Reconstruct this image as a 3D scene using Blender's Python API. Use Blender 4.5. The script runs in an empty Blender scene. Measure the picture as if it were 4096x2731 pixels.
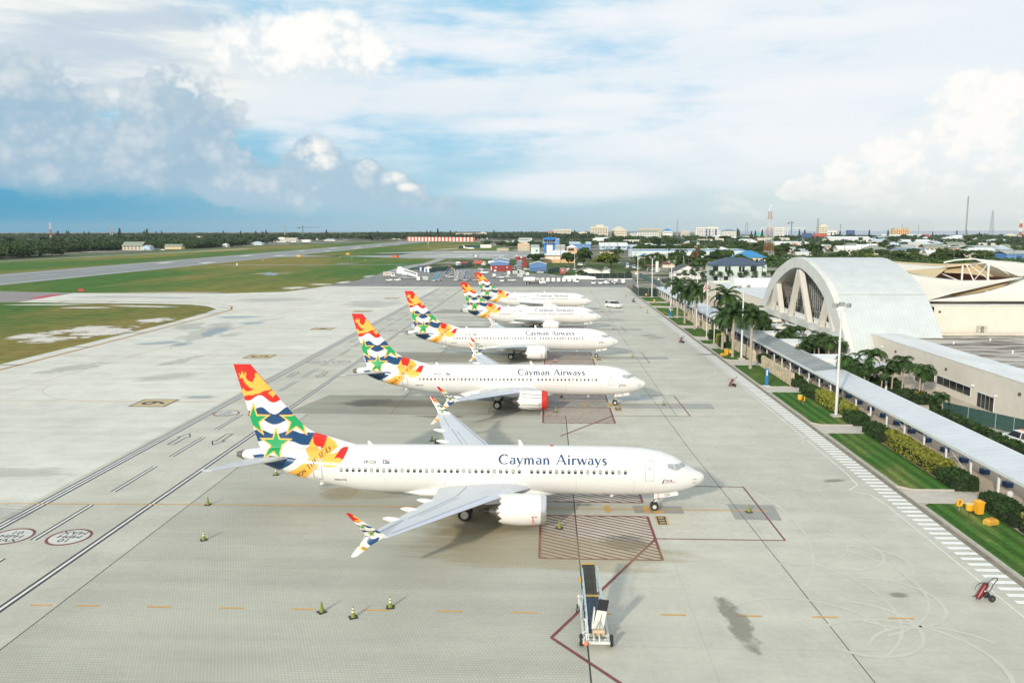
import bpy, bmesh, math, random
import numpy as np
from mathutils import Vector, Matrix
random.seed(7)
RNG = np.random.default_rng(11)
sc = bpy.context.scene
COL = sc.collection
R = math.radians

# ------------------------------------------------------------------ camera
CAM = Vector((-8.985, -66.242, 23.278))
YAW, PIT, ROLL, FPX = -0.0440, 0.1362, -0.0020, 3257.7
cam = bpy.data.cameras.new('camera')
camo = bpy.data.objects.new('camera', cam)
COL.objects.link(camo)
fw = Vector((math.sin(YAW)*math.cos(PIT), math.cos(YAW)*math.cos(PIT), -math.sin(PIT)))
rt = Vector((math.cos(YAW), -math.sin(YAW), 0))
up = rt.cross(fw)
rt2 = rt*math.cos(ROLL)+up*math.sin(ROLL)
up2 = -rt*math.sin(ROLL)+up*math.cos(ROLL)
camo.matrix_world = Matrix(((rt2.x, up2.x, -fw.x, CAM.x), (rt2.y, up2.y, -fw.y, CAM.y), (rt2.z, up2.z, -fw.z, CAM.z), (0, 0, 0, 1)))
cam.sensor_width = 36.0
cam.lens = FPX/4096*36
cam.clip_start, cam.clip_end = 0.5, 60000
sc.camera = camo

# ------------------------------------------------------------------ exposure, sun
sc.view_settings.view_transform = 'Standard'
sc.view_settings.look = 'None'
sc.view_settings.gamma = 1
sc.view_settings.exposure = 0.26
SUN_EL = R(21)
SUN_DIR = Vector((-0.423*math.cos(SUN_EL), -0.906*math.cos(SUN_EL), math.sin(SUN_EL)))
sl = bpy.data.lights.new('sun', 'SUN')
sl.energy = 3.0
sl.angle = R(2.2)
sl.color = (1.0, 0.90, 0.74)
so = bpy.data.objects.new('sun', sl)
COL.objects.link(so)
so.location = (-60, -160, 90)
so.rotation_euler = (-SUN_DIR).to_track_quat('-Z', 'Y').to_euler()

# ------------------------------------------------------------------ sky
def lin(c):
    return tuple(((v/255)/12.92 if v/255 <= .04045 else ((v/255+.055)/1.055)**2.4) for v in c)
world = bpy.data.worlds.new('World')
sc.world = world
world.use_nodes = True
try:
    world.cycles.sampling_method = 'MANUAL'; world.cycles.sample_map_resolution = 512
except Exception:
    pass
wt = world.node_tree
wt.nodes.clear()
def wn(t, **k):
    n = wt.nodes.new(t)
    for a, b in k.items(): setattr(n, a, b)
    return n
def wl(a, b): wt.links.new(a, b)
def wset(inp, v):
    if hasattr(v, 'is_output') or isinstance(v, bpy.types.NodeSocket): wl(v, inp)
    else: inp.default_value = v
def wm(op, a, b=0.0, c=None):
    n = wn('ShaderNodeMath', operation=op)
    wset(n.inputs[0], a); wset(n.inputs[1], b)
    if c is not None: wset(n.inputs[2], c)
    return n.outputs[0]
def wsmooth(x, lo, hi):
    n = wn('ShaderNodeMapRange', interpolation_type='SMOOTHSTEP')
    wset(n.inputs[0], x); n.inputs[1].default_value = lo; n.inputs[2].default_value = hi
    n.inputs[3].default_value = 0; n.inputs[4].default_value = 1
    return n.outputs[0]
def wmix(f, a, b):
    n = wn('ShaderNodeMix', data_type='RGBA')
    wset(n.inputs[0], f)
    for i, v in ((6, a), (7, b)):
        if isinstance(v, bpy.types.NodeSocket): wl(v, n.inputs[i])
        else: n.inputs[i].default_value = (v[0], v[1], v[2], 1)
    return n.outputs[2]
def wnoise(vec, scale, detail=6, rough=.55, sx=1, sy=1, off=0):
    m = wn('ShaderNodeMapping'); wl(vec, m.inputs[0])
    m.inputs['Scale'].default_value = (sx, sy, 1); m.inputs['Location'].default_value = (off, off*.7, off*.3)
    n = wn('ShaderNodeTexNoise'); wl(m.outputs[0], n.inputs['Vector'])
    n.inputs['Scale'].default_value = scale; n.inputs['Detail'].default_value = detail; n.inputs['Roughness'].default_value = rough
    return n.outputs['Fac']
tc = wn('ShaderNodeTexCoord')
sep = wn('ShaderNodeSeparateXYZ'); wl(tc.outputs['Generated'], sep.inputs[0])
az = wm('ARCTAN2', sep.outputs[0], sep.outputs[1])
hyp = wm('SQRT', wm('ADD', wm('MULTIPLY', sep.outputs[0], sep.outputs[0]), wm('MULTIPLY', sep.outputs[1], sep.outputs[1])))
el = wm('DIVIDE', sep.outputs[2], wm('MAXIMUM', hyp, 1e-4))
comb = wn('ShaderNodeCombineXYZ'); wl(az, comb.inputs[0]); wl(el, comb.inputs[1])
UV = comb.outputs[0]
CL = 8.4                                  # cloud brightness before the 0.1 background strength
def K10(c): return tuple(v*CL for v in lin(c))
sky = wn('ShaderNodeTexSky', sky_type='NISHITA')
sky.sun_disc = False
sky.sun_elevation = SUN_EL
sky.sun_rotation = math.atan2(SUN_DIR.x, SUN_DIR.y)
sky.air_density, sky.dust_density, sky.ozone_density = 1.0, 1.2, 1.5
fL = wsmooth(az, -0.62, -0.10)
fR = wsmooth(az, -0.15, 0.45)
lowc = wmix(fR, wmix(fL, K10((42, 162, 206)), K10((164, 209, 230))), K10((228, 238, 237)))
highc = wmix(fR, wmix(fL, K10((150, 203, 230)), K10((160, 214, 243))), K10((206, 230, 247)))
air = wmix(wsmooth(el, 0.02, 0.16), lowc, highc)
air = wmix(0.12, air, sky.outputs[0])
n_big = wnoise(UV, 7, 7, .6, 1, 1.6)
n_mid = wnoise(UV, 22, 7, .62, 1, 1.3, 3.1)
n_fine = wnoise(UV, 60, 6, .65, 1, 1.2, 5.7)
n_str = wnoise(UV, 5, 7, .6, 1, 5.5, 9.2)
n_big2 = wnoise(UV, 11, 5, .6, 1, 1.1, 7.7)
wob = wm('ADD', wm('MULTIPLY', wm('SUBTRACT', n_big2, .5), .7), wm('ADD', wm('MULTIPLY', wm('SUBTRACT', n_mid, .5), .8), wm('MULTIPLY', wm('SUBTRACT', n_fine, .5), .55)))
def wvor(scale, off):
    m = wn('ShaderNodeMapping'); wl(UV, m.inputs[0]); m.inputs['Location'].default_value = (off, off*.6, 0); m.inputs['Scale'].default_value = (1, 1.15, 1)
    ad = wn('ShaderNodeVectorMath', operation='ADD'); wl(m.outputs[0], ad.inputs[0])
    sc2 = wn('ShaderNodeVectorMath', operation='SCALE'); wl(nv.outputs['Color'], sc2.inputs[0]); sc2.inputs['Scale'].default_value = .9/scale; wl(sc2.outputs[0], ad.inputs[1])
    n = wn('ShaderNodeTexVoronoi', feature='SMOOTH_F1', voronoi_dimensions='2D'); wl(ad.outputs[0], n.inputs['Vector']); n.inputs['Scale'].default_value = scale; n.inputs['Smoothness'].default_value = .6
    return wm('SUBTRACT', .55, n.outputs['Distance'])
nv = wn('ShaderNodeTexNoise'); wl(UV, nv.inputs['Vector']); nv.inputs['Scale'].default_value = 40; nv.inputs['Detail'].default_value = 5
v1, v2, v3 = wvor(18, 0), wvor(45, 3.3), wvor(110, 7.1)
bill = wm('ADD', wm('MULTIPLY', v1, .55), wm('ADD', wm('MULTIPLY', v2, .40), wm('MULTIPLY', v3, .25)))       # rounded, heaped outline
puffy = wm('ADD', wm('SUBTRACT', bill, .28), wm('MULTIPLY', wm('SUBTRACT', n_big2, .5), .5))
def blobs(els, edge, amp, nz=None, bias=0.0):
    cur = None
    for (ca, cv, ra, rv) in els:
        s = wn('ShaderNodeVectorMath', operation='SUBTRACT'); wl(UV, s.inputs[0]); s.inputs[1].default_value = (ca, cv, 0)
        d = wn('ShaderNodeVectorMath', operation='MULTIPLY'); wl(s.outputs[0], d.inputs[0]); d.inputs[1].default_value = (1/ra, 1/rv, 0)
        l = wn('ShaderNodeVectorMath', operation='LENGTH'); wl(d.outputs[0], l.inputs[0])
        v = wm('SUBTRACT', 1.0, l.outputs['Value'])
        cur = v if cur is None else wm('MAXIMUM', cur, v)
    cur = wm('ADD', cur, wm('MULTIPLY', nz if nz is not None else wob, amp))
    return wsmooth(wm('ADD', cur, bias), 0.0, edge)
deck = [(-0.527, 0.212, 0.224, 0.064), (-0.469, 0.17, 0.176, 0.05)]
mass = [(-0.578, 0.103, 0.102, 0.08), (-0.537, 0.06, 0.134, 0.03), (-0.428, 0.096, 0.075, 0.08), (-0.474, 0.060, 0.064, 0.026), (-0.385, 0.056, 0.123, 0.028)]
bank = [(-0.275, 0.078, 0.040, 0.022), (-0.22, 0.062, 0.03, 0.018), (-0.18, 0.050, 0.032, 0.012), (-0.328, 0.045, 0.091, 0.026), (-0.259, 0.051, 0.08, 0.036), (-0.208, 0.041, 0.059, 0.03), (-0.157, 0.028, 0.053, 0.013)]
heads = [(-0.28, 0.093, 0.022, 0.018), (-0.27, 0.082, 0.029, 0.016), (-0.215, 0.075, 0.014, 0.010), (-0.185, 0.062, 0.018, 0.009), (-0.17, 0.051, 0.015, 0.006)]
big = [(-0.285, 0.208, 0.10, 0.036), (-0.317, 0.196, 0.064, 0.027), (-0.224, 0.203, 0.04, 0.032), (-0.253, 0.226, 0.051, 0.024)]
bigveil = [(-0.285, 0.164, 0.149, 0.058), (-0.134, 0.148, 0.17, 0.037), (-0.353, 0.132, 0.084, 0.025)]
rcum = [(0.509, 0.064, 0.123, 0.064), (0.467, 0.106, 0.048, 0.048), (0.463, 0.136, 0.022, 0.022), (0.429, 0.061, 0.096, 0.035), (0.365, 0.046, 0.08, 0.017), (0.498, 0.044, 0.16, 0.016)]
streak = [(-0.108, 0.166, 0.102, 0.014), (-0.031, 0.123, 0.203, 0.014), (0.072, 0.151, 0.091, 0.012), (0.315, 0.157, 0.241, 0.022), (-0.082, 0.215, 0.139, 0.026), (0.122, 0.244, 0.187, 0.032), (0.272, 0.097, 0.267, 0.064), (0.022, 0.056, 0.187, 0.032), (0.30, 0.225, 0.20, 0.02)]
c = air
# thin high veil over everything, thicker to the right and overhead
veil = wsmooth(wm('ADD', n_str, wm('ADD', wm('MULTIPLY', fR, .26), wm('MULTIPLY', wm('SUBTRACT', n_big, .5), .8))), .30, .66)
veil = wm('MULTIPLY', veil, wsmooth(el, 0.035, 0.11))
c = wmix(wm('MULTIPLY', veil, .85), c, K10((241, 246, 250)))
c = wmix(wm('MULTIPLY', blobs(streak, .9, 1.1, wm('SUBTRACT', n_str, .45)), .8), c, K10((245, 248, 251)))
c = wmix(wm('MULTIPLY', blobs(bigveil, .9, 1.1, wm('SUBTRACT', n_str, .42)), .9), c, K10((234, 241, 246)))
lit = wm('ADD', wm('MULTIPLY', bill, .75), wm('MULTIPLY', n_mid, .75))
c = wmix(wm('MULTIPLY', blobs(deck, .40, .7), .9), c, wmix(wsmooth(n_str, .36, .62), K10((206, 218, 229)), K10((243, 246, 243))))
c = wmix(wm('MULTIPLY', wm('MULTIPLY', blobs(mass, .24, .85, puffy, .16), wsmooth(wm('ADD', el, wm('MULTIPLY', n_big2, .02)), .036, .068)), .88), c, wmix(wsmooth(wm('ADD', lit, wm('MULTIPLY', el, 1.2)), .45, 1.05), K10((166, 194, 213)), K10((214, 223, 229))))
hd = wm('MULTIPLY', blobs(heads, 1.0, .35, puffy, .25), wsmooth(lit, .22, .62))
c = wmix(wm('MULTIPLY', wm('MULTIPLY', blobs(bank+heads, .20, .60, puffy, .16), wsmooth(wm('ADD', el, wm('MULTIPLY', n_big2, .02)), .018, .050)), .92), c, wmix(hd, wmix(wsmooth(wm('ADD', lit, wm('MULTIPLY', el, 2.5)), .55, 1.05), K10((174, 201, 219)), K10((212, 223, 230))), K10((253, 252, 245))))
c = wmix(blobs(big, .55, .60, puffy, .30), c, wmix(wsmooth(wm('ADD', lit, wm('MULTIPLY', wm('SUBTRACT', el, .2), 4)), .30, .62), K10((226, 236, 241)), K10((255, 255, 252))))
c = wmix(blobs(rcum, .16, .55, puffy, .34), c, wmix(wsmooth(wm('ADD', el, wm('MULTIPLY', bill, .03)), .030, .075), K10((230, 237, 235)), wmix(wsmooth(lit, .30, .60), K10((240, 245, 246)), K10((255, 254, 250)))))
# small puffs low along the horizon to the right
puff = wm('MULTIPLY', wsmooth(n_mid, .54, .68), wm('MULTIPLY', wsmooth(el, .004, .02), wm('SUBTRACT', 1.0, wsmooth(el, .03, .055))))
c = wmix(wm('MULTIPLY', puff, wm('MULTIPLY', fR, .6)), c, K10((248, 248, 244)))
# broken cloud behind the photographer and overhead
back = wsmooth(wm('ABSOLUTE', az), .75, 1.1)
c = wmix(wm('MULTIPLY', back, wsmooth(n_big, .35, .7)), c, K10((246, 246, 246)))
bg = wn('ShaderNodeBackground'); wl(c, bg.inputs[0]); bg.inputs[1].default_value = 0.1
wo = wn('ShaderNodeOutputWorld'); wl(bg.outputs[0], wo.inputs[0])

# ------------------------------------------------------------------ materials
MATS = {}
def M(name, col, rough=.6, metal=0.0, var=.10, scale=1.2, bump=0.0, spec=.5, coord='Object', detail=5, stretch=(1, 1, 1), bscale=None):
    """plain painted / mineral surface with a little uneven tone"""
    if name in MATS: return MATS[name]
    m = bpy.data.materials.new(name); m.use_nodes = True
    nt = m.node_tree; b = nt.nodes['Principled BSDF']
    b.inputs['Roughness'].default_value = rough
    b.inputs['Metallic'].default_value = metal
    b.inputs['Specular IOR Level'].default_value = spec
    b.inputs['Base Color'].default_value = (*col, 1)
    if var > 0:
        t = nt.nodes.new('ShaderNodeTexCoord'); mp = nt.nodes.new('ShaderNodeMapping')
        nt.links.new(t.outputs[coord], mp.inputs[0]); mp.inputs['Scale'].default_value = stretch
        n = nt.nodes.new('ShaderNodeTexNoise'); n.inputs['Scale'].default_value = scale; n.inputs['Detail'].default_value = detail
        n.inputs['Roughness'].default_value = .6
        nt.links.new(mp.outputs[0], n.inputs['Vector'])
        r = nt.nodes.new('ShaderNodeMapRange'); r.inputs[1].default_value = .3; r.inputs[2].default_value = .7
        r.inputs[3].default_value = 1-var; r.inputs[4].default_value = 1+var
        nt.links.new(n.outputs['Fac'], r.inputs[0])
        mx = nt.nodes.new('ShaderNodeVectorMath'); mx.operation = 'SCALE'; mx.inputs[0].default_value = col
        nt.links.new(r.outputs[0], mx.inputs['Scale']); nt.links.new(mx.outputs[0], b.inputs['Base Color'])
        if bump > 0:
            n2 = nt.nodes.new('ShaderNodeTexNoise'); n2.inputs['Scale'].default_value = bscale or scale*6; n2.inputs['Detail'].default_value = 4
            nt.links.new(mp.outputs[0], n2.inputs['Vector'])
            bp = nt.nodes.new('ShaderNodeBump'); bp.inputs['Strength'].default_value = bump; bp.inputs['Distance'].default_value = .05
            nt.links.new(n2.outputs['Fac'], bp.inputs['Height']); nt.links.new(bp.outputs[0], b.inputs['Normal'])
    MATS[name] = m
    return m
def nodes_mat(name):
    m = bpy.data.materials.new(name); m.use_nodes = True; MATS[name] = m
    nt = m.node_tree; b = nt.nodes['Principled BSDF']
    def nd(t, **k):
        n = nt.nodes.new(t)
        for a, v in k.items(): setattr(n, a, v)
        return n
    def mixc(f, a, c2):
        n = nd('ShaderNodeMix', data_type='RGBA')
        for i, v in ((0, f), (6, a), (7, c2)):
            if isinstance(v, bpy.types.NodeSocket): nt.links.new(v, n.inputs[i])
            elif i == 0: n.inputs[0].default_value = v
            else: n.inputs[i].default_value = (*v, 1)
        return n.outputs[2]
    def noise(vec, s, d=5, r=.6):
        n = nd('ShaderNodeTexNoise'); n.inputs['Scale'].default_value = s; n.inputs['Detail'].default_value = d; n.inputs['Roughness'].default_value = r
        nt.links.new(vec, n.inputs['Vector']); return n.outputs['Fac']
    def sm(x, lo, hi, a=0, c2=1):
        n = nd('ShaderNodeMapRange', interpolation_type='SMOOTHSTEP'); nt.links.new(x, n.inputs[0])
        for i, v in ((1, lo), (2, hi), (3, a), (4, c2)): n.inputs[i].default_value = v
        return n.outputs[0]
    def mapv(vec, s=(1, 1, 1), rz=0):
        n = nd('ShaderNodeMapping'); nt.links.new(vec, n.inputs[0]); n.inputs['Scale'].default_value = s; n.inputs['Rotation'].default_value = (0, 0, rz); return n.outputs[0]
    def ma(op, a, c2):
        n = nd('ShaderNodeMath', operation=op)
        for i, v in ((0, a), (1, c2)):
            if isinstance(v, bpy.types.NodeSocket): nt.links.new(v, n.inputs[i])
            else: n.inputs[i].default_value = v
        return n.outputs[0]
    obj = nd('ShaderNodeTexCoord').outputs['Object']
    return m, nt, b, nd, mixc, noise, sm, mapv, ma, obj

# ------------------------------------------------------------------ mesh building
class MB:
    def __init__(s): s.v, s.f, s.m, s.n = [], [], [], 0
    def add(s, vs, fs, mi=0):
        o = s.n; s.v.extend([tuple(p) for p in vs]); s.n += len(vs)
        s.f.extend([tuple(i+o for i in f) for f in fs]); s.m.extend([mi]*len(fs)); return s
    def quad(s, a, b, c2, d, mi=0): return s.add((a, b, c2, d), ((0, 1, 2, 3),), mi)
    def poly(s, pts, mi=0): return s.add(pts, (tuple(range(len(pts))),), mi)
    def box(s, x0, x1, y0, y1, z0, z1, mi=0, rz=0.0, org=None):
        vs = [(x, y, z) for z in (z0, z1) for y in (y0, y1) for x in (x0, x1)]
        if rz:
            ox, oy = org if org else ((x0+x1)/2, (y0+y1)/2); ca, sa = math.cos(rz), math.sin(rz)
            vs = [(ox+(x-ox)*ca-(y-oy)*sa, oy+(x-ox)*sa+(y-oy)*ca, z) for x, y, z in vs]
        return s.add(vs, ((0, 2, 3, 1), (4, 5, 7, 6), (0, 1, 5, 4), (2, 6, 7, 3), (0, 4, 6, 2), (1, 3, 7, 5)), mi)
    def tube(s, pts, r, n=6, mi=0, cap=True):
        pts = [Vector(p) for p in pts]; rs = r if isinstance(r, (list, tuple)) else [r]*len(pts)
        rings = []
        for i, p in enumerate(pts):
            d = (pts[min(i+1, len(pts)-1)]-pts[max(i-1, 0)]).normalized()
            u = d.cross(Vector((0, 0, 1)) if abs(d.z) < .95 else Vector((1, 0, 0))).normalized(); w = d.cross(u)
            rings.append([p+(u*math.cos(2*math.pi*k/n)+w*math.sin(2*math.pi*k/n))*rs[i] for k in range(n)])
        fs = []
        for i in range(len(pts)-1):
            for k in range(n): fs.append((i*n+k, i*n+(k+1) % n, (i+1)*n+(k+1) % n, (i+1)*n+k))
        if cap: fs += [tuple(range(n))[::-1], tuple(range((len(pts)-1)*n, len(pts)*n))]
        return s.add([q for g in rings for q in g], fs, mi)
    def cyl(s, x, y, z0, z1, r, r1=None, n=10, mi=0): return s.tube([(x, y, z0), (x, y, z1)], [r, r if r1 is None else r1], n, mi)
    def disc(s, c2, ax, r, w, n=16, mi=0):      # a wheel-like cylinder, ax = 'x' or 'y'
        a = Vector((1, 0, 0)) if ax == 'x' else Vector((0, 1, 0)); c2 = Vector(c2)
        return s.tube([c2-a*w/2, c2+a*w/2], r, n, mi)
    def ell(s, c2, r, n=12, m2=8, mi=0):
        vs, fs = [], []
        for j in range(m2+1):
            t = math.pi*j/m2
            for k in range(n):
                a = 2*math.pi*k/n; vs.append((c2[0]+r[0]*math.sin(t)*math.cos(a), c2[1]+r[1]*math.sin(t)*math.sin(a), c2[2]+r[2]*math.cos(t)))
        for j in range(m2):
            for k in range(n): fs.append((j*n+k, (j+1)*n+k, (j+1)*n+(k+1) % n, j*n+(k+1) % n))
        return s.add(vs, fs, mi)
    def prism(s, pts, ax, a0, a1, mi=0):        # extrude a 2-D outline along an axis
        n = len(pts)
        def P(p, a): return {'x': (a, p[0], p[1]), 'y': (p[0], a, p[1]), 'z': (p[0], p[1], a)}[ax]
        vs = [P(p, a0) for p in pts]+[P(p, a1) for p in pts]
        return s.add(vs, [tuple(range(n))[::-1], tuple(range(n, 2*n))]+[(i, (i+1) % n, (i+1) % n+n, i+n) for i in range(n)], mi)
    def loft(s, rings, mi=0, cap=True, closed=True):
        n = len(rings[0]); fs = []
        for i in range(len(rings)-1):
            for k in range(n if closed else n-1): fs.append((i*n+k, i*n+(k+1) % n, (i+1)*n+(k+1) % n, (i+1)*n+k))
        if cap: fs += [tuple(range(n))[::-1], tuple(range((len(rings)-1)*n, len(rings)*n))]
        return s.add([p for g in rings for p in g], fs, mi)
    def build(s, name, mats, parent=None, smooth=False, fixn=True):
        me = bpy.data.meshes.new(name); me.from_pydata(s.v, [], s.f)
        mats = mats if isinstance(mats, (list, tuple)) else [mats]
        for m in mats: me.materials.append(m)
        if len(mats) > 1: me.polygons.foreach_set('material_index', s.m)
        if fixn:
            bm = bmesh.new(); bm.from_mesh(me); bmesh.ops.recalc_face_normals(bm, faces=bm.faces); bm.to_mesh(me); bm.free()
        if smooth:
            me.polygons.foreach_set('use_smooth', [True]*len(me.polygons)); me.set_sharp_from_angle(angle=R(38))
        me.update()
        return link(name, me, parent)
def link(name, me, parent=None):
    o = bpy.data.objects.new(name, me); COL.objects.link(o)
    if parent: o.parent = parent
    return o
def tag(o, label=None, cat=None, group=None, kind=None):
    for k, v in (('label', label), ('category', cat), ('group', group), ('kind', kind)):
        if v: o[k] = v
    return o
def thing(name, label, cat, loc=(0, 0, 0), rz=0.0, group=None):
    o = bpy.data.objects.new(name, None); COL.objects.link(o); o.empty_display_size = .3
    o.location = loc; o.rotation_euler = (0, 0, rz)
    return tag(o, label, cat, group)
KIDS = {}
def kids(o):
    return [c2 for c2 in bpy.data.objects if c2.parent is o]
def tree_of(o): return (o, [tree_of(k) for k in kids(o)])
def copy_tree(t, parent=None, loc=None, rz=None, label=None, group=None, scale=None):
    o, ch = t
    c2 = o.copy(); COL.objects.link(c2)
    if parent: c2.parent = parent
    if loc is not None: c2.location = loc
    if rz is not None: c2.rotation_euler = (0, 0, rz)
    if scale is not None: c2.scale = (scale,)*3 if not isinstance(scale, (tuple, list)) else scale
    if label: c2['label'] = label
    if group: c2['group'] = group
    for k in ch: copy_tree(k, c2)
    return c2
def struct(name, mb, mat, **k):
    return tag(mb.build(name, mat, **k), kind='structure')
# ------------------------------------------------------------------ ground materials
def mat_concrete(name, base, joint=7.6, lj=.86, streak=.10):
    m, nt, b, nd, mixc, noise, sm, mapv, ma, obj = nodes_mat(name)
    n1 = noise(obj, .035, 6); n2 = noise(mapv(obj, (.03, .35, 1)), 1.0, 6); n3 = noise(obj, 2.2, 6, .75); n4 = noise(obj, .28, 5)
    f = ma('ADD', ma('MULTIPLY', sm(n1, .3, .7, -1, 1), .07), ma('MULTIPLY', sm(n2, .3, .72, -1, 1), streak))
    f = ma('ADD', f, ma('MULTIPLY', sm(n3, .25, .75, -1, 1), .07))
    f = ma('ADD', f, ma('MULTIPLY', sm(n4, .3, .7, -1, 1), .05))
    br = nd('ShaderNodeTexBrick', offset=0.0, squash=1.0); nt.links.new(obj, br.inputs['Vector'])
    for k, v in (('Scale', 1.0), ('Mortar Size', .035), ('Brick Width', joint), ('Row Height', joint), ('Mortar Smooth', .3)): br.inputs[k].default_value = v
    br.inputs['Color1'].default_value = (1, 1, 1, 1); br.inputs['Color2'].default_value = (.965, .965, .965, 1); br.inputs['Mortar'].default_value = (lj, lj, lj, 1)
    v = nd('ShaderNodeVectorMath', operation='SCALE'); v.inputs[0].default_value = base
    nt.links.new(ma('ADD', 1.0, f), v.inputs['Scale'])
    mu = nd('ShaderNodeMix', data_type='RGBA', blend_type='MULTIPLY'); mu.inputs[0].default_value = 1
    nt.links.new(v.outputs[0], mu.inputs[6]); nt.links.new(br.outputs[0], mu.inputs[7]); nt.links.new(mu.outputs[2], b.inputs['Base Color'])
    b.inputs['Roughness'].default_value = .75; b.inputs['Specular IOR Level'].default_value = .35
    return m
def mat_paver(name, base, mort, sc1=1.0):
    m, nt, b, nd, mixc, noise, sm, mapv, ma, obj = nodes_mat(name)
    br = nd('ShaderNodeTexBrick', offset=.5); nt.links.new(obj, br.inputs['Vector'])
    for k, v in (('Scale', 1.0), ('Mortar Size', .017), ('Brick Width', .19), ('Row Height', .24), ('Mortar Smooth', .2)): br.inputs[k].default_value = v
    br.inputs['Color1'].default_value = (*base, 1); br.inputs['Color2'].default_value = (*[x*.93 for x in base], 1); br.inputs['Mortar'].default_value = (*mort, 1)
    f = ma('ADD', ma('MULTIPLY', sm(noise(obj, .12, 6), .3, .7, -1, 1), .06), ma('MULTIPLY', sm(noise(mapv(obj, (.05, .5, 1)), 1, 6), .3, .7, -1, 1), .07))
    v = nd('ShaderNodeVectorMath', operation='SCALE'); nt.links.new(br.outputs[0], v.inputs[0]); nt.links.new(ma('ADD', 1.0, f), v.inputs['Scale'])
    nt.links.new(v.outputs[0], b.inputs['Base Color']); b.inputs['Roughness'].default_value = .8; b.inputs['Specular IOR Level'].default_value = .3
    return m
def mat_grass(name, green, olive, lo=.42, hi=.62, s1=.016, st=(1, .45, 1), stripes=0.0, fine=1.6):
    m, nt, b, nd, mixc, noise, sm, mapv, ma, obj = nodes_mat(name)
    f = sm(noise(mapv(obj, st), s1, 7, .62), lo, hi)
    c2 = mixc(f, green, olive)
    f2 = sm(noise(obj, fine, 6, .7), .25, .75, .72, 1.28)
    if stripes:
        w = nd('ShaderNodeTexWave', wave_type='BANDS', bands_direction='X'); nt.links.new(obj, w.inputs['Vector']); w.inputs['Scale'].default_value = stripes; w.inputs['Distortion'].default_value = .8; w.inputs['Detail'].default_value = 1; w.inputs['Detail Scale'].default_value = .5
        f2 = ma('MULTIPLY', f2, sm(w.outputs['Fac'], .25, .75, .78, 1.2))
    v = nd('ShaderNodeVectorMath', operation='SCALE'); nt.links.new(c2, v.inputs[0]); nt.links.new(f2, v.inputs['Scale'])
    nt.links.new(v.outputs[0], b.inputs['Base Color']); b.inputs['Roughness'].default_value = .95; b.inputs['Specular IOR Level'].default_value = .1
    return m
def mat_stain(name, col, alpha, amp=1.1, sc1=1.6, rough=.6):
    """soft-edged mark lying on the ground"""
    m, nt, b, nd, mixc, noise, sm, mapv, ma, obj = nodes_mat(name)
    info = nd('ShaderNodeObjectInfo')
    ad = nd('ShaderNodeVectorMath', operation='MULTIPLY_ADD'); nt.links.new(obj, ad.inputs[0]); ad.inputs[1].default_value = (.55, 1.5, 1); nt.links.new(info.outputs['Location'], ad.inputs[2])
    ln = nd('ShaderNodeVectorMath', operation='LENGTH'); nt.links.new(obj, ln.inputs[0])
    k = ma('ADD', ma('SUBTRACT', 1.0, ln.outputs['Value']), ma('MULTIPLY', ma('SUBTRACT', noise(ad.outputs[0], sc1, 6, .65), .5), amp))
    a = sm(k, .12, .5, 0, alpha)
    edge = sm(ln.outputs['Value'], .85, .98, 1, 0)
    nt.links.new(ma('MULTIPLY', a, edge), b.inputs['Alpha'])
    b.inputs['Base Color'].default_value = (*col, 1); b.inputs['Roughness'].default_value = rough
    return m
CONC = mat_concrete('apron_concrete', (.50, .495, .42), 7.6, .86, .055)
CONC2 = mat_concrete('taxiway_concrete', (.61, .605, .535), 7.6, .93, .06)
PAVER = mat_paver('apron_pavers', (.47, .47, .395), (.31, .31, .26))
PAVED = mat_paver('dark_pavers', (.34, .34, .285), (.22, .22, .185))
ASPH = M('asphalt', (.20, .205, .195), .85, var=.16, scale=.25, stretch=(1, .25, 1))
ASPH2 = M('runway_asphalt', (.225, .24, .24), .85, var=.10, scale=.05, stretch=(6, .3, 1))
ROADM = M('road_asphalt', (.28, .285, .275), .85, var=.10, scale=.4)
GRASSF = mat_grass('airfield_grass', (.062, .145, .028), (.21, .185, .05), .41, .61, .011, (1, .30, 1), fine=.12)
GRASSI = mat_grass('island_grass', (.065, .14, .028), (.21, .175, .05), .36, .60, .02, (.7, .30, 1), fine=.25)
LAWN = mat_grass('lawn_grass', (.055, .135, .026), (.20, .21, .065), .48, .70, .22, (1, .35, 1), stripes=.24, fine=3.0)
LAWN2 = mat_grass('plain_lawn_grass', (.058, .125, .025), (.13, .155, .04), .5, .75, .3, (1, .5, 1), fine=3.5)
LAND = mat_grass('land_cover', (.05, .075, .032), (.36, .34, .29), .42, .60, .03, (1, 1, 1), fine=.3)
MW = M('white_paint_line', (.70, .70, .66), .6, var=.10, scale=1.5)
MWF = M('faded_white_paint', (.57, .57, .53), .7, var=.12, scale=1.5)
MY = M('orange_yellow_paint', (.60, .33, .07), .6, var=.15, scale=1)
MYF = M('faded_yellow_paint', (.52, .43, .27), .7, var=.12, scale=.5)
MK = M('black_paint', (.035, .034, .034), .6, var=.2, scale=1)
MR = M('dark_red_paint', (.19, .045, .045), .6, var=.2, scale=1.2)
MTAN = M('tan_paint', (.52, .40, .21), .7, var=.1, scale=1)
KERB = M('kerb_concrete', (.46, .43, .38), .8, var=.15, scale=1.5)
PATH = M('paved_path', (.50, .42, .33), .8, var=.10, scale=.8)
PATH2 = M('pale_paving', (.50, .47, .41), .8, var=.10, scale=1.2)

def sheet(name, pts, z, mat): return struct(name, MB().poly([(x, y, z) for x, y in pts]), mat, fixn=False)
def rect(x0, x1, y0, y1): return [(x0, y0), (x1, y0), (x1, y1), (x0, y1)]
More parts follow.
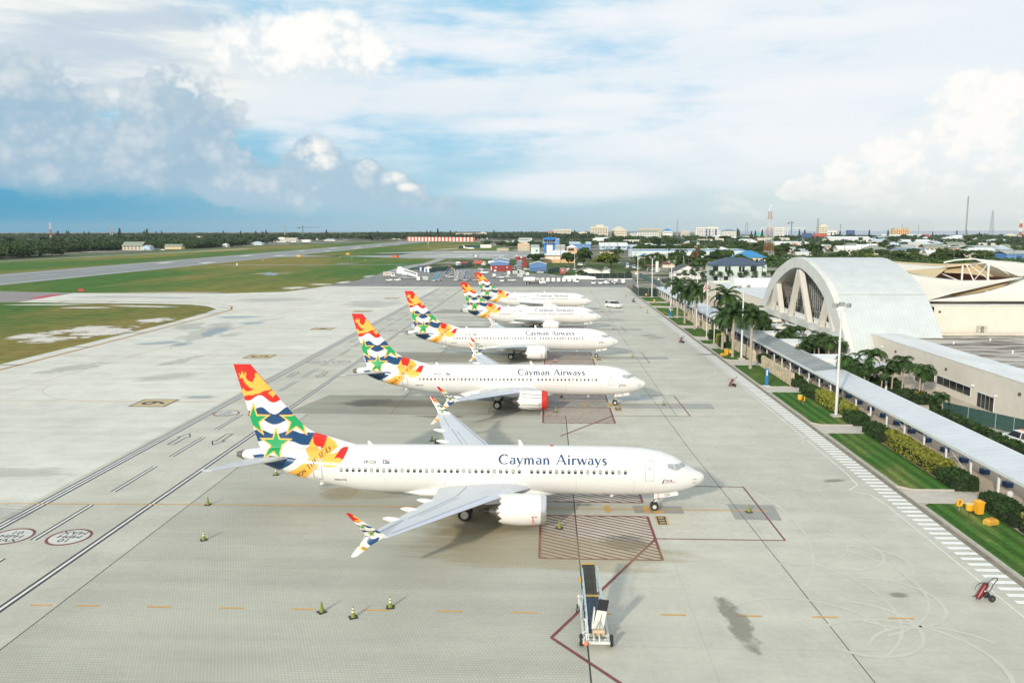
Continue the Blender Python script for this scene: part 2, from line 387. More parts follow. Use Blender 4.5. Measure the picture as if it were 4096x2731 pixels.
# land to the horizon, with the sea at the far right
sheet('ground', rect(-10000, 10000, -800, 10000), -.12, LAND)
sea_m = M('sea_water', (.10, .20, .33), .25, var=.06, scale=.002)
sheet('sea', [(900, 2650), (9990, 1500), (9990, 9990), (1200, 9990)], -.07, sea_m)
sheet('grass_field', [(-440, -300), (-60, -300), (-60, 268), (-100, 300), (-85, 560), (-20, 610), (-60, 1000), (-150, 1500), (-330, 1560), (-420, 1200)], -.07, GRASSF)
sheet('verge', [(-475, -300), (-440, -300), (-420, 1200), (-330, 1560), (-350, 1800), (-480, 1050)], -.075, M('dark_verge', (.07, .10, .035), .95, var=.25, scale=.02))
sheet('grass_island', [(-235, 40), (-104, 40), (-105.2, 91.6), (-105.1, 114.4), (-105, 135.9), (-106.4, 161.3), (-108.1, 172.3), (-114.3, 180.7), (-121.6, 186), (-133.3, 188.8), (-156.4, 190.3), (-182.8, 193.4), (-210, 194.4), (-235, 193)], -.055, GRASSI)
# runway, taxiways
sheet('runway', rect(-305, -245, -500, 1640), -.04, ASPH2)
mw = MB()
def strip(mb, pts, w, z=.014, mi=0):
    for i in range(len(pts)-1):
        a, b2 = Vector((*pts[i], 0)), Vector((*pts[i+1], 0)); d = (b2-a).normalized(); n = Vector((-d.y, d.x, 0))*w/2
        e = d*w*.12 if i < len(pts)-2 else Vector((0, 0, 0))
        zz = z+(i % 2)*.002
        mb.quad(*[(p.x, p.y, zz) for p in (a-n, b2+e-n, b2+e+n, a+n)], mi)
for x in (-296.2, -249.5): strip(mw, [(x, -400), (x, 1560)], 1.0, -.025)
for k in range(-6, 30): strip(mw, [(-277, 323+k*46-24), (-277, 323+k*46)], .55, -.025)
for y0, n in ((508, 2), (670, 3), (839, 1), (967, 3), (1120, 2), (1270, 1)):
    for s in (-1, 1):
        strip(mw, [(-272.5+s*15.5, y0), (-272.5+s*15.5, y0+22+(20 if n == 3 and y0 > 900 else 0))], 3+n*1.3, -.025)
struct('runway_marking', mw, MW, fixn=False)
sheet('dirt_track', [(-432, 300), (-428, 541), (-421, 681), (-395, 954), (-380, 954), (-415, 681), (-424, 541), (-428, 300)], -.05, M('pale_dirt', (.46, .43, .34), .95, var=.2, scale=.03))
TAXG = M('taxiway_asphalt', (.30, .315, .30), .85, var=.08, scale=.05)
sheet('taxiway', [(-246, 175), (-200, 194.5), (-182, 193), (-187, 233.6), (-221, 241), (-246, 268)], -.02, M('stub_asphalt', (.245, .225, .22), .85, var=.10, scale=.1))
sheet('taxiway', [(-246, 640), (-187, 668), (-140, 731), (-136, 776), (-181, 778), (-185, 762), (-145, 746), (-155, 700), (-181.5, 650), (-246, 700)], -.03, TAXG)
sheet('taxiway', [(-190, 758), (-143.1, 746.1), (-150, 690), (-190, 660), (-157.7, 632.9), (-123, 610.9), (-91, 600), (-10, 586), (10, 640), (0, 800), (-27.5, 821), (-80, 850), (-133.4, 848)], -.028, TAXG)
sheet('taxiway', [(-225, 473.6), (-163.6, 479.5), (-99.4, 487), (-99.4, 491), (-163, 484), (-233, 480)], -.03, TAXG)
for pts in ([(-120, 650), (-60, 640), (-55, 660), (-120, 672)], [(-115, 700), (-55, 690), (-55, 712), (-112, 724)], [(-110, 790), (-60, 800), (-60, 830), (-112, 830)]):
    sheet('taxiway_slab', pts, -.02, M('pale_slab', (.52, .52, .49), .8, var=.08, scale=.1))
sheet('service_road', [(-99, 363), (-90, 363), (-94, 440), (-89, 492), (-92, 610), (-100, 610), (-97, 506), (-103, 453)], -.035, TAXG)
sheet('dirt_path', [(-150, 900), (-135, 960), (-110, 1060), (-90, 1150), (-84, 1150), (-98, 1060), (-120, 960), (-132, 900)], -.04, MATS['pale_dirt'])
# ground-equipment yard and car parks behind the apron
sheet('equipment_yard', [(-102, 271), (-81, 269.5), (2, 266.5), (22.8, 266), (30, 290), (32, 330), (8, 332), (-6, 340), (-10, 372), (-30, 378), (-45, 430), (-72, 430), (-92, 410), (-98.9, 363), (-98, 299)], -.02, ASPH)
sheet('yard_verge', [(-45, 430), (-30, 378), (-10, 372), (8, 332), (32, 330), (38, 420), (42, 560), (-20, 580), (-60, 590), (-80, 430)], -.05, mat_grass('yard_grass', (.06, .10, .03), (.25, .22, .13), .5, .7, .05, fine=.4))
# apron
APRON = [(-106, -140), (23.2, -140), (23.2, 268), (2, 268), (-81, 271), (-102, 272.5), (-105.2, 254), (-109.4, 240.5), (-121, 236), (-129, 232), (-152.7, 232.6), (-187.4, 233.2), (-183, 193.4), (-156.4, 190.3), (-133.3, 188.8), (-121.6, 186), (-114.3, 180.7), (-108.1, 172.3), (-106.4, 161.3), (-105, 135.9), (-105.1, 114.4), (-105.2, 91.6)]
sheet('apron', APRON, 0, CONC)
sheet('taxilane', [(-106, -140), (-53.5, -140), (-53.5, 268), (-81, 270.5), (-102, 272), (-105, 254), (-109.2, 240.3), (-121, 235.8), (-129, 231.8), (-152.7, 232.4), (-187.2, 233), (-182.8, 193.6), (-156.4, 190.5), (-133.3, 189), (-121.5, 186.2), (-114.1, 180.8), (-107.9, 172.3), (-106.2, 161.3), (-104.8, 135.9), (-104.9, 114.4), (-105, 91.6)], .004, CONC2)
sheet('paver_field', rect(-39.6, -6.7, -60, 34.7), .005, PAVER)
STY = [0, 41.29, 82.38, 125.24, 167.32]
for i, y in enumerate(STY):
    if i:
        sheet('dark_paver_strip', [(-42.6, y-6.6), (-9.9, y-6.4), (-9.6, y-1.5), (-9.2, y+5.2), (-40, y+5.3)], .006, PAVED)
        sheet('stand_slab', rect(-9.4, -1, y-2, y+1.6), .007, M('stand_asphalt', (.33, .335, .31), .8, var=.1, scale=.5))
        sheet('stand_slab', rect(0.5, 13, y-2.1, y+1.1), .006, MATS['stand_asphalt'])
    else:
        sheet('stand_slab', rect(-1.7, 2.4, -.85, .95), .007, M('patch_concrete', (.30, .305, .28), .8, var=.1, scale=1))
        sheet('stand_slab', [(6.3, -2), (10, -2.2), (10.3, 1.6), (6.4, 1.7)], .007, MATS['patch_concrete'])
# ------------------------------------------------------------------ apron paint
my, mk, mr, mwh, mt, mfy, mfw = MB(), MB(), MB(), MB(), MB(), MB(), MB()
for i, y in enumerate(STY):
    strip(my, [(-57 if i == 0 else -100, y-.3+(.0 if i else -.3)), (-38, y-.1), (9.5, y+.1)], .17 if i == 0 else .13)
    # hatched equipment boxes
    for (ya, yb, z) in ((y-10.6, y-1.7, .016), (y+1.7, y+6.5, .016)):
        xa, xb = -9.5, -.75
        strip(mr, [(xa, ya), (xa, yb)], .2, z+.004); strip(mr, [(xb, ya), (xb, yb)], .2, z+.004)
        strip(mr, [(xa, ya), (xb, ya)], .17, z+.006); strip(mr, [(xa, yb), (xb, yb)], .17, z+.006)
        k = 0
        while k < 40:                         # diagonal stripes clipped to the box
            c0 = ya-9+k*.62; k += 1
            p = []
            for t in np.linspace(0, 1, 60):
                x = xb+(xa-xb)*t; yy = c0+(xb-x)*.58
                if ya <= yy <= yb: p.append((x, yy))
            if len(p) > 2: strip(mr, [p[0], p[-1]], .165, z)
    strip(mr, [(-.7, y-6.5), (9, y-6.5), (8.9, y+6.4), (4.2, y+6.5)], .13, .024)
    if i < 1:
        strip(mr, [(-.7, y-6.5), (-8.7, y-22)], .2, .026); strip(mr, [(-8.7, y-22), (0.5, y-34)], .2, .028)
    if i: strip(mr, [(-7.5, y-17), (-.7, y-6.5)], .2, .026)
    # stop bars and nose number boxes
    strip(my, [(-3.9, y-.75), (-3.9, y+.8)], .5, .018); strip(my, [(-.6, y-.8), (-.6, y+.9)], .5, .018); strip(my, [(.3, y-.8), (.3, y-.35)], .9, .02)
    mt.poly([(p[0], p[1]+y, .018) for p in ((-.25, -3.6), (.75, -3.6), (.85, -1.5), (-.2, -1.5))])
    mk.poly([(p[0], p[1]+y, .022) for p in ((-.1, -3.45), (.6, -3.45), (.68, -1.65), (-.05, -1.65))])
    for q in range(3): mt.poly([(p[0], p[1]+y, .026) for p in ((.05, -3.2+q*.55), (.52, -3.2+q*.55), (.54, -2.95+q*.55), (.06, -2.95+q*.55))])
    # thin yellow turn-in line
    t = [(-100, y-2), (-86, y-1.5)]
    ar = [(-71+14*math.sin(a), y+14-14*math.cos(a)) for a in np.linspace(-1.35, 0, 9)]
    strip(mfy, ar+[(-57, y)], .1, .012)
# taxilane double lines, dashes, arrows, edge lines
for x, n in ((-52.4, 3), (-42.9, 2)):
    for j in range(n):
        strip(mk, [(x+(j-(n-1)/2)*.42, -90), (x+(j-(n-1)/2)*.42, 258)], .20, .012)
    for j in range(n-1):
        strip(mwh, [(x+(j-(n-2)/2)*.42, -90), (x+(j-(n-2)/2)*.42, 258)], .22, .010)
for k in range(-6, 22):
    y0 = 2.9+k*11.5
    for dx in (-.2, .2): strip(mk, [(-48+dx, y0), (-48+dx, y0+8)], .13, .012)
    strip(mwh, [(-48, y0), (-48, y0+8)], .2, .010)
def outline(mb, pts, w, z):
    for a, b2 in zip(pts, pts[1:]+pts[:1]): strip(mb, [a, b2], w, z); z += .001
for k in range(0, 6):
    y0 = 19.1+k*41.2
    A1 = [(-.35, 0), (.35, 0), (.35, 3.2), (.75, 3.2), (0, 4.9), (-.75, 3.2), (-.35, 3.2)]
    outline(mk, [(-50.3+x, y0+y) for x, y in A1], .12, .013)
    outline(mk, [(-45.6-x, y0+4.9-y) for x, y in A1], .12, .013)
strip(mfy, [(-88, -80), (-87.5, 60), (-86, 92), (-85, 98), (-83.7, 140), (-84, 200), (-90, 232)], .16, .012)
for d in (0, .35, .7): strip(mk if d == .35 else my, [(-100.8-d, -60), (-101.2-d, 150), (-102.2-d, 170), (-106.2-d, 180.5+d), (-112.9-d, 188+d), (-124.9, 193.4+d), (-171, 199+d), (-186, 197+d)], .25, .012)
for (a, b2) in (((-104.8, 70.6), (-101.1, 70.7)), ((-105.1, 92.6), (-101.2, 92.7)), ((-105.4, 115.2), (-101.5, 115.7)), ((-106, 138), (-101.6, 138.1)), ((-168.9, 192.8), (-170, 200)), ((-152, 191.9), (-152.4, 197.9)), ((-107, 160), (-102, 160)), ((-110, 178), (-105, 175)), ((-120, 187), (-118, 192))):
    strip(mk, [a, b2], .5, .015)
strip(mk, [(-187, 231.8), (-152, 231), (-129, 230.6), (-121, 234.5), (-110, 239), (-106, 253), (-103, 270)], .35, .013)
for k in range(-4, 13): strip(my, [(-41.4+k*4.56 if k < 1 else -38.5+(k-1)*4.56, -19.15+.03*max(k, 0)), (-40.0+k*4.56 if k < 1 else -36.95+(k-1)*4.56, -19.15+.03*max(k, 0))], .16, .016)
strip(mwh, [(19.9, -30), (21.2, -1)] and [(19.85, -45), (19.9, -8), (19.9, 2), (19.6, 4.6), (18.2, 5.6)], .12, .012)
strip(mwh, [(18.2, 5.9), (19.5, 7.4), (19.8, 11), (20.2, 57), (20.3, 160), (20.3, 225)], .12, .012)
mxw = MB()
y = -44.0
while y < 150:
    mxw.quad((20.55, y, .012), (22.15, y, .012), (22.15, y+.46, .012), (20.55, y+.46, .012)); y += .98
# speed circles and stand numbers
def text_mesh(s, size, align='CENTER', bold=0.0, shear=0.0):
    cu = bpy.data.curves.new('t', 'FONT'); cu.body = s; cu.size = size; cu.align_x = align; cu.align_y = 'BOTTOM_BASELINE' if False else 'TOP_BASELINE'; cu.offset = bold; cu.shear = shear; cu.resolution_u = 3
    o = bpy.data.objects.new('t', cu); COL.objects.link(o)
    dg = bpy.context.evaluated_depsgraph_get(); dg.update(); me = bpy.data.meshes.new_from_object(o.evaluated_get(dg))
    bpy.data.objects.remove(o); bpy.data.curves.remove(cu)
    vs = [tuple(v.co) for v in me.vertices]; fs = [tuple(p.vertices) for p in me.polygons]; bpy.data.meshes.remove(me)
    return vs, fs
TC = {}
def put_text(mb, s, size, fn, mi=0, **k):
    key = (s, size, tuple(k.items()))
    if key not in TC: TC[key] = text_mesh(s, size, **k)
    vs, fs = TC[key]; mb.add([fn(v[0], v[1]) for v in vs], fs, mi)
for y0 in (-7.9, 34.4, 75.5, 121.5, 162, 205):
    for x0, sg in ((-50.15, 1), (-45.6, -1)):
        n = 36; ro, ri = 1.62, 1.42
        for k in range(n):
            a, b2 = 2*math.pi*k/n, 2*math.pi*(k+1)/n
            mr.quad(*[(x0+q*math.cos(t), y0+q*1.05*math.sin(t), .016) for q, t in ((ri, a), (ro, a), (ro, b2), (ri, b2))])
            mfw.add([(x0, y0, .008), (x0+ri*math.cos(a), y0+ri*1.05*math.sin(a), .008), (x0+ri*math.cos(b2), y0+ri*1.05*math.sin(b2), .008)], [(0, 1, 2)])
        for j, s in enumerate(('10', 'MPH', 'MAX')):
            put_text(mk, s, .82, lambda u, v, x0=x0, y0=y0, sg=sg, j=j: (x0+sg*u*1.15, y0+sg*(v*1.05+.42-j*.78), .02), bold=.0)
for i, y in enumerate(STY[1:]+[212]):
    s = str(6-i); cx0, cy0 = -62.5, y-.9
    mk.poly([(x+cx0, yy+cy0, .014) for x, yy in rect(-2.5, 2.5, -2.4, 2.4)]); mt.poly([(x+cx0, yy+cy0, .018) for x, yy in rect(-2.25, 2.25, -2.15, 2.15)])
    put_text(mk, s, 4.6, lambda u, v, cx0=cx0, cy0=cy0: (cx0-1.6+v*1.0, cy0-u*1.1, .022), bold=.04)
for nm, mb, mt2 in (('yellow_marking', my, MY), ('faded_yellow_marking', mfy, MYF), ('black_marking', mk, MK), ('red_marking', mr, MR), ('white_marking', mwh, MW), ('tan_marking', mt, MTAN), ('faded_white_marking', mfw, MWF), ('crossing_stripe', mxw, M('crossing_white_paint', (.82, .82, .80), .6, var=.08, scale=1.5))):
    struct(nm, mb, mt2, fixn=False)
rm = MB(); rm.poly([(-188.5, 207, .02), (-192, 225, .02), (-187.8, 227, .02), (-184.2, 208, .02)])
struct('closed_taxiway_marking', rm, M('red_panel_paint', (.45, .04, .05), .6), fixn=False)
# joints between slabs and the paver edge
mj = MB()
strip(mj, [(-6.65, -60), (-6.65, 34.7)], .09, .011); strip(mj, [(-39.6, -60), (-39.6, 34.7)], .07, .011); strip(mj, [(-39.6, 34.7), (-6.7, 34.7)], .06, .011)
for x in (7.3, -16.5, -29): strip(mj, [(x, 35), (x, 255)], .05, .009)
strip(mj, [(8.2, -30), (6.2, 20), (5.2, 60)], .05, .009)
struct('slab_joint', mj, M('joint_tar', (.06, .06, .055), .8), fixn=False)
# ------------------------------------------------------------------ wear: stains, damp patches, tyre arcs, bare sand
UNIT = bpy.data.meshes.new('stain'); UNIT.from_pydata([(-1, -1, 0), (1, -1, 0), (1, 1, 0), (-1, 1, 0)], [], [(0, 1, 2, 3)])
STN = {}
def stain(name, x, y, rx, ry, mat, rz=0.0, z=.028):
    key = mat.name
    if key not in STN:
        me = UNIT.copy(); me.materials.append(mat); STN[key] = me
    o = link(name, STN[key]); o.location = (x, y, z+len(STN)*.0003+random.random()*.002); o.scale = (rx, ry, 1); o.rotation_euler = (0, 0, rz)
    return tag(o, kind='structure')
DAMP = mat_stain('damp_patch', (.28, .295, .28), .22, 2.4, 1.8, .5)
OIL = mat_stain('oil_stain', (.19, .185, .145), .42, 1.8, 1.8)
RUST = mat_stain('rust_stain', (.48, .37, .19), .30, 1.8, 1.5)
POOL = mat_stain('puddle', (.32, .40, .45), .6, 2.2, 1.5, .10)
SAND = mat_stain('bare_sand', (.66, .63, .57), .9, 3.6, 2.2, .95)
DIRT = mat_stain('wheel_dirt', (.13, .13, .115), .40, 2.2, 2)
for x, y, rx, ry, m_, rz in ((2.4, -19.8, 1.0, 4.4, OIL, .12), (-3.2, -7.5, 2.4, 2.0, OIL, .3), (-5.8, 1.0, 1.0, .5, OIL, 0), (13.6, -15.6, .8, .45, OIL, 0), (17.8, 8.6, 1.6, .6, OIL, .2),
    (-10, -9, 14, 5, RUST, -.1), (-24, 4, 6, 3.2, RUST, 0), (-27.5, 3.2, 2.2, 2.6, RUST, 0), (-14, -4, 6, 4, RUST, .2), (-30, 41, 10, 3, OIL, 0),
    (-33, 41.5, 4, 3.4, DIRT, 0), (-22, 33.5, 5, 1.2, DIRT, 0), (21.5, 86.5, 3.2, 1.2, DIRT, 0),
    (-90, 99, 6, 3.2, POOL, .5), (-84.5, 97, 2.2, 4.6, POOL, -.1), (-86, 118, 3, 11, POOL, .25), (-84, 136, 4, 3.5, POOL, 0), (-92, 150, 8, 4, POOL, .1), (-75, 76, 2.2, 8, DAMP, -.25), (-80, 112, 3, 5, DAMP, 0), (-90, 68, 3.5, 8, DAMP, -.4),
    (-88, 120, 5, 24, DAMP, .12), (-96, 128, 5, 10, DAMP, .3), (-70, 60, 7, 4, DAMP, .6), (-58, 44.5, 2.6, 1.1, POOL, 0), (-58, 44.5, 3.6, 1.9, DAMP, 0), (-160, 215, 22, 6, DAMP, 0), (-100, 205, 20, 10, DAMP, .3), (-140, 212, 10, 2.5, POOL, 0),
    (3.2, 45.6, 3.4, 1.6, POOL, 0), (-62, 8, 9, 3, DAMP, 0), (-56, -3, 6, 2.4, DAMP, 0), (-70, -8, 12, 3, DAMP, .1), 
    (-25, 150, 20, 4, DAMP, 0), (-25, 108, 18, 3, DIRT, .02), (-26, 143, 12, 1.6, DIRT, -.15), (5, 145, 9, 6, DAMP, 0), (-65, 190, 12, 16, DAMP, 0), (-70, 255, 20, 5, DAMP, 0), (-83, 277, 6, 3, POOL, 0), (14, 112, 3, 6, DAMP, .2)):
    stain('apron_stain', x, y, rx, ry, m_, rz)
for x, y, rx, ry in ((-119, 122, 8, 9), (-112, 118, 7, 13), (-117, 104, 6, 7), (-124, 110, 6, 8), (-112, 142, 5, 9), (-135, 181, 14, 3.5), (-168, 186, 16, 3), (-150, 176, 10, 3), (-108, 284, 7, 7), (-100, 297, 5, 10), (-112, 262, 6, 8), (-150, 236, 24, 2.2), (-98, 345, 5, 14), (-160, 372, 14, 4)):
    stain('sand_patch', x, y, rx, ry, SAND, random.uniform(-.2, .2), -.045)
stain('rain_pool', -158, 366, 5, 22, POOL, .35, -.045); stain('rain_pool', -150, 500, 10, 8, POOL, 0, -.045); stain('rain_pool', -115, 486, 12, 5, POOL, 0, -.02)
TYRE = M('pale_tyre_trace', (.535, .53, .46), .8, var=.06, scale=.6)
tb = TYRE.node_tree.nodes['Principled BSDF']; tb.inputs['Alpha'].default_value = 1.0
ma2 = MB()
for (x, y, r, a0, a1, w) in ((9.5, -20, 3.4, -2.2, 1.4, .28), (12.3, -16.5, 3.5, -2.4, 1.8, .24), (12, -8.5, 3.3, -2.4, 1.6, .22), (13.5, -10.5, 3.0, -1.6, 1.7, .2), (10.5, -24, 5.0, -1.0, 2.2, .26), (8, -14, 7.5, -1.2, .9, .2), (6, -21.5, 5.2, .2, 2.6, .22), (13, -24, 4.2, .6, 2.7, .22), (4, -17, 8.5, -.9, .8, .2), (8.5, -6, 5, -1.9, 0.4, .2), (11.5, 27, 9, -.9, .6, .22), (8, 70, 11, -.8, .7, .22), (-13, -3, 24, -.5, .35, .22), (3, 170, 16, -.3, .9, .25)):
    strip(ma2, [(x+r*math.cos(a), y+r*math.sin(a)) for a in np.linspace(a0, a1, 26)], w, .010+.0006*random.randrange(5))
struct('tyre_marking', ma2, TYRE, fixn=False)
mb = MB()
for (x, y, r, a0, a1, w) in ((-24, 126, 60, 2.75, 3.2, .5), (-40, 160, 34, -1.5, -.6, .35), (-60, 245, 22, -.8, .6, .3), (-30, 90, 30, 1.0, 1.8, .3), (5, 190, 15, -1.3, .5, .22)):
    strip(mb, [(x+r*math.cos(a), y+r*math.sin(a)) for a in np.linspace(a0, a1, 20)], w, .010)
struct('rubber_trace', mb, M('rubber_trace', (.30, .31, .29), .8, var=.2, scale=.4), fixn=False)
LV = {
'RED': [(-35.39,12.29),(-33.85,12.23),(-33.65,12.06),(-31.33,9.24),(-31.6,9.05),(-31.84,8.97),(-32.08,8.98),(-32.31,9.09),(-32.54,9.28),(-32.77,9.47),(-32.96,9.56),(-33.19,9.57),(-33.44,9.47),(-33.68,9.28),(-33.93,9.13),(-34.12,9.09),(-34.31,9.1),(-34.55,9.17)],
'LION': [(-34.9,11.42),(-34.76,11.39),(-34.72,11.29),(-34.63,11.32),(-34.57,11.61),(-34.46,11.51),(-34.42,11.32),(-34.35,11.26),(-34.29,11.39),(-34.34,11.53),(-34.18,11.47),(-34.18,11.3),(-34.26,11.16),(-34.18,10.94),(-33.99,10.78),(-33.81,10.7),(-33.65,10.7),(-33.56,10.92),(-33.41,11.16),(-33.47,11.35),(-33.4,11.47),(-33.25,11.45),(-32.98,11.12),(-32.71,10.78),(-32.35,10.38),(-32.08,10.12),(-32.27,10.03),(-32.51,9.98),(-32.77,9.97),(-32.75,9.88),(-32.92,9.9),(-32.97,9.76),(-33.14,9.79),(-33.18,9.69),(-33.38,9.69),(-33.64,9.61),(-33.65,9.54),(-33.81,9.6),(-33.84,9.53),(-34.0,9.58),(-34.29,9.53),(-34.46,9.44),(-34.53,9.51),(-34.58,9.68),(-34.64,9.91),(-34.67,10.03),(-34.53,10.01),(-34.62,10.16),(-34.48,10.13),(-34.37,9.96),(-34.2,9.88),(-33.94,9.92),(-33.7,10.02),(-33.62,10.21),(-33.79,10.14),(-33.83,10.17),(-33.98,10.16),(-33.92,10.3),(-34.13,10.31),(-34.08,10.44),(-34.29,10.47),(-34.24,10.61),(-34.43,10.63),(-34.35,10.75),(-34.52,10.85),(-34.44,10.89),(-34.53,11.06),(-34.67,10.99),(-34.86,11.01),(-34.74,11.13),(-34.77,11.25)],
'LION2': [(-32.41,9.75),(-32.28,9.86),(-32.16,9.88),(-32.21,9.99),(-32.03,9.98),(-31.89,9.88),(-31.64,9.64),(-31.79,9.64),(-31.91,9.5),(-32.05,9.4),(-32.05,9.55),(-32.26,9.59),(-32.14,9.69)],
'BAND1': [(-34.35,8.19),(-33.92,8.24),(-33.7,8.34),(-33.46,8.44),(-33.24,8.54),(-33.0,8.56),(-32.81,8.51),(-32.54,8.28),(-32.31,8.09),(-32.02,7.98),(-31.79,7.98),(-31.54,8.09),(-31.25,8.33),(-31.0,8.53),(-30.76,8.59),(-30.26,8.1),(-30.56,7.74),(-31.0,7.42),(-31.44,7.2),(-31.77,7.1),(-32.06,7.09),(-32.3,7.15),(-32.58,7.29),(-32.81,7.44),(-33.04,7.65),(-33.33,7.69),(-33.72,7.52),(-34.06,7.37)],
'BAND2': [(-33.86,6.48),(-33.35,6.66),(-32.99,6.59),(-32.69,6.47),(-32.29,6.3),(-32.0,6.26),(-31.67,6.28),(-31.28,6.41),(-30.94,6.53),(-30.6,6.62),(-30.36,6.6),(-30.13,6.54),(-29.78,6.38),(-29.49,6.34),(-29.19,6.39),(-28.9,6.53),(-28.54,6.34),(-29.05,5.36),(-29.34,5.33),(-29.6,5.34),(-29.89,5.41),(-30.24,5.57),(-30.6,5.66),(-30.59,5.64),(-31.5,5.66),(-32.08,5.6),(-32.55,5.65),(-33.03,5.67),(-33.62,5.51)],
'S1': [(-33.69,9.02),(-33.38,7.91),(-32.22,7.92),(-33.19,7.22),(-32.88,6.1),(-33.8,6.78),(-34.78,6.08),(-34.36,7.21),(-35.27,7.89),(-34.11,7.9)],
'S2': [(-29.98,9.05),(-29.67,7.95),(-28.53,7.96),(-29.48,7.27),(-29.16,6.17),(-30.07,6.85),(-31.02,6.15),(-30.62,7.26),(-31.53,7.94),(-30.38,7.95)],
'S3': [(-31.82,6.93),(-31.52,5.88),(-30.42,5.89),(-31.34,5.23),(-31.04,4.17),(-31.91,4.82),(-32.83,4.15),(-32.44,5.22),(-33.3,5.87),(-32.2,5.88)],
'RIB': [(-27.77,5.23),(-28.0,5.13),(-28.43,4.8),(-28.71,4.57),(-29.04,4.26),(-29.47,3.94),(-29.87,3.63),(-30.39,3.35),(-30.95,3.11),(-31.57,2.92),(-31.16,2.7),(-30.95,2.61),(-30.76,2.55),(-30.66,2.42),(-30.22,2.47),(-29.64,2.38),(-29.01,2.87),(-28.57,3.29),(-28.36,3.49),(-28.08,3.74),(-27.69,4.13),(-27.49,4.37),(-27.03,4.85),(-26.98,4.92),(-26.77,5.11),(-26.58,5.26),(-26.67,5.44),(-26.79,5.67),(-27.07,5.87),(-27.25,6.0),(-27.5,6.05),(-27.53,5.83),(-27.66,5.5)],
'RIB1': [(-28.68,6.06),(-29.05,5.36),(-29.19,5.09),(-28.92,4.84),(-28.71,4.57),(-28.43,4.8),(-27.94,5.12),(-28.31,5.23),(-28.58,5.42),(-28.69,5.75)],
'RIB2': [(-27.49,4.37),(-27.34,4.58),(-27.06,4.86),(-26.9,4.88),(-26.63,4.95),(-26.37,5.03),(-26.48,4.77),(-26.6,4.53),(-26.48,4.6),(-26.27,4.64),(-26.05,4.62),(-25.89,4.45),(-25.98,4.3),(-26.18,4.06),(-26.49,3.94),(-26.92,3.9),(-27.28,3.92),(-27.5,3.99),(-27.69,4.13)],
'RR1': [(-28.54,6.41),(-27.5,6.13),(-27.53,5.83),(-27.66,5.5),(-27.78,5.23),(-27.87,5.19),(-28.02,5.25),(-28.23,5.26),(-28.31,5.23),(-28.58,5.42),(-28.67,5.75),(-28.68,6.06)],
'RR2': [(-25.79,5.3),(-25.59,5.27),(-25.58,5.2),(-25.67,4.87),(-25.8,4.58),(-25.91,4.45),(-26.01,4.57),(-26.24,4.64),(-26.44,4.6),(-26.6,4.53),(-26.48,4.77),(-26.36,4.99),(-26.23,5.19),(-26.07,5.27)],
'DIA': [(-33.8,4.55),(-32.96,4.71),(-32.16,4.61),(-30.33,4.57),(-29.75,4.47),(-30.1,4.12),(-30.81,3.69),(-31.95,3.13),(-32.23,3.53),(-32.88,3.87),(-33.45,4.31)],
'WU': [(-21.48,5.81),(-21.21,5.83),(-20.56,5.29),(-19.95,4.78),(-19.4,4.35),(-19.11,4.15),(-19.64,3.82),(-20.12,3.54),(-20.53,3.19),(-20.96,2.88),(-21.33,2.89),(-21.18,3.13),(-20.77,3.63),(-20.48,4.04),(-20.5,4.28),(-20.69,4.62),(-20.93,5.0),(-21.12,5.25)],
'WR': [(-21.55,5.86),(-21.19,5.86),(-20.5,5.28),(-20.64,5.2),(-20.76,5.16),(-20.92,5.19),(-21.15,5.28)],
'WL': [(-21.08,5.66),(-20.95,5.65),(-20.67,5.38),(-20.51,5.28),(-20.75,5.22),(-20.94,5.26),(-20.99,5.36),(-20.86,5.33),(-20.72,5.39),(-20.94,5.52)],
'WB1': [(-20.92,5.0),(-20.68,4.91),(-20.52,5.0),(-20.37,5.02),(-20.12,4.89),(-19.92,4.78),(-20.07,4.72),(-20.2,4.76),(-20.34,4.83),(-20.74,4.77)],
'WB2': [(-20.69,4.58),(-20.46,4.61),(-20.27,4.53),(-19.96,4.53),(-19.73,4.61),(-19.39,4.35),(-19.57,4.35),(-19.79,4.43),(-20.18,4.45),(-20.54,4.41)],
'WB3': [(-20.48,4.1),(-20.33,4.13),(-20.19,4.08),(-20.03,3.95),(-19.77,3.99),(-19.66,4.08),(-19.52,4.04),(-19.64,3.82),(-20.11,3.54),(-20.29,3.67),(-20.43,3.9)],
'WY': [(-20.77,3.61),(-20.2,3.4),(-20.46,3.18),(-20.93,3.41)],
'WS1': [(-20.56,5.12),(-20.48,4.92),(-20.28,4.95),(-20.44,4.81),(-20.36,4.61),(-20.53,4.72),(-20.69,4.57),(-20.64,4.78),(-20.81,4.89),(-20.61,4.91)],
'WS2': [(-20.06,4.67),(-19.97,4.44),(-19.72,4.47),(-19.91,4.3),(-19.82,4.07),(-20.02,4.19),(-20.21,4.02),(-20.15,4.27),(-20.36,4.4),(-20.12,4.42)],
}
# ------------------------------------------------------------------ airliners
WHITEP = M('aircraft_white_paint', (.73, .73, .72), .22, var=.02, scale=.6)
WINGG = M('wing_grey_paint', (.56, .59, .62), .35, var=.05, scale=.8)
ALU = M('bare_aluminium', (.72, .74, .76), .28, .85, var=.04, scale=2)
DARKM = M('burnt_metal', (.16, .15, .14), .4, .7, var=.15, scale=3)
STEELM = M('steel', (.42, .42, .42), .4, .7, var=.1, scale=3)
BLK = M('black_rubber', (.025, .025, .025), .75, var=.15, scale=4)
GLS = M('dark_glass', (.03, .045, .06), .08, var=.1, scale=1, spec=.8)
SHADE = M('window_shade', (.40, .38, .33), .5, var=.15, scale=6)
OUTL = M('door_outline', (.42, .43, .42), .5, var=.1, scale=3)
NAVY = M('navy_lettering', (.012, .055, .15), .4, var=0)
INK = M('black_lettering', (.02, .02, .025), .5, var=0)
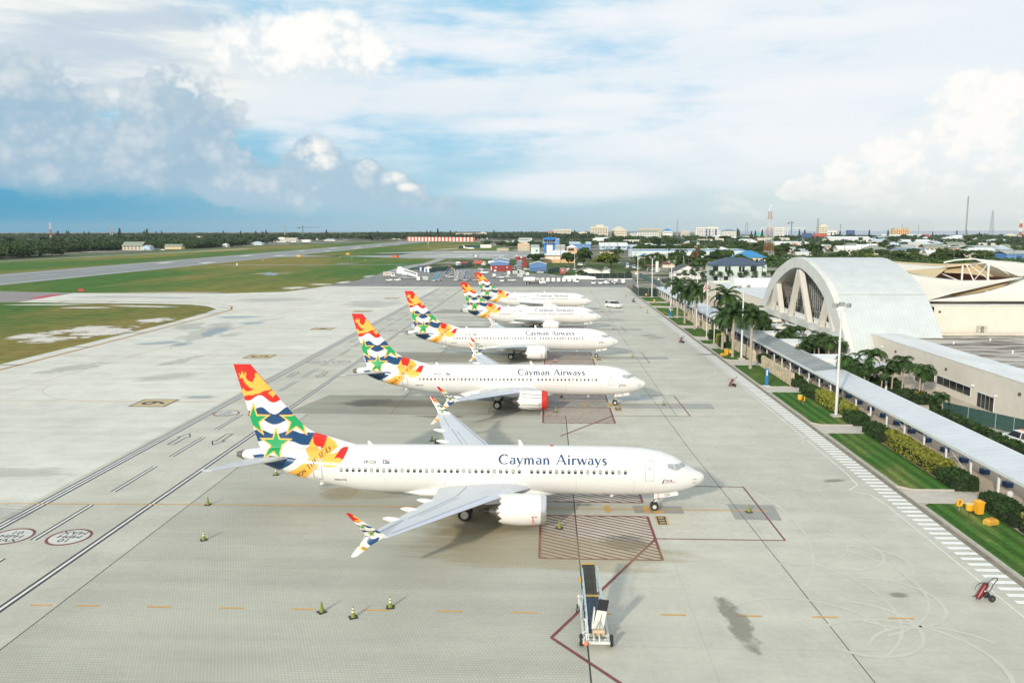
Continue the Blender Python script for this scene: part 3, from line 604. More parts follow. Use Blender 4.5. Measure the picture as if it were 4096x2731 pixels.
REDP = M('red_paint', (.55, .035, .02), .45, var=.08, scale=2)
YELP = M('yellow_paint', (.85, .42, .05), .45, var=.08, scale=2)
CREAMP = M('cream_paint', (.72, .66, .52), .6, var=.06, scale=1)

def vcol_mat(name):
    m, nt, b, nd, mixc, noise, sm, mapv, ma, obj = nodes_mat(name)
    a = nd('ShaderNodeVertexColor', layer_name='Col'); nt.links.new(a.outputs[0], b.inputs['Base Color'])
    b.inputs['Roughness'].default_value = .22
    return m
LIVM = vcol_mat('livery_paint')
cW, cRed, cYel, cNavy, cGrn, cBor = (.73, .73, .72), (.58, .02, .012), (.88, .45, .075), (.008, .06, .16), (.008, .33, .11), (.86, .47, .12)
def inpoly(x, z, poly):
    p = np.asarray(poly); r = np.zeros(x.shape, bool); n = len(p)
    for i in range(n):
        x0, z0 = p[i]; x1, z1 = p[(i+1) % n]
        if z0 == z1: continue
        c2 = ((z0 > z) != (z1 > z)) & (x < (x1-x0)*(z-z0)/(z1-z0)+x0)
        r ^= c2
    return r
def grow(poly, k):
    p = np.asarray(poly); c2 = p[0::2].mean(0); return c2+(p-c2)*k
def paint(x, z, layers, base=cW):
    col = np.empty((len(x), 3)); col[:] = base
    for poly, c2 in layers: col[inpoly(x, z, poly)] = c2
    return col
def tail_layers():
    L = LV; ly = [(L['RED'], cRed), (L['LION'], cYel), (L['LION2'], cYel), (L['BAND1'], cNavy), (L['BAND2'], cNavy), (L['DIA'], cNavy)]
    for s in ('S1', 'S2', 'S3'): ly += [(L[s], cBor), (grow(L[s], .76), cGrn)]
    ly += [(L['RIB'], cYel), (L['RIB1'], cYel), (L['RIB2'], cYel), (L['RR1'], cRed), (L['RR2'], cRed)]
    # strip of white leading edge kept clear
    ly += [([(-33.72, 12.1), (-33.55, 12.06), (-28.6, 6.42), (-28.95, 6.42)], cW), ([(-28.7, 6.62), (-28.5, 6.42), (-24.8, 5.35), (-24.8, 5.8)], cW)]
    return ly
def wing_layers():
    L = LV; ly = [(L['WR'], cRed), (L['WL'], cYel), (L['WB1'], cNavy), (L['WB2'], cNavy), (L['WB3'], cNavy), (L['WY'], cYel)]
    for s in ('WS1', 'WS2'): ly += [(L[s], cBor), (grow(L[s], .74), cGrn)]
    return ly
PRF = np.array([(4.08, 2.9, 2.9, 0.0), (4.05, 3.02, 2.75, .15), (4.0, 3.12, 2.62, .24), (3.8, 3.28, 2.42, .45), (3.5, 3.42, 2.24, .66), (3.0, 3.70, 2.03, .95), (2.6, 3.93, 1.90, 1.15), (2.2, 4.25, 1.78, 1.32), (1.5, 4.66, 1.64, 1.53), (.5, 5.02, 1.5, 1.72), (-1, 5.28, 1.42, 1.83), (-3, 5.38, 1.39, 1.88), (-9, 5.42, 1.38, 1.88), (-20, 5.40, 1.38, 1.88), (-23, 5.39, 1.42, 1.88), (-25, 5.36, 1.58, 1.86), (-27.5, 5.30, 2.05, 1.74), (-29.5, 5.24, 2.5, 1.55), (-31.5, 5.15, 3.08, 1.22), (-33, 5.05, 3.65, .88), (-34.5, 4.85, 4.1, .5), (-34.76, 4.78, 4.1, .4), (-35.26, 4.6, 4.3, .17)])[::-1]
class Jet:
    """k = '8' the long one with split winglets, '3' the short older one"""
    def __init__(s, k):
        s.k = k; s.t = 0 if k == '8' else 5.95; s.w = 0 if k == '8' else 3.15; s.fz = 1 if k == '8' else .835
    def real(s, x):             # drawing x (long fuselage) -> this fuselage
        return np.where(x > -6, x, np.where(x > -23, -6+(x+6)*(17-s.t)/17, x+s.t))
    def prof(s, x):             # x in this fuselage -> top, bottom, half width
        xd = np.where(x > -6, x, np.where(x > -23+s.t, -6+(x+6)*17/(17-s.t), x-s.t))
        return [np.interp(xd, PRF[:, 0], PRF[:, i]) for i in (1, 2, 3)]
    def side(s, x, z, off=.012, sg=-1):     # point on the skin
        tp, bt, hw = s.prof(np.array(float(x))); zc = (tp+bt)/2; h = (tp-bt)/2
        q = max(0.0, 1-((z-zc)/max(h, 1e-4))**2)
        return (float(x), sg*(float(hw)*math.sqrt(q)+off), float(z))
def color_mesh(name, vs, fs, cols, mat, parent, smooth=True):
    me = bpy.data.meshes.new(name); me.from_pydata(vs, [], fs); me.materials.append(mat)
    at = me.color_attributes.new('Col', 'FLOAT_COLOR', 'POINT')
    rgba = np.ones((len(vs), 4), np.float32); rgba[:, :3] = cols; at.data.foreach_set('color', rgba.ravel())
    if smooth: me.polygons.foreach_set('use_smooth', [True]*len(fs))
    me.update(); return link(name, me, parent)
def grid_faces(nr, n, closed=True):
    i, k = np.meshgrid(np.arange(nr-1), np.arange(n if closed else n-1), indexing='ij'); k1 = (k+1) % n
    return np.stack([i*n+k, i*n+k1, (i+1)*n+k1, (i+1)*n+k], -1).reshape(-1, 4).tolist()
def make_fuselage(J, parent):
    xs = np.concatenate([np.arange(-35.26, -25.3, .045), np.arange(-25.3, 0, .45), np.arange(0, 3.5, .12), [3.5, 3.6, 3.7, 3.8, 3.88, 3.95, 4.0, 4.04, 4.07, 4.08]])
    xr = J.real(xs); n = 220
    tp, bt, hw = [np.interp(xs, PRF[:, 0], PRF[:, i]) for i in (1, 2, 3)]
    a = np.linspace(0, 2*math.pi, n, endpoint=False)
    zc, h = (tp+bt)/2, (tp-bt)/2
    X = np.repeat(xr[:, None], n, 1); Y = hw[:, None]*np.sin(a)[None]; Z = zc[:, None]+h[:, None]*np.cos(a)[None]
    vs = np.stack([X, Y, Z], -1).reshape(-1, 3)
    xd = np.repeat(xs[:, None], n, 1).ravel()
    col = paint(xd, vs[:, 2], TL)
    me = color_mesh('fuselage', vs.tolist(), grid_faces(len(xs), n)+[tuple(range(n))], col, LIVM, parent)
    return me
def airfoil(xl, xt, y, z, th, n=9, tw=0.0):
    """ring of points of one wing section, leading edge first over the top"""
    c2 = xl-xt; P = []
    ts = [.5*(1-math.cos(math.pi*i/n)) for i in range(n+1)]
    def yt(t): return th*c2*5*(.2969*math.sqrt(t)-.126*t-.3516*t*t+.2843*t**3-.1015*t**4)
    for t in ts[::-1]: P.append((xl-t*c2, y, z+yt(t)+tw*t*c2))
    for t in ts[1:-1]: P.append((xl-t*c2, y, z-yt(t)*.8+tw*t*c2))
    return P
def make_fin(J, parent):
    # swept fin with a long dorsal fillet, drawn as a fine grid so the paint edges stay crisp
    zt = np.arange(4.75, 12.22, .04)
    te = np.interp(zt, [4.75, 5.04, 6.73, 9.71, 12.19], [-33.25, -33.31, -33.79, -34.58, -35.27])
    le = np.interp(zt, [4.75, 5.32, 6.08, 6.38, 6.81, 7.42, 9.08, 12.24], [-23.2, -24.86, -27.42, -28.52, -29.24, -29.87, -31.28, -33.86])
    m2 = 190; t = np.linspace(0, 1, m2)
    X = te[:, None]+(le-te)[:, None]*t[None]; Z = np.repeat(zt[:, None], m2, 1)
    cc = (le-te)[:, None]; th = np.minimum(.095, .42/np.maximum(np.abs(cc), .1))
    s = 1-t[None]; yt = 5*th*cc*(.2969*np.sqrt(np.clip(s, 0, 1))-.126*s-.3516*s**2+.2843*s**3-.1036*s**4)
    yt = np.abs(yt)+.004
    xd = X.ravel(); zd = Z.ravel()
    col = paint(xd, zd, TL)
    zr = np.where(zd > 5.3, 5.3+(zd-5.3)*J.fz, zd); xr = J.real(xd)
    A = np.stack([xr, -yt.ravel(), zr], -1); B = np.stack([xr, yt.ravel(), zr], -1)
    nr = len(zt); N = nr*m2
    fs = grid_faces(nr, m2, False)
    fb = [(f[3]+N, f[2]+N, f[1]+N, f[0]+N) for f in fs]
    ed = [(i*m2, (i+1)*m2, (i+1)*m2+N, i*m2+N) for i in range(nr-1)]+[(i*m2+m2-1, i*m2+m2-1+N, (i+1)*m2+m2-1+N, (i+1)*m2+m2-1) for i in range(nr-1)]+[((nr-1)*m2+k, (nr-1)*m2+k+1, (nr-1)*m2+k+1+N, (nr-1)*m2+k+N) for k in range(m2-1)]
    return color_mesh('fin', np.concatenate([A, B]).tolist(), fs+fb+ed, np.concatenate([col, col]), LIVM, parent, False)
def rr(x0, x1, z0, z1, r, n=4):        # rounded rectangle
    P = []
    for cx, cz, a0 in ((x1-r, z1-r, 0), (x0+r, z1-r, 90), (x0+r, z0+r, 180), (x1-r, z0+r, 270)):
        for k in range(n+1): a = R(a0+90*k/n); P.append((cx+r*math.cos(a), cz+r*math.sin(a)))
    return dense(P, .2)
def dense(P, step):                    # extra points along straight runs, so that they follow the skin
    Q = []
    for a, b2 in zip(P, P[1:]+P[:1]):
        m2 = max(1, int(math.hypot(b2[0]-a[0], b2[1]-a[1])/step+.999))
        Q += [(a[0]+(b2[0]-a[0])*t/m2, a[1]+(b2[1]-a[1])*t/m2) for t in range(m2)]
    return Q
def skin_patch(mb, J, pts, off=.012, mi=0, sg=-1):
    pts = dense(pts, .12); n = len(pts)
    c2 = (sum(p[0] for p in pts)/n, sum(p[1] for p in pts)/n)
    m2 = 1 if max(math.hypot(p[0]-c2[0], p[1]-c2[1]) for p in pts) < .2 else 3
    v = [J.side(*c2, off, sg)]
    for j in range(1, m2+1): v += [J.side(c2[0]+(p[0]-c2[0])*j/m2, c2[1]+(p[1]-c2[1])*j/m2, off, sg) for p in pts]
    fs = [(0, 1+k, 1+(k+1) % n) for k in range(n)]
    for j in range(m2-1): fs += [(1+j*n+k, 1+(j+1)*n+k, 1+(j+1)*n+(k+1) % n, 1+j*n+(k+1) % n) for k in range(n)]
    mb.add(v, fs, mi)
def skin_ring(mb, J, pa, pb, off=.014, mi=0, sg=-1):
    n = len(pa); v = [J.side(*p, off, sg) for p in pa]+[J.side(*p, off, sg) for p in pb]
    mb.add(v, [(k, (k+1) % n, n+(k+1) % n, n+k) for k in range(n)], mi)
# serif capitals and lower case drawn as strokes: (x, y, width) runs, plus serif bars (x0, x1, y)
def arc(cx, cy, rx, ry, a0, a1, w0, w1, n=14):
    P = []
    for k in range(n+1):
        a = R(a0+(a1-a0)*k/n); P.append((cx+rx*math.cos(a), cy+ry*math.sin(a), w0+(w1-w0)*abs(math.cos(a))))
    return P
th, tk = .055, .135
def stem(x, y0, y1): return [(x, y0, tk), (x, y1, tk)]
GLY = {
 'C': (.78, [arc(.42, .36, .36, .35, 52, 308, th, tk+.01, 20)], [(.60, .68, .60), (.61, .70, .11)]),
 'A': (.78, [[(.06, 0, th), (.38, .74, th)], [(.38, .74, tk), (.70, 0, tk)], [(.17, .25, th), (.57, .25, th)]], [(-.02, .16, 0), (.58, .80, 0)]),
 'a': (.48, [[(.36, .36, tk-.01), (.36, .08, tk-.01), (.45, .02, th)], arc(.22, .36, .14, .11, 0, 150, th, tk-.02, 8), arc(.21, .14, .15, .13, 75, 385, th, tk-.01, 14)], []),
 'y': (.50, [[(.06, .47, tk), (.26, .03, tk)], [(.44, .47, th), (.26, .03, th+.01), (.16, -.17, th+.015), (.06, -.22, th+.02)]], [(.0, .18, .47), (.36, .52, .47)]),
 'm': (.86, [stem(.12, 0, .47), [(.16, .38, th), (.24, .45, th+.02), (.33, .45, tk-.02), (.39, .36, tk)], stem(.40, 0, .36), [(.44, .38, th), (.52, .45, th+.02), (.61, .45, tk-.02), (.67, .36, tk)], stem(.68, 0, .36)], [(.02, .20, 0), (.31, .49, 0), (.59, .78, 0), (.03, .12, .46)]),
 'n': (.58, [stem(.12, 0, .47), [(.16, .38, th), (.25, .45, th+.02), (.34, .45, tk-.02), (.41, .36, tk)], stem(.42, 0, .36)], [(.02, .21, 0), (.32, .52, 0), (.03, .12, .46)]),
 'i': (.28, [stem(.14, 0, .47), [(.14, .60, tk+.01), (.14, .70, tk+.01)]], [(.04, .24, 0), (.05, .14, .46)]),
 'r': (.40, [stem(.12, 0, .47), [(.16, .36, th), (.24, .44, th+.02), (.36, .43, tk)]], [(.02, .24, 0), (.03, .12, .46)]),
 'w': (.74, [[(.05, .47, tk), (.21, 0, tk)], [(.21, 0, th), (.37, .47, th)], [(.36, .47, tk), (.53, 0, tk)], [(.53, 0, th), (.69, .47, th)]], [(-.02, .15, .47), (.60, .76, .47)]),
 's': (.40, [[(.33, .40, th), (.25, .46, th+.02), (.13, .44, tk-.02), (.08, .35, tk), (.15, .27, tk), (.27, .20, tk), (.32, .11, tk), (.26, .02, tk-.02), (.13, .01, th+.02), (.06, .08, th)]], []),
 ' ': (.34, [], []),
 'U': (.72, [stem(.14, .2, .72), arc(.35, .22, .21, .21, 180, 360, th, tk, 10), [(.56, .22, th), (.56, .72, th)]], [(.02, .27, .72), (.46, .66, .72)]),
 'P': (.58, [stem(.14, 0, .72), arc(.22, .53, .25, .19, 95, -95, th, tk, 10)], [(.03, .27, 0), (.04, .14, .71)]),
 'O': (.76, [arc(.38, .36, .32, .35, 0, 360, th, tk+.01, 22)], []),
 'N': (.76, [[(.12, 0, th), (.12, .72, th)], [(.12, .72, tk), (.62, 0, tk)], [(.62, 0, th), (.62, .72, th)]], [(.02, .22, 0), (.52, .72, .72)]),
 'T': (.64, [stem(.32, 0, .72), [(.04, .70, th+.01), (.60, .70, th+.01)]], [(.20, .44, 0)]),
 'H': (.76, [stem(.14, 0, .72), stem(.62, 0, .72), [(.14, .37, th), (.62, .37, th)]], [(.03, .26, 0), (.50, .73, 0), (.03, .26, .72), (.50, .73, .72)]),
 'E': (.58, [stem(.14, 0, .72), [(.14, .70, th), (.50, .70, th)], [(.14, .38, th), (.42, .38, th)], [(.14, .02, th), (.53, .02, th)]], [(.03, .16, 0), (.03, .16, .71)]),
 'S': (.50, [[(.42, .58, th), (.34, .69, th+.02), (.2, .70, tk-.03), (.10, .58, tk), (.16, .44, tk), (.34, .32, tk), (.42, .18, tk), (.32, .03, tk-.03), (.17, .02, th+.02), (.07, .14, th)]], []),
 'F': (.54, [stem(.14, 0, .72), [(.14, .70, th), (.50, .70, th)], [(.14, .38, th), (.42, .38, th)]], [(.03, .26, 0), (.03, .16, .71)]),
 'D': (.74, [stem(.14, 0, .72), arc(.26, .36, .36, .34, 95, -95, th, tk, 14)], [(.03, .16, 0), (.03, .16, .71)]),
}
def serif_text(mb, s, size, fn, mi=0, gap=.03, wx=1.0):
    x = 0.0; q = 0
    for ch in s:
        adv, runs, bars = GLY[ch]
        for run in runs+[[(b[0], b[2], .035), (b[1], b[2], .035)] for b in bars]:
            q += 1; L, Rr = [], []
            for i, (px, py, w) in enumerate(run):
                a, b2 = run[max(i-1, 0)], run[min(i+1, len(run)-1)]
                dx, dy = b2[0]-a[0], b2[1]-a[1]; l = math.hypot(dx, dy) or 1; nx, ny = -dy/l, dx/l
                L.append((px+nx*w/2, py+ny*w/2)); Rr.append((px-nx*w/2, py-ny*w/2))
            # keep long strokes following the skin
            for i in range(len(run)-1):
                for k in range(3):
                    t0, t1 = k/3, (k+1)/3
                    def lp(A, B, t): return (A[0]+(B[0]-A[0])*t, A[1]+(B[1]-A[1])*t)
                    P = [lp(L[i], L[i+1], t0), lp(L[i], L[i+1], t1), lp(Rr[i], Rr[i+1], t1), lp(Rr[i], Rr[i+1], t0)]
                    mb.add([fn((x+p[0]*1.0)*size*wx, p[1]*size, (q % 7)*.0012) for p in P], [(0, 1, 2, 3)], mi)
        x += adv+gap
    return x*size*wx
def text_width(s, gap=.03): return sum(GLY[c2][0]+gap for c2 in s)
TL = tail_layers()
def make_wing(J, parent, sg):
    w = J.w; long = J.k == '8'
    ytip = 17.3 if long else 14.3
    secs = [(1.2, -10.2, -17.9, 2.2, .11), (1.9, -10.55, -17.9, 2.3, .12), (3.2, -11.55, -17.85, 2.42, .12), (4.83, -12.45, -17.85, 2.60, .12), (5.9, -13.0, -17.9, 2.73, .115), (9, -14.6, -18.62, 3.1, .11), (13, -16.7, -19.55, 3.56, .105), (17.3, -18.95, -20.55, 4.06, .10)]
    if not long: secs = [(y if y < 6 else 5.9+(y-5.9)*(14.3-5.9)/(17.3-5.9), xl, xt, 2.2+(z-2.2)*.9-.05, t) for y, xl, xt, z, t in secs]
    rings = [[(x+w, sg*y, z) for x, y, z in airfoil(xl, xt, y, z, t, 9, -.012)] for y, xl, xt, z, t in secs]
    mb = MB(); mb.loft(rings, 0)
    wg = mb.build('wing', WINGG, parent, True)
    # polished leading edge
    le = MB(); ee = []
    for y, xl, xt, z, t in secs[2:]:
        c2 = xl-xt; ee.append([(xl-.10*c2+w, sg*y, z+t*c2*.40+.012), (xl-.03*c2+w, sg*y, z+t*c2*.25+.012), (xl+.02+w, sg*y, z), (xl-.03*c2+w, sg*y, z-t*c2*.2-.012)])
    le.loft(ee, 0, False, False); le.build('leading_edge', M('polished_edge', (.66, .70, .78), .25, .35, var=.03), wg, True)
    # control surface gaps
    gp = MB()
    def wz(y, f):
        for a, b2 in zip(secs, secs[1:]):
            if a[0] <= y <= b2[0]:
                t = (y-a[0])/(b2[0]-a[0]); xl, xt, z, tt = [a[i]+(b2[i]-a[i])*t for i in (1, 2, 3, 4)]; c2 = xl-xt
                yt = tt*c2*5*(.2969*math.sqrt(f)-.126*f-.3516*f*f+.2843*f**3-.1015*f**4)
                return (xl-f*c2+w, sg*y, z+yt-.012*f*c2+.012)
    S = secs[-1][0]/17.3
    for (y0, y1, f0, f1, hw2) in ((2.4, 5.6, .66, .62, .03), (5.8, 12.8*S, .62, .66, .03), (13.2*S, 16.5*S, .70, .70, .025), (5.6, 16.8*S, .12, .15, .02), (6.2, 12*S, .52, .54, .02)):
        for k in range(6):
            ya, yb = y0+(y1-y0)*k/6, y0+(y1-y0)*(k+1)/6; fa, fb = f0+(f1-f0)*k/6, f0+(f1-f0)*(k+1)/6
            a, b2 = wz(ya, fa), wz(yb, fb)
            gp.quad((a[0]-hw2, a[1], a[2]), (b2[0]-hw2, b2[1], b2[2]), (b2[0]+hw2, b2[1], b2[2]), (a[0]+hw2, a[1], a[2]))
    gp.build('panel_gap', M('panel_gap', (.22, .25, .28), .6, var=0), wg, fixn=False)
    for y in (6.6, 9.6, 12.6) if long else (5.4, 7.9, 10.4):
        xt = np.interp(y, [q[0] for q in secs], [q[2] for q in secs])+w; zz = np.interp(y, [q[0] for q in secs], [q[3] for q in secs])
        f = MB(); f.tube([(xt+2.3, sg*y, zz-.16), (xt+1.6, sg*y, zz-.26), (xt+.6, sg*y, zz-.22), (xt-.1, sg*y, zz-.06), (xt-.55, sg*y, zz+.02), (xt-.85, sg*y, zz+.05)], [.03, .15, .2, .22, .15, .05], 8)
        f.build('flap_fairing', M('fairing_grey_white', (.70, .71, .70), .35, var=.03), wg, True)
    if long:     # split winglet, painted like the tail
        xs = np.linspace(-21.5, -18.9, 66); zs = np.linspace(2.87, 5.84, 75)
        out = np.array(LV['WU']); G_, ids, vs = {}, {}, []
        # inside-outline grid between leading and trailing edges per height
        zl = [2.88, 3.19, 3.54, 3.82, 4.15, 4.35, 4.78, 5.29, 5.83]; xl = [-20.96, -20.53, -20.12, -19.64, -19.11, -19.4, -19.95, -20.56, -21.21]
        zt = [2.89, 3.13, 3.63, 4.04, 4.28, 4.62, 5.0, 5.25, 5.81]; xt = [-21.33, -21.18, -20.77, -20.48, -20.5, -20.69, -20.93, -21.12, -21.48]
        nz, nx = 100, 44
        Z = np.linspace(2.885, 5.82, nz); LE = np.interp(Z, zl, xl); TE = np.interp(Z, zt, xt)
        t = np.linspace(0, 1, nx); X = TE[:, None]+(LE-TE)[:, None]*t[None]; ZZ = np.repeat(Z[:, None], nx, 1)
        yo = 17.25+np.where(Z > 4.1, (Z-4.1)*.40, (4.1-Z)*.30)+.02
        thk = .055*np.sqrt(np.clip(4*t*(1-t), 0, 1))+.006
        col = paint(X.ravel(), ZZ.ravel(), wing_layers())
        A = np.stack([X.ravel(), (sg*(yo[:, None]+thk[None])).ravel(), ZZ.ravel()], -1); B = np.stack([X.ravel(), (sg*(yo[:, None]-thk[None])).ravel(), ZZ.ravel()], -1)
        N = nz*nx; fs = grid_faces(nz, nx, False); fb = [(f[3]+N, f[2]+N, f[1]+N, f[0]+N) for f in fs]
        ed = [(i*nx+k, (i+1)*nx+k, (i+1)*nx+k+N, i*nx+k+N) for i in range(nz-1) for k in (0, nx-1)]
        wl2 = color_mesh('winglet', np.concatenate([A, B]).tolist(), fs+fb+ed, np.concatenate([col, col]), LIVM, wg, False)
        if sg < 0:
            tx = MB(); W2 = text_width('FOUNDED')
            serif_text(tx, 'FOUNDED', .2, lambda u, v, o: (-20.84+u*.86*.62, -(17.25+(4.1-(3.47-u*.33*.62+v))*.30+.02+.075+o), 3.47-u*.33*.62+v*.95), gap=.02, wx=.9)
            tx.build('lettering', INK, wl2 if False else wg, fixn=False)
    return wg
def make_engine(J, parent, sg):
    e = MB(); long = J.k == '8'
    yc = sg*4.83; n = 40
    def ring(x, r, z, fl=0.0): return [(x, yc+r*math.cos(2*math.pi*k/n), z+r*math.sin(2*math.pi*k/n)*(1-fl if math.sin(2*math.pi*k/n) < 0 else 1)) for k in range(n)]
    if long:
        prof = [(-9.45, 1.17, 1.62), (-9.8, 1.22, 1.62), (-10.6, 1.25, 1.6), (-11.4, 1.2, 1.56), (-12.1, 1.08, 1.5)]
        rings = [ring(*p) for p in prof]
        ch = [(x+(-.16 if k % 4 in (0,) else (.0 if k % 4 in (1, 3) else .16)), y2, z2) for k, (x, y2, z2) in enumerate(ring(-12.62, .97, 1.46))]
        e.loft(rings+[ch], 0, False)
        en = e.build('engine', WHITEP, parent, True)
        lip = MB(); lip.loft([ring(-9.46, 1.172, 1.62), ring(-9.2, 1.14, 1.625), ring(-9.06, 1.06, 1.63), ring(-9.02, .99, 1.63), ring(-9.08, .92, 1.63), ring(-9.5, .87, 1.62), ring(-10.1, .9, 1.6)], 0, False)
        lip.build('inlet_ring', ALU, en, True)
        fan = MB(); fan.loft([ring(-9.9, .9, 1.6), ring(-9.92, .3, 1.6), ring(-9.6, .12, 1.6), ring(-9.45, .01, 1.6)], 0, False); fan.build('fan', M('fan_blades', (.09, .09, .10), .4, .6, var=.3, scale=8), en, True)
        co = MB(); co.loft([ring(-12.1, .80, 1.48), ring(-12.7, .66, 1.45), ring(-13.2, .5, 1.45), ring(-13.48, .37, 1.46), ring(-13.44, .33, 1.46)], 0, False); co.build('exhaust_nozzle', M('exhaust_metal', (.40, .37, .33), .3, .8, var=.15, scale=3), en, True)
        pl = MB(); pl.loft([ring(-13.2, .34, 1.46), ring(-13.6, .27, 1.46), ring(-14.1, .1, 1.46), ring(-14.35, .015, 1.46)], 0, False); pl.build('exhaust_plug', DARKM, en, True)
        x0, x1, z0, z1 = -10.4, -14.6, 2.75, 2.85
        mk2 = MB(); mk2.quad((-10.06, yc-1.262, 1.55), (-9.98, yc-1.262, 1.55), (-9.98, yc-1.262, 1.62), (-10.06, yc-1.262, 1.62)) if sg < 0 else None
        if sg < 0:
            mk2 = MB(); mk2.box(-10.09, -10.05, yc-1.275, yc-1.2, .72, 1.28); mk2.disc((-10.07, yc-1.262, 1.42), 'y', .07, .02, 10); mk2.disc((-9.83, yc-1.25, 1.42), 'y', .06, .02, 10)
            mk2.build('warning_marking', REDP, en)
    else:
        W = J.w; prof = [(-9.75, .84, 1.45, .12), (-10.1, .96, 1.45, .12), (-11, 1.02, 1.45, .12), (-12, .95, 1.45, .08), (-12.9, .75, 1.45, 0), (-13.3, .66, 1.45, 0)]
        e.loft([[(x+W+.4, y2, z2) for x, y2, z2 in ring(*p)] for p in prof], 0, False); en = e.build('engine', WHITEP, parent, True)
        lip = MB(); lip.loft([[(x+W+.4, y2, z2) for x, y2, z2 in ring(*p)] for p in ((-9.76, .842, 1.45, .12), (-9.62, .8, 1.45, .12), (-9.56, .74, 1.45, .12), (-9.7, .68, 1.45, .12), (-10.2, .68, 1.45, .1))], 0, False); lip.build('inlet_ring', ALU, en, True)
        co = MB(); co.loft([[(x+W+.4, y2, z2) for x, y2, z2 in ring(*p)] for p in ((-12.9, .5, 1.45), (-13.7, .42, 1.45), (-13.9, .3, 1.45), (-14.4, .02, 1.45))], 0, False); co.build('exhaust_nozzle', DARKM, en, True)
    W = J.w
    py = MB(); py.loft([[(x+W, yc-hw2, z0), (x+W, yc-hw2, z1), (x+W, yc+hw2, z1), (x+W, yc+hw2, z0)] for x, hw2, z0, z1 in ((-10.3, .05, 2.5, 2.74), (-11.2, .17, 2.4, 2.86), (-12.6, .2, 2.1, 2.82), (-13.6, .18, 2.0, 2.6), (-15.2, .05, 2.2, 2.45))], 0); py.build('pylon', M('pylon_grey', (.62, .64, .64), .35, var=.03), en, True)
    return en
def wheel(parent, x, y, r, w, hub=.5):
    o = MB(); o.tube([(x, y-w/2, r), (x, y-w/2+.04, r), (x, y+w/2-.04, r), (x, y+w/2, r)], [r*.86, r, r, r*.86], 20); wl_ = o.build('wheel', BLK, parent, True)
    h = MB(); h.disc((x, y, r), 'y', r*hub, w+.03, 16); h.disc((x, y, r), 'y', r*.16, w+.1, 8); h.build('rim', M('wheel_rim', (.62, .61, .56), .45, .3, var=.1, scale=5), wl_, True)
def make_gear(J, parent):
    g = MB(); g.cyl(0, 0, .35, 1.75, .075, n=10); g.cyl(0, 0, .9, 1.8, .11, n=10); g.tube([(.05, 0, .7), (1.0, 0, 1.65)], .05); g.tube([(-.3, -.22, .35), (-.3, .22, .35)], .05); g.tube([(-.05, 0, .35), (-.35, 0, .62), (-.08, 0, .9)], .035); g.tube([(0, -.22, .343), (0, .22, .343)], .06); g.box(-.1, .45, -.18, .18, .98, 1.06)
    ng = g.build('nose_gear', STEELM, parent)
    for s in (-1, 1): wheel(ng, 0, s*.2, .345, .2)
    for s in (-1, 1):
        d = MB(); d.prism([(-.1, 1.15), (1.85, 1.46), (1.9, 1.62), (1.78, 1.79), (.9, 1.66), (-.1, 1.56)], 'y', s*.52-.02, s*.52+.02); d.build('gear_door', WHITEP, ng)
    rb = MB(); rb.box(.2, .26, -.55, -.54, 1.2, 1.6); rb.build('warning_ribbon', REDP, ng)
    for s in (-1, 1):
        m2 = MB(); W = J.w; x = -15.6+W
        m2.cyl(x, s*2.86, .5, 2.35, .12, n=10); m2.tube([(x, s*2.86, 1.1), (x+.1, s*1.4, 2.1)], .07); m2.tube([(x, s*2.3, .56), (x, s*3.42, .56)], .09); m2.tube([(x-.05, s*2.86, .6), (x-.45, s*2.86, .95), (x-.1, s*2.86, 1.4)], .045); m2.box(x-.4, x+.35, s*3.02-.03, s*3.02+.03, 1.15, 2.3)
        mg = m2.build('main_gear', STEELM, parent)
        for q in (-.43, .43): wheel(mg, x, s*2.86+q, .56, .38, .56)
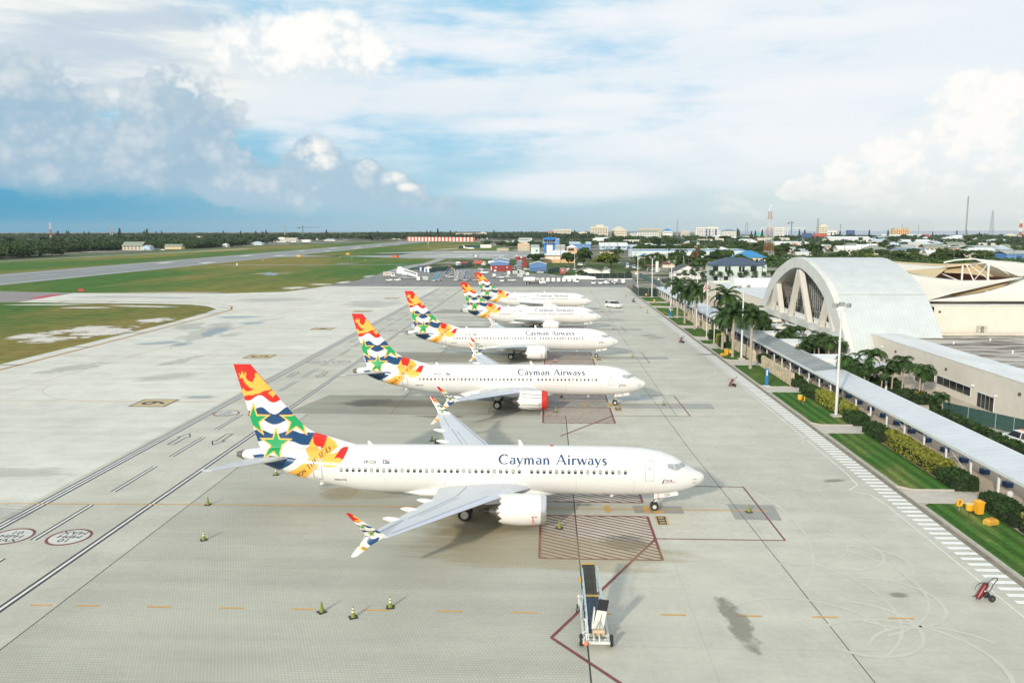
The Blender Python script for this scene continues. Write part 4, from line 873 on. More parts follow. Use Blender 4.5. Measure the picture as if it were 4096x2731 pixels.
def make_jet(k, label):
    J = Jet(k); root = thing('airliner', label, 'airliner', (0, 0, 0), 0, 'white airliners parked side by side on the apron')
    fu = make_fuselage(J, root)
    fin = make_fin(J, root)
    # tail cone exhaust, stabilisers
    tmb = MB(); n = 20
    tmb.loft([[(x+J.t, r*math.cos(2*math.pi*q/n), z+r*math.sin(2*math.pi*q/n)) for q in range(n)] for x, r, z in ((-34.72, .42, 4.43), (-35.0, .32, 4.44), (-35.3, .22, 4.45), (-35.26, .17, 4.45))], 0, False); tmb.build('tail_exhaust', M('tail_exhaust_metal', (.22, .21, .18), .35, .7, var=.1), root, True)
    for s in (-1, 1):
        st = MB(); S = 7.17 if J.k == '8' else 6.35
        st.loft([[(x+J.t, s*y, z) for x, y, z in airfoil(*q)] for q in ((-30.2, -33.5, .5, 4.35, .09), (-30.5, -33.55, 1.2, 4.44, .09), (-34.45, -35.5, S, 5.15, .08))], 0); so2 = st.build('stabiliser', WINGG, root, True)
        le = MB(); le.loft([[(xl-.08*c2+J.t, s*y, z+.05*c2), (xl+.015+J.t, s*y, z), (xl-.08*c2+J.t, s*y, z-.04*c2)] for xl, c2, y, z in ((-30.5, 3.05, 1.2, 4.44), (-34.45, 1.05, S, 5.15))], 0, False, False); le.build('leading_edge', ALU, so2)
        make_wing(J, root, s); make_engine(J, root, s)
    W = J.w
    f = MB(); rings = []
    for x, hw2, zb, zt in ((-8.2, .5, 1.30, 1.7), (-9.5, 1.35, 1.2, 2.2), (-11.5, 1.95, 1.12, 2.55), (-15, 2.1, 1.08, 2.6), (-17.5, 2.05, 1.1, 2.5), (-19.5, 1.5, 1.2, 2.1), (-21, .6, 1.32, 1.75)):
        rings.append([(x+W, hw2*math.cos(2*math.pi*q/24), (zb+zt)/2+(zt-zb)/2*math.sin(2*math.pi*q/24)) for q in range(24)])
    f.loft(rings, 0); f.build('belly_fairing', WHITEP, root, True)
    make_gear(J, root)
    # windows, doors, cockpit glass
    xs = [-25.95+.507*i for i in range(47)]
    skip = {30} if k == '8' else {30, 36}
    first = True; base = None
    for i, x in enumerate(xs):
        if i in skip or x > -2.5: continue
        if k == '3' and -22 < x < -17.1: continue
        xr = float(J.real(np.array(x))) if k == '8' else (x+J.t if x < -20 else x+.0 if x > -9 else float('nan'))
        if k == '3': xr = -20.0+.507*i*.74 if i < 47 else 0
        mb = MB(); zc = 3.73+.04*(x+26)/24
        sh = zc+.02 if (i*7) % 5 else zc-.16
        if k == '3' or (i*3) % 7 == 0: sh = zc-.1
        skin_patch(mb, J, rr(xr-.125, xr+.125, zc-.18, zc+.18, .11), .008, 1)
        skin_patch(mb, J, rr(xr-.105, xr+.105, max(sh, zc-.15), zc+.155, .06), .014, 0)
        mb.build('cabin_window', [SHADE, GLS], root, fixn=False)
        if k == '3' and xr > -2.6: break
    cmb = [[(.86, 4.31), (1.3, 4.28), (1.46, 3.85), (.87, 4.05)], [(1.42, 4.27), (1.76, 4.23), (2.02, 3.96), (1.56, 3.82)], [(1.85, 4.23), (2.2, 4.25), (2.46, 3.99), (2.07, 3.96)]]
    for sg in (-1, 1):
        for j, p in enumerate(cmb):
            mb = MB(); q = np.array(p); c2 = q.mean(0); skin_patch(mb, J, [tuple(v) for v in c2+(q-c2)*1.16], .008, 1, sg); skin_patch(mb, J, [tuple(v) for v in c2+(q-c2)*.96], .016, 0, sg)
            mb.build('cockpit_window', [M('cockpit_glass', (.10, .17, .22) if j else (.3, .35, .36), .06, var=.1, spec=.9), OUTL], root, fixn=False)
    def door(x0, x1, z0, z1, nm, seams, w=.05):
        mb = MB(); a = rr(x0, x1, z0, z1, .14); b2 = rr(x0+w, x1-w, z0+w, z1-w, .11); skin_ring(mb, J, a, b2, .014)
        if seams:
            skin_patch(mb, J, rr((x0+x1)/2-.22, (x0+x1)/2+.2, z0+.95, z0+1.04, .03), .014); skin_patch(mb, J, [((x0+x1)/2+.07*math.cos(t), z1-.55+.07*math.sin(t)) for t in np.linspace(0, 6.0, 10)], .014)
        return mb.build(nm, OUTL, root, fixn=False)
    door(-1.03, -.29, 2.99, 4.66, 'passenger_door', True); door(-28.38+J.t, -27.55+J.t, 2.72, 4.53, 'passenger_door', True, .09)
    for xo in ((-14.05, -12.78) if k == '8' else (-9.8,)): door(xo, xo+.64, 3.18, 4.24, 'overwing_exit', False, .04)
    # skin joints
    sm_ = M('skin_joint', (.50, .52, .53), .5, var=0)
    for x in (-1.9, -6.6, -11.6, -17.4, -22.3, -25.6):
        x = float(J.real(np.array(x))); mb = MB(); zz = np.linspace(1.75, 5.2, 16)
        mb.loft([[J.side(x-.014, z, .006), J.side(x+.014, z, .006)] for z in zz], 0, False, False); mb.build('skin_joint', sm_, root, fixn=False)
    # aerials
    for x, z, h in ((-10.9, 5.4, .5), (-23.6, 5.38, .32), (-3.2, 1.4, -.3), (-27.8, 2.1, -.25)):
        x = float(J.real(np.array(x))); ab = MB(); ab.prism([(x, z-.05*np.sign(h)), (x-.42, z-.05*np.sign(h)), (x-.5, z+h), (x-.3, z+h)], 'y', -.03, .03); ab.build('aerial', WHITEP, root)
    bc = MB(); bc.ell((float(J.real(np.array(-8.6))), 0, 5.44), (.14, .1, .08)); bc.build('beacon', REDP, root, True)
    # nose probes
    for z in (3.0, 2.72):
        pr = MB(); a = J.side(2.95, z, .0); pr.tube([a, (a[0]+.05, a[1]-.1, a[2]), (a[0]+.3, a[1]-.12, a[2]+.04)], .016, 5)
        pr.build('pitot_probe', DARKM, root)
    return J, root
def letter_jet(J, root, reg, tailno, extras):
    L = MB(); f = lambda x0, z0: (lambda u, v, o: J.side(x0+u, z0+v, .02+o))
    tw = text_width('Cayman Airways'); size = .92; x0 = -12.95 if J.k == '8' else -12.3+.75
    ln = 8.9 if J.k == '8' else 8.9
    serif_text(L, 'Cayman Airways', size, f(x0, 4.32), wx=ln/(tw*size)); L.build('lettering', NAVY, root, fixn=False)
    rg = MB(); xr = -24.13+J.t if J.k == '8' else -24.13+J.t+1.2
    put_text(rg, reg, .36, lambda u, v: J.side(xr+u*1.0, 4.24+v*.95, .022), align='LEFT', bold=.004); rg.build('registration', INK, root, fixn=False)
    fl = MB(); x1 = xr+1.62
    def sp(a, b2, c2, d, off, mi): skin_patch(fl, J, [(x1+a, 4.25+c2), (x1+b2, 4.25+c2), (x1+b2, 4.25+d), (x1+a, 4.25+d)], off, mi)
    sp(0, .58, 0, .27, .014, 0); sp(.32, .58, .12, .27, .018, 2); sp(.42, .48, .12, .27, .021, 1); sp(.32, .58, .175, .215, .022, 1); skin_patch(fl, J, [(x1+.16+.085*math.cos(t), 4.385+.085*math.sin(t)) for t in np.linspace(0, 5.7, 10)], .018, 2)
    fl.build('flag', [NAVY, REDP, WHITEP], root, fixn=False)
    rb = MB()
    for s, P0, ang, sz in (('UPON', (-30.05+J.t, 2.55), .66, .52), ('THE', (-28.72+J.t, 3.62), .72, .60), ('SEAS', (-27.80+J.t, 4.53), .62, .56)):
        ca, sa = math.cos(ang), math.sin(ang); wl3 = {'UPON': 1.5, 'THE': 1.12, 'SEAS': .98}[s]; tw2 = text_width(s)*sz
        serif_text(rb, s, sz, lambda u, v, o, P0=P0, ca=ca, sa=sa: J.side(P0[0]+u*ca-v*sa*.8, P0[1]+u*sa+v*ca, .022+o), wx=wl3/tw2)
    rb.build('ribbon_lettering', M('motto_lettering', (.06, .05, .015), .5, var=0), root, fixn=False)
    nd = MB(); put_text(nd, tailno, .26, lambda u, v: (.98+u*1.1, -.545, 1.40+v+u*.13), bold=.006); nd.build('gear_door_lettering', INK, root, fixn=False)
    if J.k == '8':
        b = MB(); put_text(b, 'BOEING 737-8', .15, lambda u, v: J.side(-26.6+u*1.12, 2.76+v+u*.03, .02), align='LEFT', shear=.3, bold=.006)
        put_text(b, '737-8', .24, lambda u, v: J.side(.6+u*1.05, 2.95+v, .02), align='LEFT', shear=.2, bold=.004)
        b.build('type_lettering', INK, root, fixn=False)
        b = MB(); put_text(b, '1', .56, lambda u, v: J.side(.24+u*1.2+v*.35, 2.80+v, .022), align='LEFT', bold=.012); b.build('emblem', NAVY, root, fixn=False)
        b = MB(); put_text(b, 'IN THE CARIBBEAN', .11, lambda u, v: J.side(.55+u*1.0, 2.82+v+u*.05, .02), align='LEFT', shear=.2); b.build('slogan_lettering', REDP, root, fixn=False)
def jets():
    J8, a = make_jet('8', 'nearest white jet airliner with split wingtip and VP-CIX beside its painted tail')
    t8 = tree_of(a)
    b = copy_tree(t8, None, (.06, STY[1], 0), label='white jet airliner second from the camera with red cover over its engine inlet')
    c2 = copy_tree(t8, None, (-.02, STY[2], 0), label='middle white jet airliner of the row of five, VP-CIW beside its tail')
    letter_jet(J8, a, 'VP-CIX', 'CIX', 0); letter_jet(J8, b, 'VP-CIY', 'CIY', 0); letter_jet(J8, c2, 'VP-CIW', 'CIW', 0)
    # red inlet cover and its straps on the second aircraft
    cv = MB(); n = 40; yc = -4.83
    cv.loft([[(x, yc+r*math.cos(2*math.pi*q/n), 1.62+r*math.sin(2*math.pi*q/n)) for q in range(n)] for x, r in ((-9.75, 1.27), (-9.45, 1.23), (-9.15, 1.18), (-9.0, 1.08), (-8.97, .7), (-8.96, .01))], 0, False); cv.build('inlet_cover', REDP, b, True)
    sb = MB()
    for z in (.75, 1.2, 2.15, 2.5):
        y = lambda r: yc-math.sqrt(max(0.01, r*r-(z-1.6)**2))
        sb.tube([(-9.7, y(1.27), z), (-10.6, y(1.29), z-.03), (-11.4, y(1.24), z+.03), (-12.3, y(1.08), z)], .025, 4)
    sb.build('cover_strap', BLK, b)
    J3, d = make_jet('3', 'shorter white jet airliner fourth from the camera with plain wingtip, VP-CKZ')
    d.location = (-.32, STY[3], 0); t3 = tree_of(d)
    e = copy_tree(t3, None, (-.43, STY[4], 0), label='farthest white jet airliner at the back of the row, VP-CKW')
    letter_jet(J3, d, 'VP-CKZ', 'CKZ', 0); letter_jet(J3, e, 'VP-CKW', 'CKW', 0)
jets()
# ------------------------------------------------------------------ terminal side of the apron
CONCW = M('painted_concrete', (.62, .63, .60), .7, var=.08, scale=.5)
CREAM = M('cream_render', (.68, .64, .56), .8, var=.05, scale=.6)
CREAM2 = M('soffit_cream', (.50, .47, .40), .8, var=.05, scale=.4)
WHT = M('white_render', (.76, .77, .75), .7, var=.06, scale=.5)
WMET = M('white_metal', (.74, .76, .76), .4, var=.05, scale=2)
MULL = M('mullion_grey', (.42, .43, .41), .5, var=.04, scale=2)
FRAME = M('window_frame_white', (.70, .71, .69), .5, var=.04, scale=2)
GDK = M('window_glass', (.022, .028, .030), .12, var=.4, scale=.6, spec=.45)
def ribbed(name, col, period, axis='X', rough=.45, dark=.80, seam=0.0, var=.06):
    m, nt, b, nd, mixc, noise, sm, mapv, ma, obj = nodes_mat(name)
    sp = nd('ShaderNodeSeparateXYZ'); nt.links.new(obj, sp.inputs[0]); o = sp.outputs['XYZ'.index(axis)]
    fr = ma('FRACT', ma('DIVIDE', o, period), 0.0)
    rib = sm(ma('ABSOLUTE', ma('SUBTRACT', fr, .5), 0.0), .40, .5, 1.0, dark)
    n = sm(noise(mapv(obj, (.4, .4, .4)), 1.0, 6), .3, .7, 1-var, 1+var)
    v = nd('ShaderNodeVectorMath', operation='SCALE'); v.inputs[0].default_value = col; nt.links.new(ma('MULTIPLY', rib, n), v.inputs['Scale'])
    nt.links.new(v.outputs[0], b.inputs['Base Color']); b.inputs['Roughness'].default_value = rough
    bp = nd('ShaderNodeBump'); bp.inputs['Strength'].default_value = .35; bp.inputs['Distance'].default_value = .04; nt.links.new(rib, bp.inputs['Height']); nt.links.new(bp.outputs[0], b.inputs['Normal'])
    return m
sheet('terminal_paving', rect(22.9, 48, -60, 226), .01, PATH)
sheet('terminal_land', rect(47, 145, -60, 236), -.03, PATH2)
sheet('car_park', rect(39, 60, -40, 28.5), .02, ROADM)
# lawns in kerbed islands with paths between
LW = [(-30, 2.4, 27.4, LAWN), (5.9, 26.6, 27.5, LAWN), (30.5, 50.4, 27.5, LAWN), (54.4, 74, 27.3, LAWN2), (79.5, 93.8, 27.3, LAWN2), (99.5, 106, 26.6, LAWN2), (111, 127, 27.3, LAWN2), (132.2, 151.2, 27.2, LAWN2), (153.6, 178.4, 29.9, LAWN), (182.7, 194.6, 29.6, LAWN), (198.8, 216.7, 29.6, LAWN)]
for y0, y1, x1, m_ in LW:
    c2 = 1.1
    o = [(22.8, y0+c2), (22.8+c2, y0), (x1, y0), (x1, y1), (22.8+c2*.6, y1), (22.8, y1-c2*.6)]
    i = [(22.98, y0+c2), (22.8+c2, y0+.18), (x1, y0+.18), (x1, y1-.18), (22.8+c2*.7, y1-.18), (22.98, y1-c2*.6)]
    k = MB(); n = len(o)
    for a in range(n):
        b2 = (a+1) % n
        k.quad((*o[a], 0), (*o[b2], 0), (*o[b2], .14), (*o[a], .14)); k.quad((*o[a], .14), (*o[b2], .14), (*i[b2], .14), (*i[a], .14)); k.quad((*i[a], .14), (*i[b2], .14), (*i[b2], .05), (*i[a], .05))
    struct('kerb', k, KERB)
    sheet('lawn', i, .10, m_)
for (ya, yb) in zip([q[1] for q in LW[:-1]], [q[0] for q in LW[1:]]):
    sheet('footpath', rect(22.7, 29, ya+.1, yb-.1), .03, PATH2)
mg = MB(); strip(mg, [(22.45, -40), (22.45, 225)], .5, .02); struct('gutter', mg, M('gutter_dirt', (.21, .19, .15), .9, var=.3, scale=1), fixn=False)
# ---- covered walkway
wk = thing('covered_walkway', 'long covered walkway with pale metal roof on white posts between lawns and terminal', 'walkway', (31, 40, 0))
def local(o, mb): mb.v = [(x-o.location.x, y-o.location.y, z-o.location.z) for x, y, z in mb.v]; return mb
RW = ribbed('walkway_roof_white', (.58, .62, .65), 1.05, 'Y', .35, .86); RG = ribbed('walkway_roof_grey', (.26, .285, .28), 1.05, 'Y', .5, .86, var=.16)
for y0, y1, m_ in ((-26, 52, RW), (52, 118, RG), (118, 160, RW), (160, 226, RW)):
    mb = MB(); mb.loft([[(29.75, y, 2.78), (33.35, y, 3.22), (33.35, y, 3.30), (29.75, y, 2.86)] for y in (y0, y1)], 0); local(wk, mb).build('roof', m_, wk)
mb = MB(); mb.box(29.55, 29.75, -26, 226, 2.55, 2.84); mb.box(29.75, 29.95, -26, 226, 2.45, 2.62); local(wk, mb).build('gutter', M('gutter_white', (.62, .66, .65), .5, var=.05), wk)
mb = MB(); mb.box(33.35, 33.47, -26, 226, 3.0, 3.32); local(wk, mb).build('rear_fascia', WMET, wk)
BLUEB = M('blue_block_paint', (.025, .085, .22), .6, var=.15, scale=3)
y = -5.2
while y < 225:
    mb = MB(); mb.box(30.32, 30.48, y-.08, y+.08, .02, 2.5); local(wk, mb).build('post', WMET, wk)
    y += 4.75
y = -4.4
while y < 225:
    mb = MB(); mb.box(32.95, 33.09, y-.07, y+.07, .4, 3.02); po = local(wk, mb).build('rear_post', WMET, wk)
    mb = MB(); mb.box(32.72, 33.3, y-.42, y+.42, .02, .44); local(wk, mb).build('base_block', BLUEB, po)
    y += 3.97
for y in (21.5, 45.2, 64.2, 9.7):
    mb = MB(); mb.tube([(30.4, y, .6), (30.4, y+4.75, 2.5)], .03, 5); mb.tube([(30.4, y+4.75, .6), (30.4, y, 2.5)], .03, 5); local(wk, mb).build('cross_brace', WMET, wk)
# ---- flat canopies from the walkway to the hall
CN = [('first', 52.7, 58.1, 41.5), ('second', 60.7, 66, 41.5), ('third', 78.7, 84.6, 43.2), ('fourth', 91.9, 96.8, 43.2), ('fifth', 104.5, 109.5, 43.2), ('sixth', 117, 122, 43.2), ('seventh', 130, 135, 43.2)]
for i, (nm, y0, y1, x1) in enumerate(CN):
    t = thing('canopy', '%s flat white canopy from the camera, joining the covered walkway to the terminal' % nm, 'canopy', ((33.6+x1)/2, (y0+y1)/2, 0), 0, 'flat white canopies beside the walkway')
    mb = MB(); mb.box(33.6, x1, y0, y1, 2.75, 3.3); local(t, mb).build('roof', WHT, t)
    for x in (34.6, (34.6+x1-1)/2, x1-1):
        for yy in (y0+.5, y1-.5): mb = MB(); mb.box(x-.12, x+.12, yy-.12, yy+.12, .02, 2.75); local(t, mb).build('post', WHT, t)
# ---- vaulted hall
HP = [(0, 17.45), (3, 17.3), (6, 16.8), (10, 15.8), (14, 14.65), (17.3, 13.35), (19.8, 12), (22, 10.5), (23.8, 8.95), (25.6, 7.3), (27.8, 5.1), (30.3, 1.7), (31.4, 0)]
HI = [(0, 15.35), (2.6, 15.2), (5.2, 14.75), (8.6, 13.85), (12, 12.75), (15, 11.5), (17.2, 10.3), (19.3, 8.9), (20.9, 7.6), (22.6, 6.2), (24.6, 4.6), (27.0, 1.6), (28.2, 0)]
YC = 106.2
def prof_pts(p, x): return [(x, YC-a, z) for a, z in p[::-1]]+[(x, YC+a, z) for a, z in p[1:]]
def dprof(p, n=5):
    q = []
    for a, b2 in zip(p, p[1:]): q += [(a[0]+(b2[0]-a[0])*t/n, a[1]+(b2[1]-a[1])*t/n) for t in range(n)]
    return q+[p[-1]]
hall = thing('terminal_hall', 'big white vaulted terminal hall with arched truss front and dark glass', 'terminal', (50, YC, 0))
VR = ribbed('vault_metal_roof', (.53, .575, .58), .62, 'X', .45, .82, var=.05)
mb = MB(); a = prof_pts(HP, 44.2); b2 = prof_pts(HP, 60); mb.loft([a, b2], 0, False, False)
for z, yo in ((14.75, 13.65), (11.4, 20.75)):
    for s in (-1, 1): mb.box(44.2, 60, YC+s*yo-.06, YC+s*yo+.06, z+.0, z+.11)
local(hall, mb).build('vault_roof', VR, hall, False, False)
mb = MB(); a = prof_pts(HP, 43); b2 = prof_pts(HI, 43); a2 = prof_pts(HP, 44.25); b3 = prof_pts(HI, 44.25); n = len(a)
grow_ = lambda P, k: [(x, YC+(y-YC)*k, z*k) for x, y, z in P]
a, a2 = grow_(a, 1.006), grow_(a2, 1.006)
for k in range(n-1): mb.quad(a[k], a[k+1], b2[k+1], b2[k]); mb.quad(a[k], a[k+1], a2[k+1], a2[k]); mb.quad(b2[k], b2[k+1], b3[k+1], b3[k]); mb.quad(a2[k], a2[k+1], b3[k+1], b3[k])
local(hall, mb).build('arch', CONCW, hall)
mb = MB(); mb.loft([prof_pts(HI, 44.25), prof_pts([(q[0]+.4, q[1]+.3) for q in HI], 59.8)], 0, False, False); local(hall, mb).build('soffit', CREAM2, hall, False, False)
mb = MB(); mb.poly(prof_pts(HP, 59.9)); local(hall, mb).build('rear_wall', CREAM, hall)
mb = MB(); mb.box(42.9, 44.3, YC-27.4, YC+27.4, 3.6, 4.75); local(hall, mb).build('beam', CONCW, hall)
for ya, za, yb in ((106.2, 15.0, 112), (106.2, 15.0, 98.8), (122.4, 11.0, 126.2), (122.4, 11.0, 118.4), (88.6, 10.3, 91.9), (88.6, 10.3, 84.4)):
    mb = MB(); s = 1 if yb > ya else -1
    mb.prism([(ya-.15*s, za), (ya+.75*s, za), (yb+.55*s, 4.75), (yb-.6*s, 4.75)] if True else [], 'x', 43.05, 44.1); local(hall, mb).build('strut', M('strut_cream', (.66, .64, .58), .7, var=.06), hall)
for ya, yb in ((98.6, 97.2), (93, 94.8), (85, 83.2), (118, 119.3), (113.6, 112.2), (127.5, 129.2), (80.5, 78.6), (106.2, 107.4)):
    mb = MB(); s = 1 if yb > ya else -1; mb.prism([(ya-.8, 3.6), (ya+.8, 3.6), (yb+.45, 0), (yb-.45, 0)], 'x', 43.1, 44.0); local(hall, mb).build('leg', MATS['strut_cream'], hall)
# glazing set back behind the arch
mb = MB(); mb.poly([(47.0, y, z) for _, y, z in prof_pts([(q[0], max(q[1], 4.75)) for q in HI if q[1] > 4.5], 47)][::-1]); gl = local(hall, mb).build('glass_wall', GDK, hall)
mb = MB()
def hin(dy): return float(np.interp(abs(dy), [q[0] for q in HI], [q[1] for q in HI]))
for k in range(-17, 18):
    yy = k*1.35; mb.box(46.9, 46.98, YC+yy-.025, YC+yy+.025, 4.75, hin(yy)+.1)
for j in range(1, 7):
    z = 4.75+j*1.65; w = max([abs(q) for q in np.linspace(0, 26, 120) if hin(q) > z]+[0])
    if w > .5: mb.box(46.88, 46.97, YC-w, YC+w, z-.035, z+.035)
local(hall, mb).build('mullion', MULL, gl)
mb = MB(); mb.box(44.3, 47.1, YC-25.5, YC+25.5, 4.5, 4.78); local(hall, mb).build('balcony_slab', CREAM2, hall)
for ya, yb in ((81.3, 83.4), (85.5, 90.6), (93.2, 97.8), (100, 110.6), (113.2, 117.6), (119.7, 125.0), (127.3, 130.8)):
    mb = MB(); mb.box(43.9, 44.0, ya, yb, 5.75, 5.9); mb.box(43.9, 44.0, ya, yb, 4.78, 4.88); y = ya
    while y < yb-.5:
        mb.prism([(y+.12, 4.88), (y+.42, 4.88), (y+.27, 5.2)], 'x', 43.92, 43.98); mb.prism([(y+.02, 5.75), (y+.52, 5.75), (y+.27, 5.22)], 'x', 43.92, 43.98); mb.box(43.9, 43.99, y-.03, y+.05, 4.88, 5.75); y += .54
    local(hall, mb).build('balustrade', FRAME, hall)
mb = MB(); mb.box(46.6, 46.8, YC-27, YC+27, 0, 3.6); gl2 = local(hall, mb).build('ground_floor_glass', GDK, hall)
mb = MB()
for k in range(-20, 21): mb.box(46.5, 46.62, YC+k*1.32-.04, YC+k*1.32+.04, 0, 3.6)
for z in (1.1, 2.4): mb.box(46.5, 46.63, YC-27, YC+27, z-.05, z+.05)
local(hall, mb).build('mullion', MULL, gl2)
# ---- low wing towards the camera
wing = thing('terminal_wing', 'low cream terminal wing with stained flat roof and dark windows nearest the camera', 'terminal', (60, 30, 0))
mb = MB(); mb.box(47.8, 48.2, -50, 78.2, 0, 5.0); mb.box(60.5, 140, 83.4, 83.5, 0, 4.2); local(wing, mb).build('wall', CREAM, wing)
PAR = M('pale_parapet', (.66, .68, .68), .7, var=.12, scale=.25, stretch=(1, .3, 1))
mb = MB(); mb.loft([[(47.75, y, 5.0), (47.75, y, 5.1), (53.2, y, 5.1), (53.2, y, 4.4)] for y in (-50, 79)], 0); local(wing, mb).build('parapet', PAR, wing)
m, nt, b, nd, mixc, noise, sm, mapv, ma, obj = nodes_mat('stained_roof')
nt.links.new(mixc(sm(noise(mapv(obj, (.10, .55, 1)), 1.0, 7, .62), .42, .6), (.50, .47, .42), (.105, .085, .065)), b.inputs['Base Color']); b.inputs['Roughness'].default_value = .85
mb = MB(); mb.poly([(53.2, -50, 4.42), (140, -50, 4.42), (140, 82, 4.42), (53.2, 82, 4.42)]); local(wing, mb).build('roof', m, wing)
mb = MB(); mb.box(53.3, 140, 82, 83.3, 4.0, 4.75); local(wing, mb).build('roof_kerb', M('roof_kerb_cream', (.60, .56, .48), .8, var=.1), wing)
for xx, yy in ((58, 70), (66, 74), (71, 66), (76, 77), (62, 60), (68, 52), (80, 72)):
    mb = MB(); mb.cyl(xx, yy, 4.42, 4.75, .12, n=8); mb.ell((xx, yy, 4.78), (.2, .2, .1), 8, 4); local(wing, mb).build('roof_vent', WHT, wing, True)
def window(par, x, y0, y1, z0, z1, panes, nm='window', fr=.08):
    mb = MB(); mb.box(x-.06, x+.06, y0, y1, z0, z1); w = local(par, mb).build(nm, FRAME, par)
    st = (y1-y0)/panes
    for k in range(panes): mb = MB(); mb.box(x-.075, x-.03, y0+k*st+fr*.6, y0+(k+1)*st-fr*.6, z0+fr, z1-fr); local(par, mb).build('pane', GDK, w)
window(wing, 47.8, 43.7, 53.2, .95, 2.25, 5); window(wing, 47.8, 37.9, 41.9, .03, 2.05, 4, 'sliding_door'); window(wing, 47.8, 54, 56.6, .9, 2.2, 2); window(wing, 47.8, 57, 60.2, .05, 2.3, 3, 'sliding_door'); window(wing, 47.8, 8, 20, 1, 2.2, 6)
for yy, zz in ((73.3, 3.5), (43.3, 2.55), (37.6, 2.3), (60.8, 2.5)):
    mb = MB(); mb.ell((47.72, yy, zz), (.25, .32, .13), 10, 5); local(wing, mb).build('wall_lamp', WHT, wing, True)
for yy, zz in ((67.7, 3.5), (50.7, 3.5), (32.4, 3.6)):
    mb = MB(); mb.box(47.6, 47.82, yy-.13, yy+.13, zz-.18, zz+.18); local(wing, mb).build('speaker', M('brown_fitting', (.10, .06, .03), .6), wing)
# ---- taller block behind with the fabric sails
blk = thing('terminal_block', 'tall cream windowless terminal block beside the vault under fabric sails', 'terminal', (90, 100, 0))
mb = MB(); mb.box(60.6, 140, 84, 84.4, 0, 9.6); mb.box(60.6, 61, 84, 150, 0, 9.3); local(blk, mb).build('wall', CREAM, blk)
mb = MB(); mb.box(60.2, 140, 83.8, 84.6, 9.6, 9.75); local(blk, mb).build('coping', PAR, blk)
mb = MB(); mb.poly([(61, 84.4, 9.1), (140, 84.4, 9.1), (140, 150, 9.1), (61, 150, 9.1)]); local(blk, mb).build('roof', M('brown_roof_sheet', (.20, .155, .11), .8, var=.35, scale=.3, stretch=(.3, 1.5, 1)), blk)
mb = MB(); mb.disc((62, 83.95, 8.4), 'y', .22, .15, 12); local(blk, mb).build('wall_vent', MATS['brown_fitting'], blk)
mb = MB(); mb.box(84, 97, 126, 134, 9.1, 13.9); local(blk, mb).build('roof_room', M('brick_red_wall', (.22, .085, .055), .8, var=.1, scale=1), blk)
ac = thing('air_conditioner', 'grey two-fan air conditioner against the tall cream terminal wall', 'air conditioner', (69.2, 83.1, 4.42))
mb = MB(); mb.box(-.75, .75, -.5, .2, .1, 1.55); mb.box(-.9, 1.2, -.65, .3, 0, .1); local(ac, MB()); mb.build('cabinet', M('ac_cabinet', (.50, .48, .42), .5, var=.05), ac)
for z in (.48, 1.18):
    mb = MB(); mb.disc((-.15, -.51, z), 'y', .32, .04, 16); fn = mb.build('fan', M('ac_fan_dark', (.10, .095, .08), .6), ac)
    mb = MB(); mb.disc((-.15, -.54, z), 'y', .12, .03, 12); mb.build('hub', MATS['ac_cabinet'], fn)
# ---- fabric sails on masts
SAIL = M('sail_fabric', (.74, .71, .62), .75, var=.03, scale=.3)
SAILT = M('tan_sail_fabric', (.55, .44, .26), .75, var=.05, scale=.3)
def resample(P, n):
    P = [Vector(p) for p in P]; d = [0]
    for a, b2 in zip(P, P[1:]): d.append(d[-1]+(b2-a).length)
    t = np.linspace(0, d[-1], n); return [tuple(float(np.interp(q, d, [p[i] for p in P])) for i in range(3)) for q in t]
def sail(label, top, bot, mat, sag=.5):
    n, m2 = 26, 12; A, B = resample(top, n), resample(bot, n); mb = MB(); rows = []
    for j in range(m2+1):
        t = j/m2; rows.append([(a[0]+(b2[0]-a[0])*t, a[1]+(b2[1]-a[1])*t, a[2]+(b2[2]-a[2])*t-sag*4*t*(1-t)*math.sin(math.pi*(i+.5)/n)) for i, (a, b2) in enumerate(zip(A, B))])
    mb.loft(rows, 0, False, False)
    o = mb.build('fabric_sail', mat, None, True, False); md = o.modifiers.new('cloth', 'SOLIDIFY'); md.thickness = .04
    return tag(o, label, 'sail', 'fabric sails over the terminal roof')
sail('large cream sail curving between the vault edge and the roof masts', [(66.0, 113, 14.3), (69, 109, 13.7), (71.6, 106, 13.2), (75.3, 103, 12.9), (80.5, 101, 13.1), (85.3, 100, 13.8)], [(61.9, 90, 9.85), (65.3, 92, 10.3), (67.9, 93, 10.9), (72.6, 95, 11.6), (78.4, 97, 12.6), (85.2, 99.6, 13.7)], SAIL, .4)
sail('lowest cream sail stretched low along the top of the tall cream wall', [(61.9, 89.5, 9.95), (68.2, 91, 10.5), (74, 93, 11.2), (79.8, 95, 12.5), (85.5, 97, 14.2), (92, 98, 14.6)], [(61.8, 88.5, 9.9), (67.1, 88.3, 9.9), (73, 88, 10), (79.3, 88, 10), (86, 88, 10.2), (96, 88, 10.4)], SAIL, .2)
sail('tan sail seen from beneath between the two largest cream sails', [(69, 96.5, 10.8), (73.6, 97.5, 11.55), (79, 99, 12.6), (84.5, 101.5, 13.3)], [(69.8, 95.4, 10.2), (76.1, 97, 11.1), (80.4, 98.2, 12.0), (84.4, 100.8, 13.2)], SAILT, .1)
sail('upper cream sail behind the vault shoulder with tan edges', [(74, 135, 15.2), (82.5, 133, 14.5), (88, 130, 14.6), (91, 126, 15.8)], [(69.5, 120, 14.0), (76.6, 120, 14.4), (84.1, 120, 15.3), (86, 120, 15.9)], SAIL, .2)
